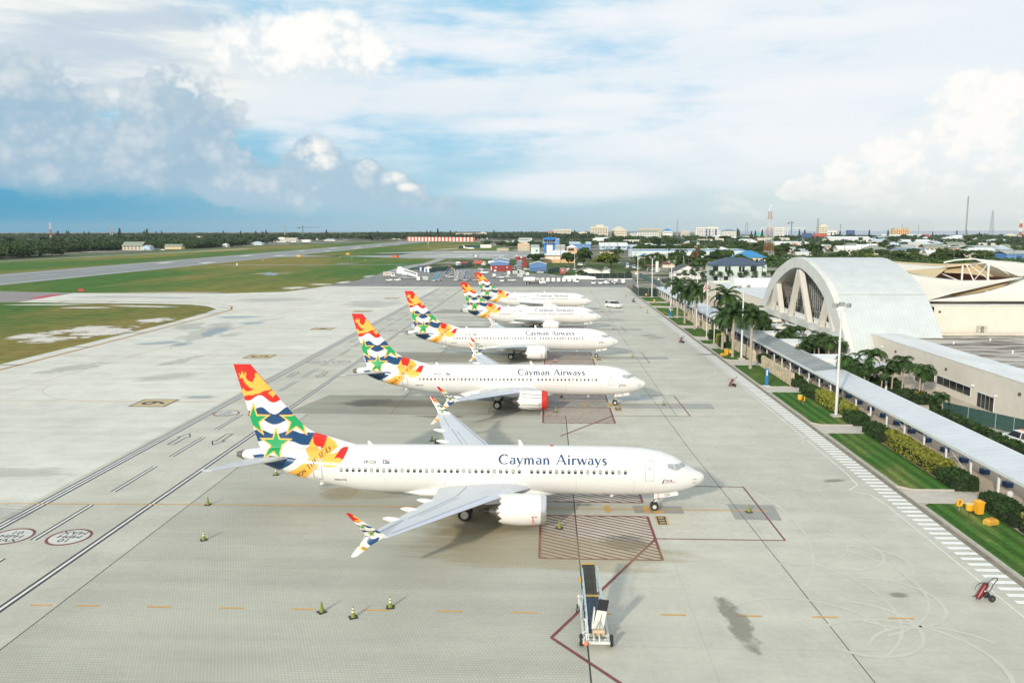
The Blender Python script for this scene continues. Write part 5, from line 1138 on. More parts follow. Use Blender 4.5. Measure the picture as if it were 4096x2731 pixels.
sail('long tan sail edge at the far side of the terminal roof', [(74, 141, 15.5), (80.2, 138, 15.1), (85.4, 136, 14.9), (90.4, 134, 15.0), (96, 132, 15.6)], [(74, 137, 15.3), (78.6, 136, 14.6), (83.6, 132, 14.5), (89, 130, 14.9), (94, 128, 15.6)], SAILT, .1)
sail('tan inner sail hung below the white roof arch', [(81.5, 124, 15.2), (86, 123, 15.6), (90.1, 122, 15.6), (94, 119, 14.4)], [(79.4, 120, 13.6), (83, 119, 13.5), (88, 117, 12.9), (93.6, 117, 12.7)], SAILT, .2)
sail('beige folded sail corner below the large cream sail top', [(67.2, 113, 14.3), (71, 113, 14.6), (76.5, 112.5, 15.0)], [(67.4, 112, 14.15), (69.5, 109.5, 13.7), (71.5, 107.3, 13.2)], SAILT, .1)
sail('broad cream sail right of the white roof arch', [(86.6, 122, 16.6), (92, 116, 16.2), (98, 112, 15.4), (104, 108, 14.6)], [(86.0, 103, 13.8), (90, 101, 14.0), (96, 99, 13.4), (104, 97, 12.6)], SAIL, .5)
sail('farthest cream sail rising above the far end of the terminal roof', [(96, 133, 15.7), (102, 131, 15.2), (110, 128, 15.2)], [(94.5, 126, 15.6), (100, 122, 15.0), (110, 118, 14.4)], SAIL, .2)
ar = thing('roof_truss', 'white curved steel arch with bracing struts over the sails', 'truss', (84, 112, 9.1))
for nm, P, r in [('arch_tube', [(82.5, 127, 15.6), (84.5, 125.5, 16.2), (86.5, 122, 16.6), (87.9, 118, 16.2), (88.6, 112, 15.2), (88, 104, 13.3)], .16), ('mast', [(78.4, 110, 15.6), (78.4, 110, 9.1)], .2), ('mast', [(82.7, 108, 16.4), (82.7, 108, 9.1)], .22), ('brace', [(79.2, 110, 15.7), (80.4, 108, 11.5)], .11), ('brace', [(82.6, 108, 16.2), (80.4, 110, 11.8)], .09), ('brace', [(81, 112, 15.5), (84.6, 108, 11.6)], .09), ('brace', [(74, 113, 14.4), (79.4, 110, 11.8)], .1), ('cross_tube', [(79.0, 110, 15.6), (82.7, 108, 16.4)], .08), ('brace', [(83.0, 108, 16.2), (87.4, 107, 13.3)], .08)]:
    mb = MB(); mb.tube(P, r, 8); local(ar, mb).build(nm, WHT, ar, True)
# ---- low wing beyond the hall
fw2 = thing('terminal_wing', 'low pale terminal wing with white roof beyond the vaulted hall', 'terminal', (60, 180, 0))
mb = MB(); mb.box(47.8, 48.2, 133, 228, 0, 5.0); mb.box(48.2, 120, 227.6, 228, 0, 5); local(fw2, mb).build('wall', CREAM, fw2)
mb = MB(); mb.poly([(48.2, 133, 4.6), (120, 133, 4.6), (120, 228, 4.6), (48.2, 228, 4.6)]); local(fw2, mb).build('roof', M('pale_roof_membrane', (.60, .63, .63), .7, var=.15, scale=.2, stretch=(.3, 1.4, 1)), fw2)
mb = MB(); mb.box(47.7, 49, 133, 228, 5.0, 5.12); local(fw2, mb).build('parapet', PAR, fw2)
mb = MB(); mb.box(52.5, 120, 205, 212, 4.6, 7.1); local(fw2, mb).build('plant_room', WHT, fw2)
window(fw2, 47.8, 140, 150, 1, 2.3, 5); window(fw2, 47.8, 156, 168, 1, 2.3, 6)
# ---- limestone garden walls
STONE = M('limestone_rubble', (.50, .42, .30), .95, var=.5, scale=3.2, bump=.9, bscale=9)
for lab, y0, y1 in (('rough limestone wall nearest the camera, by the tall blue sign', 56, 73.6), ('rough limestone wall behind the yellow wheeled bin and lamp post', 79, 94.6), ('rough limestone wall behind the two flagpoles', 109, 128), ('rough limestone wall farthest along the lawns under the palms', 132.5, 148.3)):
    mb = MB(); n = int((y1-y0)/.3); rows = []
    for k in range(n+1):
        y = y0+(y1-y0)*k/n; h = 1.85+random.uniform(-.07, .07)-(.18 if k in (0, n) else 0); j = [random.uniform(-.07, .07) for _ in range(8)]
        rows.append([(27.55+j[0], y, .02), (27.62+j[1], y, .6), (27.66+j[2], y, 1.2), (27.72+j[3], y, h), (28.12+j[4], y, h), (28.16+j[5], y, 1.1), (28.2+j[6], y, .02)])
    mb.loft(rows, 0); tag(mb.build('stone_wall', STONE), lab, 'wall', 'limestone walls along the walkway')
# ---- poles
POLE = M('galvanised_white_pole', (.66, .68, .67), .45, .2, var=.08, scale=1)
LAMPG = M('floodlight_grey', (.34, .35, .34), .5, .3, var=.1)
def floodlight(x, y, h, label, n=3):
    t = thing('floodlight_mast', label, 'light pole', (x, y, 0), 0, 'floodlight masts along the terminal')
    mb = MB(); mb.cyl(0, 0, .1, h, .2, .11, 10); mb.build('mast', POLE, t, True)
    mb = MB(); mb.box(-.55, .55, -.55, .55, 0, .32); mb.build('base', KERB, t)
    mb = MB(); mb.tube([(-.75, 0, h+.55), (-.7, 0, h+.15), (0, 0, h), (.7, 0, h+.15), (.75, 0, h+.55)], .05, 6); mb.build('bracket', POLE, t)
    for k in range(n):
        a = -1.0+k*2.0/max(n-1, 1); mb = MB(); mb.box(a*.8-.3, a*.8+.3, -.25, .2, h+.45+.15*(k % 2), h+.95+.15*(k % 2), rz=a*.8); mb.build('lamp', LAMPG, t)
floodlight(27.1, 35.1, 13.3, 'tall white floodlight mast nearest the camera, on the lawn beside a clipped hedge')
floodlight(25.9, 80.4, 12.4, 'white floodlight mast beside the yellow wheeled bin on the small lawn', 2)
floodlight(26.5, 128.8, 13.2, 'white floodlight mast partly hidden behind the tall palm by the limestone wall', 2)
floodlight(26.8, 171.7, 13.4, 'white floodlight mast on the lawn beside the farther blue sign', 2)
floodlight(27.0, 216.8, 13.2, 'white floodlight mast in front of the dark screened fence corner', 2)
floodlight(26.9, 261.6, 14.4, 'farthest white floodlight mast behind the dark screened fence', 2)
for i, (x, y, h) in enumerate(((25.0, 108.3, 12.5), (25.1, 100.8, 11.0))):
    t = thing('flagpole', 'white flagpole flying a %s' % ('red white and blue crossed flag, left of the pair' if i == 0 else 'dark blue flag with a crossed corner, right of the pair'), 'flagpole', (x, y, 0))
    mb = MB(); mb.cyl(0, 0, .1, h, .085, .045, 8); mb.ell((0, 0, h+.06), (.1, .1, .1), 8, 6); mb.build('pole', WMET, t, True)
    mb = MB(); mb.box(-.4, .4, -.4, .4, 0, .14); mb.build('base', KERB, t)
    mb = MB(); hh = [h-.15, h-2.6]; cols = 8
    for k in range(cols):
        for j in range(5):
            def fp(u, v): return (-.08-u*.9 if i == 0 else .08+u*1.1, .12*math.sin(u*9+v), hh[0]-v*(hh[0]-hh[1])*.62-u*(1.1 if i == 0 else .7))
            u0, u1, v0, v1 = k/cols, (k+1)/cols, j/5, (j+1)/5
            mi = (1 if (j == 2 or k == 4) else 2 if (j in (1, 3) or k in (3, 5) or (k+j) % 5 == 0) else 0) if i == 0 else (1 if (k < 4 and j < 3 and (j == 1 or k == 2)) else 2 if (k < 4 and j < 3 and (k+j) % 2 == 0) else 0)
            mb.quad(fp(u0, v0), fp(u1, v0), fp(u1, v1), fp(u0, v1), mi)
    mb.build('flag', [NAVY, REDP, WHITEP], t, fixn=False)
# ---- fences
SCREEN = M('dark_green_screen', (.012, .028, .024), .8, var=.15, scale=.6)
TEALS = M('teal_screen', (.02, .09, .085), .7, var=.15, scale=.6)
GPOST = M('galvanised_post', (.40, .43, .42), .5, .4, var=.1)
def fence(label, pts, h, mat, step=3.0, see=False, cat='fence'):
    c2 = pts[len(pts)//2]; t = thing('fence', label, cat, (c2[0], c2[1], 0), 0)
    mb = MB(); pb = []
    for a, b2 in zip(pts, pts[1:]):
        L = math.hypot(b2[0]-a[0], b2[1]-a[1]); n = max(1, int(L/step)); dx, dy = (b2[0]-a[0])/L, (b2[1]-a[1])/L; nx, ny = -dy*.02, dx*.02
        mb.loft([[(p[0]-nx, p[1]-ny, .03), (p[0]+nx, p[1]+ny, .03), (p[0]+nx, p[1]+ny, h-.05), (p[0]-nx, p[1]-ny, h-.05)] for p in (a, b2)], 0)
        pb += [(a[0]+(b2[0]-a[0])*k/n, a[1]+(b2[1]-a[1])*k/n) for k in range(n)]
    pb.append(pts[-1]); local(t, mb).build('screen', mat, t)
    for p in pb[:100]: m3 = MB(); m3.cyl(p[0], p[1], 0, h+.12, .045, n=6); local(t, m3).build('post', GPOST, t)
    return t
fence('black screened fence around the corner at the far end of the lawns', [(23.0, 243), (23.0, 222.3), (29.4, 218.9)], 2.85, SCREEN)
fence('black screened fence in front of the grey-roofed shed', [(6.7, 329), (31.5, 328)], 2.5, SCREEN, 3.2)
wire = nodes_mat('wire_mesh'); wm_, nt, b = wire[0], wire[1], wire[2]; b.inputs['Base Color'].default_value = (.03, .12, .115, 1); b.inputs['Alpha'].default_value = .62; b.inputs['Roughness'].default_value = .7
fence('long green wire fence along the road with pale posts', [(36.1, 338), (36.6, 300), (36.9, 268), (35.5, 256.8), (34.0, 227)], 2.3, wm_, 3.0)
fence('green panelled screen fence behind the parked white pickup', [(40.6, 36.2), (43.6, 29.6), (44.6, 27.6), (47.6, 20.5)], 1.9, M('green_ribbed_screen', (.035, .085, .075), .7, var=.2, scale=2), 2.6)
# ---- signs, bins, cabinets on the lawns
SIGNB = M('sign_blue', (.012, .17, .48), .4, var=.04)
for i, (x, y, lab) in enumerate(((23.7, 54.9, 'tall slim blue sign standing at the kerb before the nearest limestone wall'), (23.7, 151.3, 'tall slim blue sign at the kerb farther along, beside a palm'))):
    t = thing('totem_sign', lab, 'sign', (x, y, .1))
    mb = MB(); mb.box(-.2, .2, -.09, .09, .08, 2.65); mb.build('panel', SIGNB, t)
    mb = MB(); mb.box(-.42, .42, -.3, .3, 0, .08); mb.build('base', WMET, t)
    mb = MB(); mb.box(-.08, .08, -.1, -.092, 1.6, 2.45); mb.build('lettering', WMET, t)
YEL = M('yellow_plastic', (.80, .40, .025), .5, var=.08, scale=2); YELD = M('dirty_yellow', (.62, .36, .05), .6, var=.2, scale=3)
def stand_sign(x, y, num, lab):
    t = thing('stand_sign', lab, 'sign', (x, y, .1)); mb = MB(); mb.cyl(0, 0, 0, .45, .03, n=6); mb.build('post', GPOST, t)
    mb = MB(); mb.box(-.24, .24, -.03, .03, .42, .98); pn = mb.build('panel', YEL, t)
    mb = MB(); put_text(mb, num, .42, lambda u, v: (u*1.1, -.036, .56+v), bold=.01); mb.build('number', INK, pn, fixn=False)
stand_sign(25.2, .4, '7', 'small yellow sign reading 7 on the nearest lawn'); stand_sign(25.2, 42.2, '6', 'small yellow sign reading 6 on the striped lawn by the mast')
def bucket_post(x, y, lab, h=1.0, r=.3):
    t = thing('bucket_on_post', lab, 'bucket', (x, y, .1), 0, 'yellow buckets on posts along the lawns'); mb = MB(); mb.cyl(0, 0, 0, h, .04, n=6); mb.build('post', MATS['brown_fitting'], t)
    mb = MB(); mb.cyl(0, 0, h, h+.5, r*.9, r, 12); bd = mb.build('bucket', YEL, t, True); mb = MB(); mb.cyl(0, 0, h+.5, h+.56, r*1.08, n=12); mb.build('lid', M('pale_yellow_lid', (.80, .55, .22), .5), bd, True)
bucket_post(25.4, -.8, 'yellow bucket on a post beside the nearest yellow wheeled bin', .5); bucket_post(24.4, 41, 'yellow bucket on a post beside the sign reading 6', .9); bucket_post(24.6, 83.2, 'yellow bucket on a post at the foot of a palm by the second yellow bin', .7); bucket_post(25.3, 163.5, 'yellow bucket on a post on the lawn by the farther blue sign', 1.0); bucket_post(25.3, 197, 'yellow bucket on the path between the two far lawns', .3); bucket_post(25.2, 218, 'yellow bucket before the black screened fence corner', .5)
def wheelie(x, y, lab, rz=.2):
    t = thing('wheeled_bin', lab, 'bin', (x, y, .1), rz, 'yellow wheeled bins on the lawns'); mb = MB(); mb.loft([[(s*q, d, z) for s, d in ((-1, -.28), (1, -.28), (1, .28), (-1, .28))] for q, z in ((.24, .06), (.31, 1.0))], 0); mb.build('body', YEL, t)
    mb = MB(); mb.loft([[(-.34, -.33, z), (.34, -.33, z), (.34, .34, z+.06), (-.34, .34, z+.06)] for z in (1.0, 1.07)], 0); mb.build('lid', YEL, t)
    for s in (-1, 1): mb = MB(); mb.disc((s*.27, .25, .12), 'x', .12, .07, 12); mb.build('wheel', BLK, t)
wheelie(26.4, -.3, 'yellow wheeled bin on the nearest lawn beside the sign reading 7'); wheelie(24.3, 85.4, 'yellow wheeled bin on the small lawn near the two palms')
def pit_box(x, y, lab, rz=.4):
    t = thing('fuel_pit_cover', lab, 'box', (x, y, .1), rz); mb = MB(); mb.loft([[(-.5*k, -.32*k, z), (.5*k, -.32*k, z), (.5*k, .32*k, z), (-.5*k, .32*k, z)] for k, z in ((1, 0), (1, .28), (.75, .42))], 0); mb.build('body', YELD, t)
    mb = MB(); mb.box(-.3, .3, -.2, .2, .42, .46); mb.build('lid', M('orange_lid', (.62, .25, .03), .6), t)
pit_box(26.2, -2.6, 'low orange yellow box lying on the grass in front of the nearest yellow bin'); pit_box(23.6, 84.6, 'low orange box on the grass left of the second yellow bin')
def litter(x, y, lab):
    t = thing('litter_bin', lab, 'bin', (x, y, .02), 0, 'domed litter bins by the walkway'); mb = MB(); mb.cyl(0, 0, 0, .62, .26, n=14); mb.build('body', CONCW, t, True)
    mb = MB(); mb.cyl(0, 0, .62, .74, .24, n=14); mb.build('opening', INK, t, True); mb = MB(); mb.ell((0, 0, .74), (.27, .27, .3), 14, 8); mb.build('dome', CONCW, t, True)
litter(30.0, 55.9, 'white domed litter bin beside the walkway post near the nearest limestone wall'); litter(30.1, 32.6, 'white domed litter bin at the end of the hedge by the middle lawn'); litter(30.7, 3.0, 'grey domed litter bin behind the nearest dark hedge')
# ------------------------------------------------------------------ vegetation
def leafmat(name, a, b2, sc1=.35, rough=.7):
    m, nt, b, nd, mixc, noise, sm, mapv, ma, obj = nodes_mat(name)
    g = nd('ShaderNodeNewGeometry'); info = nd('ShaderNodeObjectInfo')
    f = ma('ADD', ma('MULTIPLY', sm(noise(g.outputs['Position'], sc1, 4), .3, .7), .55), ma('MULTIPLY', g.outputs['Random Per Island'], .45))
    c2 = mixc(f, a, b2)
    v = nd('ShaderNodeVectorMath', operation='SCALE'); nt.links.new(c2, v.inputs[0]); nt.links.new(ma('ADD', .82, ma('MULTIPLY', info.outputs['Random'], .36)), v.inputs['Scale'])
    nt.links.new(v.outputs[0], b.inputs['Base Color']); b.inputs['Roughness'].default_value = rough; b.inputs['Specular IOR Level'].default_value = .25
    return m
LF_D = leafmat('dark_foliage', (.020, .050, .014), (.065, .12, .030))
LF_M = leafmat('mid_foliage', (.036, .078, .020), (.10, .16, .036))
LF_Y = leafmat('bright_foliage', (.070, .12, .018), (.20, .24, .045))
LF_P = leafmat('palm_foliage', (.015, .042, .012), (.055, .11, .026), 1.2)
LF_B = leafmat('dry_foliage', (.10, .065, .03), (.24, .16, .08))
LF_H = leafmat('hedge_dark_leaf', (.014, .038, .012), (.042, .085, .022), 2)
LF_HY = leafmat('hedge_yellow_leaf', (.10, .13, .018), (.30, .30, .05), 2)
LF_F = leafmat('far_foliage', (.020, .046, .022), (.052, .088, .034), .03)
BARK = M('bark', (.16, .125, .09), .9, var=.3, scale=2); PTRUNK = M('palm_trunk', (.36, .32, .26), .85, var=.22, scale=1.6, stretch=(1, 1, 5)); SHAFT = M('palm_crownshaft', (.17, .20, .06), .6, var=.15, scale=2); SHAFTO = M('orange_crownshaft', (.50, .25, .06), .6, var=.2, scale=2)
def leaf_cards(pts, size, rng, flat=.5):
    """one small bent leaf-clump card per point; returns vertices and quads"""
    n = len(pts); a = rng.uniform(0, 2*math.pi, n); t = rng.normal(0, flat, n); s = size*rng.uniform(.6, 1.35, n)
    d = np.stack([np.cos(a)*np.cos(t), np.sin(a)*np.cos(t), np.sin(t)], 1); u = rng.normal(0, 1, (n, 3)); u -= (u*d).sum(1, keepdims=True)*d; u /= np.linalg.norm(u, axis=1, keepdims=True)+1e-6
    V = np.stack([pts-d*s[:, None]*.5-u*s[:, None]*.25, pts+u*s[:, None]*.5-d*s[:, None]*.1, pts+d*s[:, None]*.6+u*s[:, None]*.1, pts-u*s[:, None]*.42+d*s[:, None]*.12], 1)
    return V.reshape(-1, 3)
def cards_mesh(name, V, mat, parent):
    me = bpy.data.meshes.new(name); n = len(V)//4
    me.vertices.add(len(V)); me.vertices.foreach_set('co', np.ascontiguousarray(V, np.float32).ravel())
    me.loops.add(n*4); me.loops.foreach_set('vertex_index', np.arange(n*4, dtype=np.int32))
    me.polygons.add(n); me.polygons.foreach_set('loop_start', np.arange(0, n*4, 4, dtype=np.int32)); me.polygons.foreach_set('loop_total', np.full(n, 4, np.int32))
    me.materials.append(mat); me.update(calc_edges=True); me.validate()
    return link(name, me, parent)
def crown_points(lobes, n, rng):
    P = []
    vol = np.array([l[3]*l[4]*l[5] for l in lobes])**.67; cnt = (n*vol/vol.sum()).astype(int)+1
    for (x, y, z, rx, ry, rz), k in zip(lobes, cnt):
        d = rng.normal(0, 1, (k, 3)); d /= np.linalg.norm(d, axis=1, keepdims=True); d[:, 2] = np.where(d[:, 2] < -.35, -d[:, 2], d[:, 2])
        r = rng.uniform(.62, 1.05, (k, 1))**.6
        P.append(d*r*np.array([rx, ry, rz])+np.array([x, y, z]))
    return np.concatenate(P)
def broadleaf(seed, mat, n=750, card=.085, label='tree', wide=1.0, lobes=8):
    """tree of height 1, scaled when placed"""
    rng = np.random.default_rng(seed); t = thing('broadleaf_tree', label, 'tree')
    L = []
    for k in range(lobes):
        a = 2*math.pi*k/lobes+rng.uniform(-.4, .4); r = rng.uniform(.12, .36)*wide; L.append((r*math.cos(a), r*math.sin(a), rng.uniform(.34, .76), rng.uniform(.17, .28)*wide, rng.uniform(.17, .28)*wide, rng.uniform(.15, .24)))
    L.append((0, 0, .78, .2*wide, .2*wide, .2))
    mb = MB(); mb.tube([(0, 0, -.03), (.012, 0, .2), (0, .01, .42)], [.045, .035, .026], 7)
    for l in L[:6]: mb.tube([(0, .005, .34), (l[0]*.5, l[1]*.5, .34+(l[2]-.34)*.6), (l[0], l[1], l[2])], [.022, .014, .005], 5)
    mb.build('trunk', BARK, t, True)
    cards_mesh('crown', leaf_cards(crown_points(L, n, rng), card, rng), mat, t)
    return t
def palm(seed, h, fl, nf, mat, label, shaft=SHAFT, tr=.2, droop=1.0, lean=0.0, leaflet=.5, name='palm_tree'):
    """trunk with a crown of pinnate fronds"""
    rng = np.random.default_rng(seed); t = thing(name, label, 'palm tree')
    top = Vector((lean, lean*.4, h)); mb = MB()
    hs = h-(1.5 if shaft and h > 5 else .3)
    mb.tube([(0, 0, -.05), (0, 0, h*.04), (lean*.2, lean*.1, h*.3), (lean*.5, lean*.2, h*.6), (lean*hs/h, lean*.4*hs/h, hs)], [tr*1.45, tr*1.05, tr, tr*1.05, tr*.8], 9); mb.build('trunk', PTRUNK, t, True)
    if shaft: mb = MB(); mb.tube([(lean*hs/h, lean*.4*hs/h, hs-.05), (lean, lean*.4, (h+hs)/2), top], [tr*.95, tr*.85, tr*.4], 8); mb.build('crownshaft', shaft, t, True)
    V = []
    for k in range(nf):
        a = 2*math.pi*k/nf*1.618*2+rng.uniform(-.2, .2); e = rng.uniform(-.45, 1.4); L = fl*rng.uniform(.75, 1.1); d = Vector((math.cos(a), math.sin(a), 0)); sd = Vector((-d.y, d.x, 0)); pr = top.copy(); n = 12; ang = e
        for i in range(n):
            s = L/n; dv = d*math.cos(ang)+Vector((0, 0, math.sin(ang))); nx = pr+dv*s; ang -= droop*(.12+.16*i/n)*rng.uniform(.8, 1.2)
            up_ = dv.cross(sd); w = .035+.02*(1-i/n)
            V += [pr-sd*w, pr+sd*w, nx+sd*w*.7, nx-sd*w*.7]
            ll = leaflet*(math.sin(math.pi*min(.97, (i+1.2)/(n+1)))**.6)*rng.uniform(.85, 1.1)
            for sg in (-1, 1):
                for q in range(3):
                    b0 = pr+dv*s*(.05+.33*q); tip = b0+sd*sg*ll*.82+dv*ll*.42+Vector((0, 0, -ll*rng.uniform(.15, .55)))
                    V += [b0, b0+dv*s*.40, tip+dv*s*.20, tip-dv*s*.04]
            pr = nx
    cards_mesh('crown', np.array([tuple(v) for v in V]), mat, t)
    return t
# tall royal palms along the kerb
G1 = 'tall palms along the apron kerb'
for i, (x, y, h, sh, lab, fl) in enumerate([(25.2, 149.2, 8.6, SHAFT, 'tall palm on the lawn farthest along the kerb, left of the palms', 4.2), (25.1, 137.1, 7.8, SHAFT, 'tall palm second farthest along the kerb in front of a limestone wall', 4.0), (25.5, 125.3, 9.6, SHAFT, 'tallest pale-trunked palm beside a floodlight mast and the limestone wall', 4.3),
    (25.1, 92.8, 6.7, SHAFT, 'dark palm right of the yellow-green clipped bush', 3.7), (24.9, 82.9, 7.9, SHAFT, 'palm with broad crown beside the second yellow bin', 3.9), (25.1, 70.5, 9.0, SHAFTO, 'nearest tall palm with an orange crownshaft on the plain lawn', 3.1), (26.6, 97.5, 10.2, SHAFTO, 'tall palm with an orange-brown crownshaft behind the two flagpoles', 3.9)]):
    p = palm(30+i, h, fl*1.08, 28, LF_P, lab, sh, .24, .86, .0, .8); p.location = (x, y, .1); p['group'] = G1
# small garden palms
small = [palm(60+i, 3.0, 1.6, 17, LF_P, 'small garden palm', None, .085, 1.1, .25*(i-1), .5, 'garden_palm') for i in range(3)]
SMT = [tree_of(o) for o in small]; first = [True]*3
SP = [(35.1, 51.5, 1.45), (36.5, 51, 1.15), (38.5, 50, 1.1), (40.4, 51, 1.4), (41.9, 51, 1.55), (37.3, 52, 1.7), (33.9, 51.5, 1.6), (36.3, 50.5, 1.3), (42.5, 47, 1.3), (43.1, 47.6, 1.35), (40.9, 37.8, .8), (40.2, 35.3, .85), (34.8, 88.5, 1.25), (36.7, 89.5, 1.5), (37.6, 89.5, 1.4), (35, 74, 1.3), (36.2, 76, 1.4), (34.4, 72, 1.1), (38.6, 77, 1.6), (39.5, 75, 1.35), (40.7, 76, 1.4), (41.6, 74, 1.2), (34.8, 127, 1.9), (34.6, 121, 2.0), (35, 114, 2.1), (34.8, 109, 1.8), (36.2, 112, 1.5), (34.9, 99.5, 1.8), (35.6, 102, 1.5), (34.5, 118, 1.7), (34.2, 106, 1.9), (34.3, 124, 1.8), (60, 304, 1.2), (64, 303, 1.5), (68.5, 305, 1.3), (73, 305, 1.4), (77, 305, 1.2), (80, 305.5, 1.5), (84, 305, 1.3), (88, 305, 1.3), (92, 305, 1.4), (58, 308, 1.6), (55, 300, 1.7), (52.5, 305, 1.5)]
for i, (x, y, s) in enumerate(SP):
    k = i % 3; near = y < 60; mid = y < 130
    lab = 'small feathery palm in the planting between walkway and low terminal wing' if near else 'small feathery palm between the canopies in front of the vaulted hall' if (mid and y < 95) else 'slender palm in the dark planting behind the covered walkway' if mid else 'small palm before the two-storey pale green office building'
    grp = 'small palms by the low terminal wing' if near else 'small palms between the canopies' if (mid and y < 95) else 'palms behind the covered walkway' if mid else 'palms by the pale green office'
    if first[k]: first[k] = False; o = small[k]; o.location = (x, y, 0); o.scale = (s,)*3; o['label'] = lab; o['group'] = grp
    else: copy_tree(SMT[k], None, (x, y, 0), random.uniform(0, 6), lab, grp, s)
# clipped hedges and bushes
def hedge(x0, x1, y0, y1, h, mat, label, card=.28, dens=60, rnd=.35):
    rng = np.random.default_rng(int(abs(x0*7+y0*13))+3); t = thing('hedge', label, 'hedge', ((x0+x1)/2, (y0+y1)/2, .05)); w, l = (x1-x0)/2, (y1-y0)/2
    n = int(dens*(2*(w+l)*2*h+4*w*l)); P = rng.uniform(-1, 1, (n*2, 3)); P[:, 2] = (P[:, 2]+1)/2
    ax = rng.integers(0, 4, n*2); sg = np.sign(rng.uniform(-1, 1, n*2))
    P[ax == 0, 0] = sg[ax == 0]; P[ax == 1, 1] = sg[ax == 1]; P[ax >= 2, 2] = 1
    q = np.abs(P[:, :2]); over = np.maximum(0, (q[:, 0]**4+q[:, 1]**4)**.25-1); P[:, :2] /= (1+over)[:, None]
    V = P*np.array([w, l, h])+rng.normal(0, .05, P.shape); top = P[:, 2] > .9; V[top, 2] -= .12*h*(np.maximum(np.abs(P[top, 0]), 0)**3)
    V[:, 2] += .06*np.sin(V[:, 1]*2.1)+.04*np.sin(V[:, 0]*5)
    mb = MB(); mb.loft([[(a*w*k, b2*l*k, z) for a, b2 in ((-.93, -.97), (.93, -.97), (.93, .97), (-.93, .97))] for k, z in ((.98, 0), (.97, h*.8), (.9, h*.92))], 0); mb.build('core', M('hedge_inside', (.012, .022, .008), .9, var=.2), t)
    cards_mesh('foliage', leaf_cards(V[:n], card, rng, .7), mat, t); return t
hedge(27.5, 29.6, -3.4, 2.3, 1.15, LF_H, 'dark clipped hedge on the nearest lawn left of a yellow-green hedge', .22); hedge(27.6, 29.6, -20, -3.4, 1.3, LF_HY, 'yellow-green hedge nearest the camera at the right edge', .26)
hedge(27.4, 29.5, 22.6, 27.8, 1.15, LF_H, 'dark clipped hedge at the far end of the striped middle lawn', .22); hedge(27.7, 29.6, 9.4, 22.6, 1.35, LF_HY, 'long yellow-green hedge between two dark hedges on the middle lawn', .26); hedge(27.4, 29.7, 5.7, 9.6, 1.15, LF_H, 'dark clipped hedge at the near end of the middle lawn by a white post', .22)
hedge(27.3, 29.4, 45.6, 51.4, 1.15, LF_H, 'dark clipped hedge at the far end of the lawn with the floodlight mast', .22); hedge(27.6, 29.6, 33.6, 45.6, 1.4, LF_HY, 'yellow-green hedge behind the nearest floodlight mast', .26); hedge(27.4, 29.6, 30.2, 33.8, 1.15, LF_H, 'dark clipped hedge beside the domed litter bin', .22)
hedge(27.6, 29.6, 54.4, 56, .9, LF_H, 'small dark hedge at the end of the nearest limestone wall', .22); hedge(28.4, 29.8, 57, 62, 1.0, LF_H, 'low dark shrubs behind the nearest limestone wall'); hedge(28.3, 29.8, 75, 78.5, 1.3, LF_H, 'dark shrub in the gap between the two nearest limestone walls'); hedge(28.3, 29.8, 128.3, 132, 1.2, LF_H, 'dark shrub in the gap between the two far limestone walls')
hedge(25.6, 27.8, 99.3, 101.7, 1.9, LF_HY, 'rounded bright clipped bush at the foot of the right flagpole', .28); hedge(25.5, 27.9, 106.5, 109, 1.8, LF_H, 'rounded dark clipped bush at the foot of the left flagpole', .28); hedge(25.4, 28.4, 94.4, 98.8, .7, LF_H, 'low spreading dark shrub in front of the bright rounded bush')
for x0, x1, y0, y1, h, lab in [(37, 43.6, 53.5, 59.5, .9, 'dark garden hedge block under the small palms, farther one'), (38.6, 43.4, 42.6, 49, .9, 'dark garden hedge block around the two leaning palms'), (34.4, 38.2, 44, 52, .9, 'low dark planting close behind the walkway by the paved yard'), (34.2, 36.0, 66, 78, 1.2, 'dark planting behind the grey part of the walkway roof'), (34.2, 42.5, 67, 72, 1.0, 'dark shrubs between the second and third canopies'), (34.2, 42.8, 85.4, 91, 1.3, 'dark shrubs between the third and fourth canopies'), (34.2, 42.8, 97.4, 104, 1.3, 'dark shrubs between the fourth and fifth canopies'), (34.2, 42, 110, 116.5, 1.5, 'dark shrubs between the fifth and sixth canopies'), (34.2, 42, 122.6, 129.5, 1.5, 'dark shrubs between the sixth and seventh canopies'), (39.5, 40.7, 17, 37.8, 1.0, 'long trimmed hedge between the walkway and the parked white pickup'), (39.5, 40.7, -20, 16.6, 1.0, 'long trimmed hedge continuing to the right edge beyond the walkway roof'), (34.0, 36.4, 26, 34, .25, 'dark strip of ground cover between walkway posts and yard')]:
    hedge(x0, x1, y0, y1, h, LF_H, lab, .34, 22)
sp = MB()
for k in range(46): a = random.uniform(0, 6.28); L = random.uniform(.5, .9); sp.quad((0, 0, 0), (.06, .02, 0), (L*.5*math.cos(a)+.05, L*.5*math.sin(a), L), (L*.5*math.cos(a), L*.5*math.sin(a), L))
o = sp.build('spiky_plant', M('orange_green_leaf', (.42, .22, .03), .6, var=.4, scale=4)); o.location = (42.2, 46.2, .3); o.scale = (1.5, 1.5, 1); tag(o, 'spiky orange and green plant at the foot of two leaning palms', 'plant')
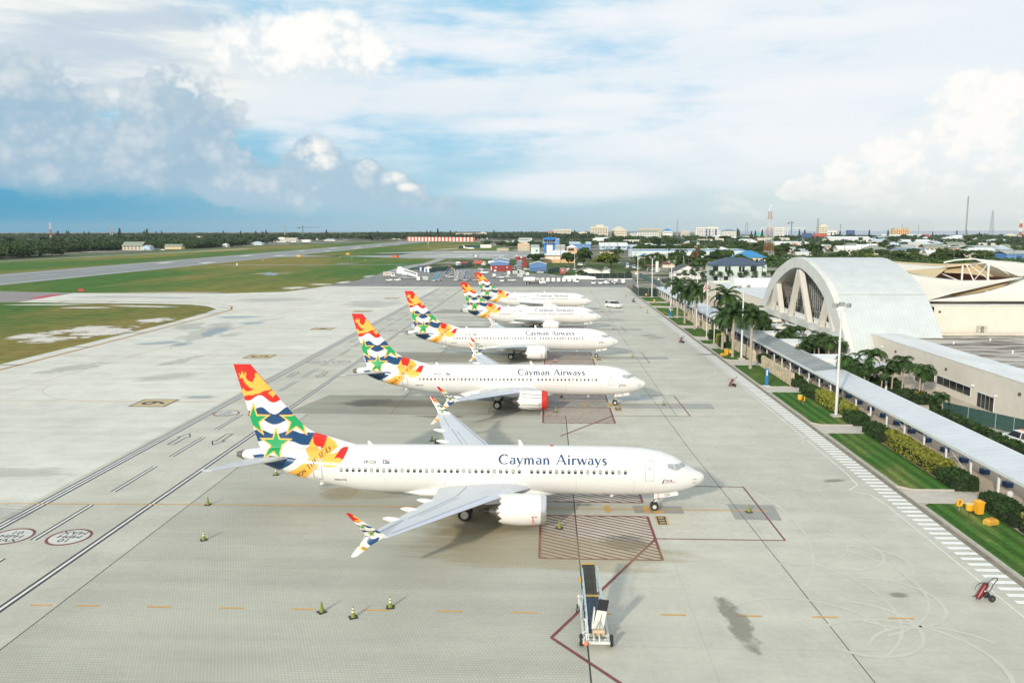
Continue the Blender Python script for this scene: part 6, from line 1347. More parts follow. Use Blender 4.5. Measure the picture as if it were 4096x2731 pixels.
# ---- town trees
P_D = [broadleaf(100+i, LF_D, 1150, .115, wide=1.05+.15*i) for i in range(3)]; P_M = [broadleaf(110+i, LF_M, 1050, .115, wide=1.0+.2*i) for i in range(2)]; P_Y = [broadleaf(120, LF_Y, 1100, .11, wide=1.2)]
P_B = broadleaf(130, LF_B, 240, .12, wide=.6); P_C = [palm(140+i, 9.0, 3.6, 22, LF_P, 'palm', None, .2, 1.1, .6*i, .9) for i in range(2)]
TT = {id(o): tree_of(o) for o in P_D+P_M+P_Y+P_C+[P_B]}; USED = set()
def plant(o, x, y, s, lab, grp=None, z=-.1):
    rz = random.uniform(0, 6.28)
    sc3 = s if isinstance(s, tuple) else (s, s, s)
    if id(o) not in USED:
        USED.add(id(o)); o.location = (x, y, z); o.rotation_euler = (0, 0, rz); o.scale = sc3; o['label'] = lab
        if grp: o['group'] = grp
        return o
    c2 = copy_tree(TT[id(o)], None, (x, y, z), rz, lab, grp, sc3)
    if not grp and 'group' in c2: del c2['group']
    return c2
plant(P_D[0], 4, 446, (9, 9, 9.6), 'dark round tree left of the tall utility pole behind the equipment yard'); plant(P_D[1], 13.5, 447, (12, 11, 10.8), 'dark spreading tree in the middle of the clump behind the equipment yard'); plant(P_Y[0], 27, 446, (14, 12, 9.4), 'bright yellow-green tree right of the dark clump by the road'); plant(P_D[2], 31, 452, 8.5, 'dark tree touching the right side of the bright yellow-green tree'); plant(P_D[1], -17, 503, (13, 11, 6.9), 'low wide dark tree in front of the orange and white station building')
plant(P_D[1], 82, 676, (12, 10, 10.5), 'dark spreading tree in front of the long pale blue building, left half'); plant(P_D[2], 91, 678, (12, 10, 9.8), 'dark spreading tree in front of the long pale blue building, right half'); plant(P_B, 100, 537, (9, 9, 11), 'brown dried-out tree right of the tall pale palm'); plant(P_B, 97, 536, 8, 'smaller brown dried-out tree left of the other brown tree')
plant(P_C[0], 88, 599, 1.05, 'tall palm in front of the spreading dark tree'); plant(P_C[1], 75, 442, 1.1, 'tall pale-trunked palm beside the dark grey gabled house'); plant(P_C[0], -15, 700, .95, 'palm in front of the pale grey shed left of the blue control tower'); plant(P_C[1], 27, 756, 1.35, 'tall palm in front of the blue warehouse'); plant(P_C[0], -19.5, 701, .45, 'short palm left of the palm by the blue control tower')
plant(P_C[0], 128, 575, .75, 'round-headed palm behind the dark blue roof'); plant(P_C[1], 389, 1000, 1.3, 'palm in front of the long white warehouse, left one'); plant(P_C[0], 303, 705, 1.3, 'palm before the cream building with a light blue roof'); plant(P_C[1], 296, 700, 1.1, 'slightly shorter palm left of the cream building with a light blue roof'); plant(P_C[0], 83, 520, .9, 'palm behind the brown-roofed house'); plant(P_C[1], 79, 500, .8, 'palm right of the small blue awning'); plant(P_C[0], 66, 500, .75, 'palm before the cream house with blue gable'); plant(P_C[1], 52, 640, .9, 'slim palm before the light blue building with square windows'); plant(P_C[0], 440, 790, .9, 'palm before the orange building, left one'); plant(P_C[1], 455, 800, .95, 'palm before the orange building, right one')
for x, y, s, o, lab in ((203, 687, (13, 12, 10), P_D[0], 'dark tree directly behind the lattice mast foot'), (221, 660, (21, 16, 11.2), P_D[1], 'wide dark tree above the left shoulder of the vault'), (276, 535, (17, 14, 9.6), P_M[0], 'big dark green tree behind the fabric sails, left half'), (286, 537, (15, 13, 8.8), P_D[1], 'big dark green tree behind the fabric sails, right half'), (255, 535, (18, 12, 7), P_M[1], 'broad olive-green tree behind the vault ridge'), (242, 537, (15, 12, 7.8), P_D[2], 'dark tree left of the broad olive-green tree behind the vault'), (309, 546, (13, 11, 7.6), P_M[1], 'green tree left of the blue shed at the right edge'), (321, 560, (12, 10, 7), P_M[0], 'green tree partly hiding the blue shed'), (189, 648, (13, 12, 10), P_M[0], 'mid green tree right of the blue hip roof'), (180, 640, (11, 11, 8), P_D[2], 'dark tree left of the mid green tree by the lattice mast'), (232, 560, (9, 8, 5.5), P_Y[0], 'small bright yellow-green tree above the vault ridge'), (60, 460, (9, 8, 5), P_D[0], 'dark tree beside the tall white sign slab'), (110, 520, (14, 12, 6), P_D[2], 'dark low tree left of the blue hip roof'), (92, 470, (12, 10, 5), P_M[1], 'low tree behind the pale green office, left'), (48, 620, (10, 10, 7.5), P_D[1], 'dark tree at the left side of the road bend'), (45.5, 400, 3.5, P_D[0], 'small dark shrub tree at the road edge by the gate'), (30.5, 337, 3.2, P_M[0], 'small shrub behind the black screen beside the gate'), (8, 350, (6, 5, 3), P_M[1], 'low bush overgrowing the grey-roofed shed'), (22, 640, (11, 10, 8.5), P_M[0], 'mid green tree left of the tall palm by the blue warehouse'), (-58, 955, (9, 9, 8.5), P_D[0], 'round dark tree left of the tan hangar'), (-49, 957, (10, 9, 8.5), P_D[2], 'round dark tree touching the left side of the tan hangar'), (-30, 1010, (12, 10, 8), P_D[1], 'dark tree behind the right side of the tan hangar')):
    plant(o, x, y, s, lab)
# scattered town trees that nothing tells apart
NOGO = []
def blocked(x, y): return any(a-4-(c2-y)*.02 < x < b2+4 and c2-(5 if c2 < 560 else 45 if c2 < 1300 else 90) < y < d+6 for a, b2, c2, d in NOGO) or (30 < x < 52 and y < 1000)
# ------------------------------------------------------------------ things standing on the apron
GRN = M('faded_green_cone', (.20, .25, .045), .6, var=.12, scale=3); BAND = M('pale_cone_band', (.62, .64, .50), .5, var=.08); ORG = M('orange_cone', (.62, .10, .03), .6, var=.1)
def cone(mat, bands, h=.72):
    t = thing('traffic_cone', 'x', 'cone'); mb = MB(); mb.loft([[(s*q, d*q, z) for s, d in ((-1, -1), (1, -1), (1, 1), (-1, 1))] for q, z in ((.25, 0), (.25, .035), (.2, .05))], 0); mb.build('base', M('cone_base_black', (.035, .038, .03), .8), t)
    mb = MB(); mb.cyl(0, 0, .05, h, .155, .03, 14); cn = mb.build('body', mat, t, True)
    for z in bands:
        r = lambda q: .155+(.03-.155)*(q-.05)/(h-.05)+.006
        mb = MB(); mb.cyl(0, 0, z, z+.1, r(z), r(z+.1), 14); mb.build('band', BAND, cn, True)
    return t
CP = {'p': cone(GRN, []), 'b': cone(GRN, [.34, .52]), 'o': cone(ORG, [.36]), 'k': cone(INK, [])}
CT = {k: tree_of(v) for k, v in CP.items()}; seen = set()
for k, x, y, lab in [('b', -35, 8.5, 'green cone with pale bands under the nearest painted tail'), ('p', -38, -.2, 'plain green cone on the long yellow line left of the nearest airliner'), ('b', -35, -8.1, 'green cone with pale bands standing alone left of the nearest winglet'), ('p', -22.8, -19.4, 'plain green cone on the dashed orange line at the bottom, leftmost of three'), ('b', -20.7, -20, 'green banded cone just below the dashed orange line, middle of three'), ('b', -18.7, -18.6, 'green banded cone just above the dashed orange line, rightmost of three'),
    ('p', 7.8, -.3, 'green cone on the dark patch in front of the nearest nose'), ('p', -8, -4.6, 'green cone inside the nearest red hatched box'), ('p', -21.8, 21.7, 'green cone left of three close together by the far wing of the nearest airliner'), ('p', -21, 20.6, 'green cone right of three close together by the far wing of the nearest airliner'), ('k', -21.2, 20.1, 'small dark cone in front of two green cones by the far wing'), ('p', -7.9, 36.6, 'green cone inside the red hatched box before the second airliner'), ('p', 6.6, 41.5, 'green cone on the grey strip ahead of the second airliner'), ('p', -7, 46.1, 'green cone on the far side of the second airliner beyond its engine'),
    ('p', 6.6, 82.5, 'green cone on the grey strip ahead of the middle airliner'), ('p', -9, 88.4, 'green cone beyond the engine of the middle airliner'), ('o', -7.6, 76.6, 'orange cone with a pale band beside the middle airliner engine'), ('p', 6.4, 124.3, 'green cone ahead of the fourth airliner'), ('p', -15, 131, 'dark green cone beyond the fourth airliner fuselage'), ('o', 6.4, 166.2, 'small orange cone ahead of the farthest airliner'), ('o', 19, 178.7, 'orange cone at the apron edge by the far lawns'), ('k', 18.4, 219.9, 'small black cone near the far corner of the apron'), ('o', 24.7, 278.1, 'orange cone at the end of the yard by the fence, left one'), ('o', 25, 272.2, 'orange cone at the end of the yard by the fence, right one'), ('o', 30, 196.5, 'orange cone beside the covered walkway at the far lawns')]:
    s = 1.25 if y > 260 else 1.1 if k == 'o' else 1
    if k not in seen: seen.add(k); o = CP[k]; o.location = (x, y, .01); o['label'] = lab
    else: o = copy_tree(CT[k], None, (x, y, .01), random.uniform(0, 1.5), lab)
    o.scale = (s, s, s); o['group'] = 'traffic cones on the apron'
t = thing('delineator_post', 'thin dark post with a round base at the apron edge by the far lawns', 'post', (19, 163.4, 0)); mb = MB(); mb.cyl(0, 0, 0, 1.15, .06, .05, 8); mb.build('post', MATS['brown_fitting'], t); mb = MB(); mb.cyl(0, 0, 0, .07, .3, n=12); mb.build('base', INK, t)
# wheeled fire extinguishers
def extinguisher():
    t = thing('wheeled_extinguisher', 'x', 'fire extinguisher'); A = lambda y, z: (0, y, z)
    mb = MB(); mb.tube([(-.42, 0, .12), (-.40, 0, .16), (.02, 0, .95), (.06, 0, 1.03), (.10, 0, 1.1)], [.13, .17, .17, .13, .05], 14); cy = mb.build('cylinder', M('extinguisher_red', (.17, .012, .016), .35, var=.1), t, True)
    mb = MB(); mb.tube([(-.12, 0, .62), (-.09, 0, .68)], .176, 14); mb.build('label_band', WHITEP, cy, True); mb = MB(); mb.cyl(.12, 0, 1.1, 1.2, .045, n=8); mb.build('valve', STEELM, cy)
    for s in (-1, 1): mb = MB(); mb.disc((.30, s*.28, .21), 'y', .21, .09, 18); w = mb.build('wheel', BLK, t, True); mb = MB(); mb.disc((.30, s*.28, .21), 'y', .07, .11, 10); mb.build('hub', DARKM, w)
    mb = MB()
    for s in (-1, 1): mb.tube([(-.62, s*.16, .16), (-.2, s*.19, .3), (.25, s*.2, .75), (.34, s*.2, 1.05), (.62, s*.17, 1.32)], .025, 6)
    mb.tube([(.62, -.17, 1.32), (.74, 0, 1.36), (.62, .17, 1.32)], .028, 6); mb.tube([(.30, -.3, .21), (.30, .3, .21)], .03, 6); mb.tube([(.05, -.19, .5), (.30, -.2, .21)], .022, 6); mb.build('frame', INK, t)
    mb = MB(); mb.tube([(-.35+.42*math.sin(a)*1.0, -.22, .78+.42*math.cos(a)) for a in np.linspace(-1.6, 1.2, 14)]+[(.12, -.1, 1.15)], .02, 6); mb.build('hose', BLK, t)
    return t
ex = extinguisher(); et = tree_of(ex)
for i, (x, y, lab) in enumerate([(18.7, -16.1, 'dark red wheeled fire extinguisher nearest the camera at the end of the pedestrian stripes'), (18.6, 54.8, 'red wheeled fire extinguisher at the stripes beyond the nearest limestone wall'), (18.7, 102.2, 'red wheeled fire extinguisher level with the flagpoles'), (18.8, 198.4, 'red wheeled fire extinguisher farthest away by the far lawns')]):
    o = ex if i == 0 else copy_tree(et); o.location = (x, y, .01); o.rotation_euler = (0, 0, .12*i+.1); o['label'] = lab; o['group'] = 'wheeled fire extinguishers along the stripes'; o.scale = (1.05,)*3
t = thing('chock_bag', 'x', 'bag')
bpy.data.objects.remove(t)
# boarding ramp in the foreground
RF = M('ramp_white_steel', (.66, .67, .64), .45, var=.1, scale=2); RB2 = M('ramp_pale_blue_steel', (.42, .53, .58), .4, .2, var=.1, scale=2); DECK = M('ramp_blue_deck', (.035, .05, .075), .7, var=.25, scale=2); DECK2 = M('ramp_dark_deck', (.042, .044, .036), .8, var=.25, scale=2)
rp = thing('boarding_ramp', 'folding wheeled boarding ramp with dark deck and pale handrails in the foreground', 'boarding ramp', (-6.2, -22.0, 0))
def rpb(mb, n, m_, par=None, sm=False): return local(rp, mb).build(n, m_, par or rp, sm)
mb = MB(); mb.box(-6.95, -5.42, -23.35, -23.2, .38, .5); mb.box(-6.95, -5.42, -22.5, -22.38, .38, .5); mb.box(-6.95, -6.83, -23.3, -18.2, .36, .48); mb.box(-5.55, -5.43, -23.3, -20.5, .36, .48); mb.box(-6.9, -5.5, -22.75, -22.65, .28, .36); mb.box(-6.75, -6.5, -23.42, -23.3, .5, .56); mb.box(-5.85, -5.5, -23.42, -23.3, .5, .56); mb.box(-6.35, -6.3, -23.3, -22.4, .5, .8); mb.box(-6.05, -6.0, -23.3, -22.4, .5, .8); mb.box(-6.9, -5.5, -20.6, -20.5, .36, .48); rpb(mb, 'chassis', RF)
mb = MB(); mb.box(-6.38, -5.72, -23.0, -22.85, .85, 1.02); mb.box(-6.4, -5.7, -22.85, -22.3, .62, .7); rpb(mb, 'step', M('ramp_step_tan', (.55, .42, .28), .7, var=.15))
for x in (-7.03, -5.31):
    mb = MB(); mb.tube([(x-.09, -22.8, .33), (x-.06, -22.8, .33), (x+.06, -22.8, .33), (x+.09, -22.8, .33)], [.27, .33, .33, .27], 22); w = rpb(mb, 'wheel', BLK, None, True); mb = MB(); mb.disc((x, -22.8, .33), 'x', .14, .2, 14); rpb(mb, 'rim', RF, w)
mb = MB(); mb.box(-5.42, -5.24, -23.1, -22.95, .5, .78); rpb(mb, 'tail_lamp', INK)
mb = MB(); mb.ell((-6.78, -23.55, .52), (.125, .125, .15), 14, 10); rpb(mb, 'buoy', M('orange_float', (.75, .22, .10), .4, var=.05), None, True)
def dk(y): return .56+(y+22.2)*(2.5-.56)/4.8
mb = MB(); mb.loft([[(xa, y, z-.06), (xb, y, z-.06), (xb, y, z), (xa, y, z)] for y, z, xa, xb in ((-22.3, .56, -6.62, -5.75), (-19.75, dk(-19.75), -6.66, -5.88))], 0); rpb(mb, 'ramp_deck', DECK)
mb = MB(); mb.loft([[(xa, y, z-.06), (xb, y, z-.06), (xb, y, z), (xa, y, z)] for y, z, xa, xb in ((-19.7, dk(-19.7)+.02, -6.72, -5.94), (-17.4, 2.52, -6.80, -5.98))], 0); up_ = rpb(mb, 'upper_deck', DECK2)
mb = MB(); mb.box(-6.82, -5.97, -17.42, -17.3, 2.44, 2.56); mb.box(-6.68, -5.92, -19.82, -19.7, 1.50, 1.6); rpb(mb, 'edge_strip', M('ramp_yellow_edge', (.52, .34, .08), .6, var=.15), up_)
for nm, sx, xo in (('handrail', -1, 0), ('handrail', 1, 0)):
    mb = MB()
    def rx(y): t_ = (y+22.4)/5.0; return (-6.66-.2*t_) if sx < 0 else (-5.66-.26*t_)
    for hgt, r in ((1.0, .024), (.66, .016), (.33, .016)): mb.tube([(rx(-22.4), -22.5, .65+hgt*.75), (rx(-22.0), -22.0, dk(-22.0)+hgt), (rx(-19.7), -19.7, dk(-19.7)+hgt), (rx(-18.75), -18.75, dk(-18.75)+hgt*.9), (rx(-18.6), -18.6, dk(-18.6)+hgt*.55)], r, 6)
    for k in range(8): y = -22.2+k*.46; mb.tube([(rx(y), y, dk(y)-.05), (rx(y), y, dk(y)+1.0)], .017, 5)
    rpb(mb, nm, RB2)
mb = MB()
for s in (-6.60, -5.72): mb.tube([(s, -22.4, .5), (s, -19.7, dk(-19.7)-.1), (s-.12, -17.5, 2.42)], .04, 6)
for y in (-21, -19.7, -18.4): mb.tube([(-6.66, y, dk(y)-.1), (-5.85, y, dk(y)-.1)], .03, 6)
mb.tube([(-6.7, -18.4, dk(-18.4)-.1), (-6.9, -20.4, .42)], .035, 6); mb.tube([(-5.9, -18.4, dk(-18.4)-.1), (-5.5, -20.5, .42)], .035, 6); rpb(mb, 'support_frame', RB2)
mb = MB(); mb.tube([(-6.97, -18.2, .9), (-6.97, -18.2, .15)], .045, 8); mb.tube([(-7.1, -18.2, .78), (-6.72, -18.2, .78)], .03, 6); jk = rpb(mb, 'jack', RF); mb = MB(); mb.disc((-7.08, -18.25, .14), 'x', .14, .07, 14); mb.disc((-7.14, -18.75, .1), 'x', .1, .05, 12); rpb(mb, 'jack_wheel', BLK, jk)
mb = MB(); mb.tube([(-6.72, -23.2, .5), (-6.78, -22.6, 1.45), (-6.7, -22.5, 1.5), (-6.62, -23.15, .5)], .03, 6); mb.tube([(-6.95, -22.9, .75), (-6.6, -22.7, 1.0)], .025, 6); mb.tube([(-6.95, -23.1, .5), (-6.6, -22.9, .75)], .025, 6); rpb(mb, 'tow_frame', RF)
P0, P1 = Vector((-6.06, -22.5, .85)), Vector((-5.72, -22.38, 2.55)); ax = (P1-P0).normalized(); sd = Vector((1, .1, -.18)).normalized(); nn = ax.cross(sd).normalized()
def slab(a, b2, w0, w1, th2, n, m_, par=None):
    mb = MB(); mb.loft([[P0+ax*s*1.74+sd*u+nn*v for u, v in ((-w/2, -th2), (w/2, -th2), (w/2, th2), (-w/2, th2))] for s, w in ((a, w0), (b2, w1))], 0); return rpb(mb, n, m_, par)
fl = slab(0, .63, .62, .56, .03, 'folded_flap', RF); slab(.63, 1.0, .58, .56, .035, 'flap_end', INK, fl)
mb = MB(); mb.tube([P0+ax*.55-nn*.05, P0+ax*.0-nn*.25+sd*.25], .018, 5); mb.tube([P0+ax*.55-nn*.05, P0-nn*.25-sd*.25], .018, 5); mb.tube([P0+ax*.9-nn*.05, P0-nn*.2], .02, 5); rpb(mb, 'flap_stay', GPOST, fl)
mb = MB(); mb.loft([[(-6.42, y, .86), (-6.36, y, .86), (-6.22, y+.2, 1.9), (-6.28, y+.2, 1.9)] for y in (-22.55, -22.1)], 0); rpb(mb, 'side_panel', RF)
mb = MB(); mb.box(-7.02, -6.9, -19.2, -19.05, 2.15, 2.4); rpb(mb, 'warning_lamp', M('amber_lamp', (.65, .28, .03), .4, var=.05))
# ------------------------------------------------------------------ vehicles
VG = M('vehicle_glass', (.025, .035, .045), .08, var=.2, spec=.9); HL = M('headlamp', (.75, .76, .74), .15, var=0); VW = M('vehicle_white', (.76, .77, .76), .3, var=.03); VS = M('vehicle_silver', (.45, .47, .49), .3, .4, var=.03); VB = M('vehicle_blue', (.05, .12, .30), .3, var=.03); VK = M('vehicle_black', (.03, .032, .035), .25, var=.05); VR2 = M('vehicle_red', (.42, .03, .025), .35, var=.06); VY = M('vehicle_yellow', (.62, .36, .05), .45, var=.1); TARP = M('grey_cart_cover', (.42, .46, .45), .7, var=.1, scale=2)
def wheels(t, xs, w, r, y0=0):
    for x in xs:
        for s in (-1, 1):
            mb = MB(); mb.disc((x, y0+s*(w/2-.1), r), 'y', r, .2, 14); wl2 = mb.build('wheel', BLK, t, True); mb = MB(); mb.disc((x, y0+s*(w/2-.1), r), 'y', r*.5, .215, 10); mb.build('rim', MATS['wheel_rim'], wl2)
def car(label, mat, kind='car', cat=None):
    nm = {'car': 'parked_car', 'van': 'van', 'pickup': 'pickup_truck', 'suv': 'car'}[kind]; t = thing(nm, label, cat or ('car' if kind in ('car', 'suv') else kind))
    L, W, H = {'car': (4.3, 1.72, 1.45), 'van': (4.8, 1.8, 1.95), 'pickup': (5.3, 1.85, 1.75), 'suv': (4.6, 1.85, 1.7)}[kind]; h = L/2; b0 = .28
    hood = {'car': .92, 'van': 1.15, 'pickup': 1.05, 'suv': 1.0}[kind]
    def lo(P, y): return [(x, y, z) for x, z in P]
    body = {'car': [(-h, .45), (-h+.05, .85), (-h+.5, hood), (h-1.2, hood), (h-.15, .75), (h, .5), (h-.05, b0), (-h+.1, b0)], 'van': [(-h, .4), (-h, 1.15), (h-1.0, 1.15), (h-.12, .9), (h, .55), (h-.05, b0), (-h+.05, b0)], 'pickup': [(-h, .5), (-h, 1.05), (-h+1.85, 1.05), (h-1.3, hood), (h-.1, .95), (h, .6), (h-.05, .35), (-h+.05, .4)], 'suv': [(-h, .45), (-h+.03, 1.0), (h-1.25, 1.0), (h-.12, .9), (h, .55), (h-.05, .32), (-h+.05, .32)]}[kind]
    mb = MB(); mb.loft([lo(body, -W/2+.05), lo(body, -W/2), lo(body, W/2), lo(body, W/2-.05)] if False else [lo(body, -W/2), lo(body, W/2)], 0); bd = mb.build('body', mat, t)
    md = bd.modifiers.new('soft', 'BEVEL'); md.width = .08; md.segments = 2
    top = {'car': (-h+.45, -h+1.1, h-2.0, h-1.15), 'van': (-h+.02, -h+.12, h-1.75, h-.95), 'pickup': (-h+1.85, -h+2.0, h-2.1, h-1.3), 'suv': (-h+.1, -h+.45, h-2.05, h-1.2)}[kind]; a, b2, c2, d = top
    mb = MB(); mb.loft([[(a, s*(W/2-.06), hood), (d, s*(W/2-.06), hood), (c2, s*(W/2-.22), H-.06), (b2, s*(W/2-.22), H-.06)] for s in (-1, 1)], 0); mb.build('window', VG, t)
    mb = MB(); mb.loft([[(b2-.03, -W/2+.2, z), (c2+.03, -W/2+.2, z), (c2+.03, W/2-.2, z), (b2-.03, W/2-.2, z)] for z in (H-.07, H)], 0)
    for x in ((b2+c2)/2, b2+.05 if kind != 'van' else b2+.9) if kind != 'pickup' else (b2+.05,):
        for s in (-1, 1): mb.loft([[(x-.06, s*(W/2-.05), hood), (x+.06, s*(W/2-.05), hood), (x+.06, s*(W/2-.21), H-.06), (x-.06, s*(W/2-.21), H-.06)], [(x-.06, s*(W/2-.02), hood), (x+.06, s*(W/2-.02), hood), (x+.06, s*(W/2-.18), H-.06), (x-.06, s*(W/2-.18), H-.06)]], 0)
    mb.build('roof', mat, t)
    if kind == 'pickup': mb = MB(); mb.box(-h+.1, -h+1.8, -W/2+.1, W/2-.1, 1.0, 1.07); mb.build('load_bed', INK, t)
    for s in (-1, 1): mb = MB(); mb.box(h-.12, h+.01, s*(W/2-.32)-.2, s*(W/2-.32)+.2, .6, .76); mb.build('headlight', HL, t)
    wheels(t, (-h+.85, h-.85), W, .33); return t
def place(o, x, y, rz, lab=None, grp=None, z=-.02):
    o.location = (x, y, z); o.rotation_euler = (0, 0, rz)
    if lab: o['label'] = lab
    if grp: o['group'] = grp
    return o
v = car('white passenger van parked on the apron beyond the noses of the airliners', VW, 'van'); place(v, 10.9, 179.2, R(-38), z=.01); v.scale = (1.08,)*3
v = car('white pickup with red and pink tailgate parked behind the long hedge', VW, 'pickup'); place(v, 38.0+1.6, 22.0, R(100), z=.03); v.location = (42.2, 21.5, .03)
mb = MB(); mb.box(-2.68, -2.66, -.85, .85, .6, 1.02); mb.build('tailgate_panel', M('pink_red_panel', (.70, .22, .26), .5, var=.3, scale=3), v); mb = MB(); mb.box(-.5, .5, -.05, .05, 1.75, 1.85); mb.build('beacon', M('orange_beacon', (.7, .2, .03), .4), v)
CARS = {c2: car('x', m_, k) for c2, m_, k in (('w', VW, 'car'), ('s', VS, 'suv'), ('b', VB, 'car'), ('k', VK, 'suv'), ('v', VW, 'van'), ('p', VW, 'pickup'), ('r', VR2, 'car'))}
CAT = {k: tree_of(o) for k, o in CARS.items()}; cu = set()
def putcar(k, x, y, rz, lab, grp=None):
    if k not in cu: cu.add(k); return place(CARS[k], x, y, rz, lab, grp)
    c2 = copy_tree(CAT[k], None, (x, y, -.02), rz, lab)
    if grp: c2['group'] = grp
    elif 'group' in c2: del c2['group']
    return c2
for k, x, y, rz, lab in [('k', 43.2, 299, R(-80), 'dark car driving alone on the road near the wire fence'), ('b', 42.5, 446, R(-92), 'blue car first of three on the road beyond the gate'), ('v', 43.0, 431, R(-92), 'white van second of three on the road beyond the gate'), ('s', 43.6, 413, R(-92), 'silver car third of three on the road, nearest the gate'), ('b', 37, 560, R(10), 'blue car far up the road by the orange barrier'), ('v', 24.5, 400, R(-60), 'white van parked by the road behind the black screen'), ('p', 18, 286, R(0), 'white pickup parked beside the white wall in the yard'), ('s', 50, 402, R(-85), 'silver car parked under the small canopy by the white slab sign')]: putcar(k, x, y, rz, lab)
lots = [('parked cars beside the pale green office', [(x, y) for y in (366, 352, 341) for x in (62, 65, 68, 71, 74, 77)], 'car parked in the lot left of the pale green office', R(78)), ('cars parked in the shade behind the grey-roofed shed', [(x, 408+random.uniform(-4, 4)) for x in (3, 7, 11, 15, 19)], 'car parked in the row behind the grey-roofed shed', R(75)), ('cars parked along the far side of the runway', [(-500+random.uniform(-9, 9)-i*.7, 990+i*21) for i in range(30)], 'car parked along the road on the far side of the runway', R(60)), ('cars parked on the roof deck of the pale blue building', [(128, 640), (134, 640), (139, 641)], 'car parked on the pale blue building roof deck', R(5)), ('cars by the houses across the runway', [(-486+i*4.5, 880+random.uniform(-4, 4)) for i in range(6)], 'car parked beside the small houses across the runway', R(10))]
for grp, pts, lab, rz in lots:
    for i, (x, y) in enumerate(pts):
        o = putcar('wswbkvpsrw'[i % 10], x, y, rz+random.uniform(-.1, .1), lab, grp)
        if 'roof deck' in grp: o.location.z = 5.95
for i, (x, y, k, lab) in enumerate(((-48, 406, 'p', 'white work van parked left of the red container building'), (-25.5, 400, 'w', 'white car parked right of the red container building'), (-21.5, 408, 'w', 'white car second right of the red container building'), (0, 385, 's', 'grey car beside the small red hut'), (13, 470, 'v', 'white van behind the teal screen by the orange station building'), (-43, 372, 'v', 'white van behind the airliner tails beside the red container building'))): putcar(k, x, y, R(-70+i*9), lab)
# ------------------------------------------------------------------ ground equipment
def cart(label, col=TARP):
    t = thing('baggage_cart', label, 'cart'); mb = MB(); mb.box(-1.35, 1.35, -.75, .75, .42, .54); mb.box(1.35, 2.1, -.04, .04, .4, .46); mb.build('chassis', GPOST, t); mb = MB(); mb.box(-1.3, 1.3, -.74, .74, 1.95, 2.05); mb.box(-1.3, -1.22, -.74, .74, .54, 1.95); mb.box(1.22, 1.3, -.74, .74, .54, 1.95); mb.build('body', VW, t)
    mb = MB(); mb.box(-1.2, 1.2, -.76, -.70, .56, 1.95); mb.box(-1.2, 1.2, .70, .76, .56, 1.95); mb.build('curtain', col, t); wheels(t, (-.9, .9), 1.4, .22); return t
def tug(label):
    t = thing('baggage_tug', label, 'tug'); mb = MB(); mb.loft([[(-1.4, s*.85, .3), (1.5, s*.85, .3), (1.5, s*.85, .95), (.3, s*.85, 1.1), (-1.4, s*.85, 1.0)] for s in (-1, 1)], 0); mb.build('body', VW, t); mb = MB(); mb.box(-1.0, .1, -.7, .7, 1.05, 1.75); mb.build('window', VG, t); mb = MB(); mb.box(-1.1, .2, -.78, .78, 1.75, 1.85); mb.build('roof', VW, t); wheels(t, (-.9, .95), 1.7, .36); return t
def loader(label):
    t = thing('belt_loader', label, 'belt loader'); mb = MB(); mb.box(-2, 1.6, -.8, .8, .4, .95); mb.build('chassis', VW, t); mb = MB(); mb.loft([[(x, s, z) for s, z in ((-.4, z0), (.4, z0), (.4, z0+.22), (-.4, z0+.22))] for x, z0 in ((-3.4, .6), (3.4, 1.9))], 0); mb.build('conveyor', BLK, t)
    mb = MB(); mb.tube([(-3.3, -.5, .95), (3.3, -.5, 2.25)], .04); mb.build('rail', VW, t); mb = MB(); mb.box(-.9, .2, .35, .85, .95, 1.5); mb.build('cab', VW, t); wheels(t, (-1.3, 1.0), 1.6, .32); return t
def stairs(label, m_, h=3.0):
    """air stairs running down towards the camera"""
    t = thing('air_stairs', label, 'air stairs'); L = h*1.35; mb = MB(); mb.box(-1.0, 1.0, -.3, L, .32, .5); mb.build('chassis', VW, t); mb = MB(); n = 12
    for k in range(n): y = k*L/n; z = .5+(h-.5)*(k+1)/n; mb.box(-.62, .62, y, y+L/n+.05, z-.12, z)
    mb.box(-.75, .75, L, L+1.6, h-.1, h); mb.build('steps', m_, t)
    for s in (-1, 1):
        mb = MB(); mb.loft([[(s*.68-.025, y, z-.05), (s*.68+.025, y, z-.05), (s*.68+.025, y, z+.55), (s*.68-.025, y, z+.55)] for y, z in ((0, .55), (L, h))], 0); mb.build('side_panel', m_, t)
        mb = MB(); mb.tube([(s*.72, 0, 1.4), (s*.72, L, h+1), (s*.72, L+1.6, h+1)], .03, 5)
        for k in range(6): mb.tube([(s*.72, k*L/5, .5+(h-.5)*k/5), (s*.72, k*L/5, 1.4+(h-.4)*k/5)], .02, 5)
        mb.tube([(s*.72, L+1.6, h-.1), (s*.72, L+1.6, h+1)], .025, 5); mb.tube([(s*.7, L+.3, .4), (s*.7, L+.3, h-.1)], .05, 6); mb.tube([(s*.7, L*.5, .4), (s*.7, L+.3, h*.7)], .04, 6); mb.build('handrail', VW, t)
    for y in (.3, L-.3): wheels(t, (0,), 2.1, .3) if False else [MB().disc((s*1.05, y, .3), 'x', .3, .18, 14).build('wheel', BLK, t, True) for s in (-1, 1)]
    return t
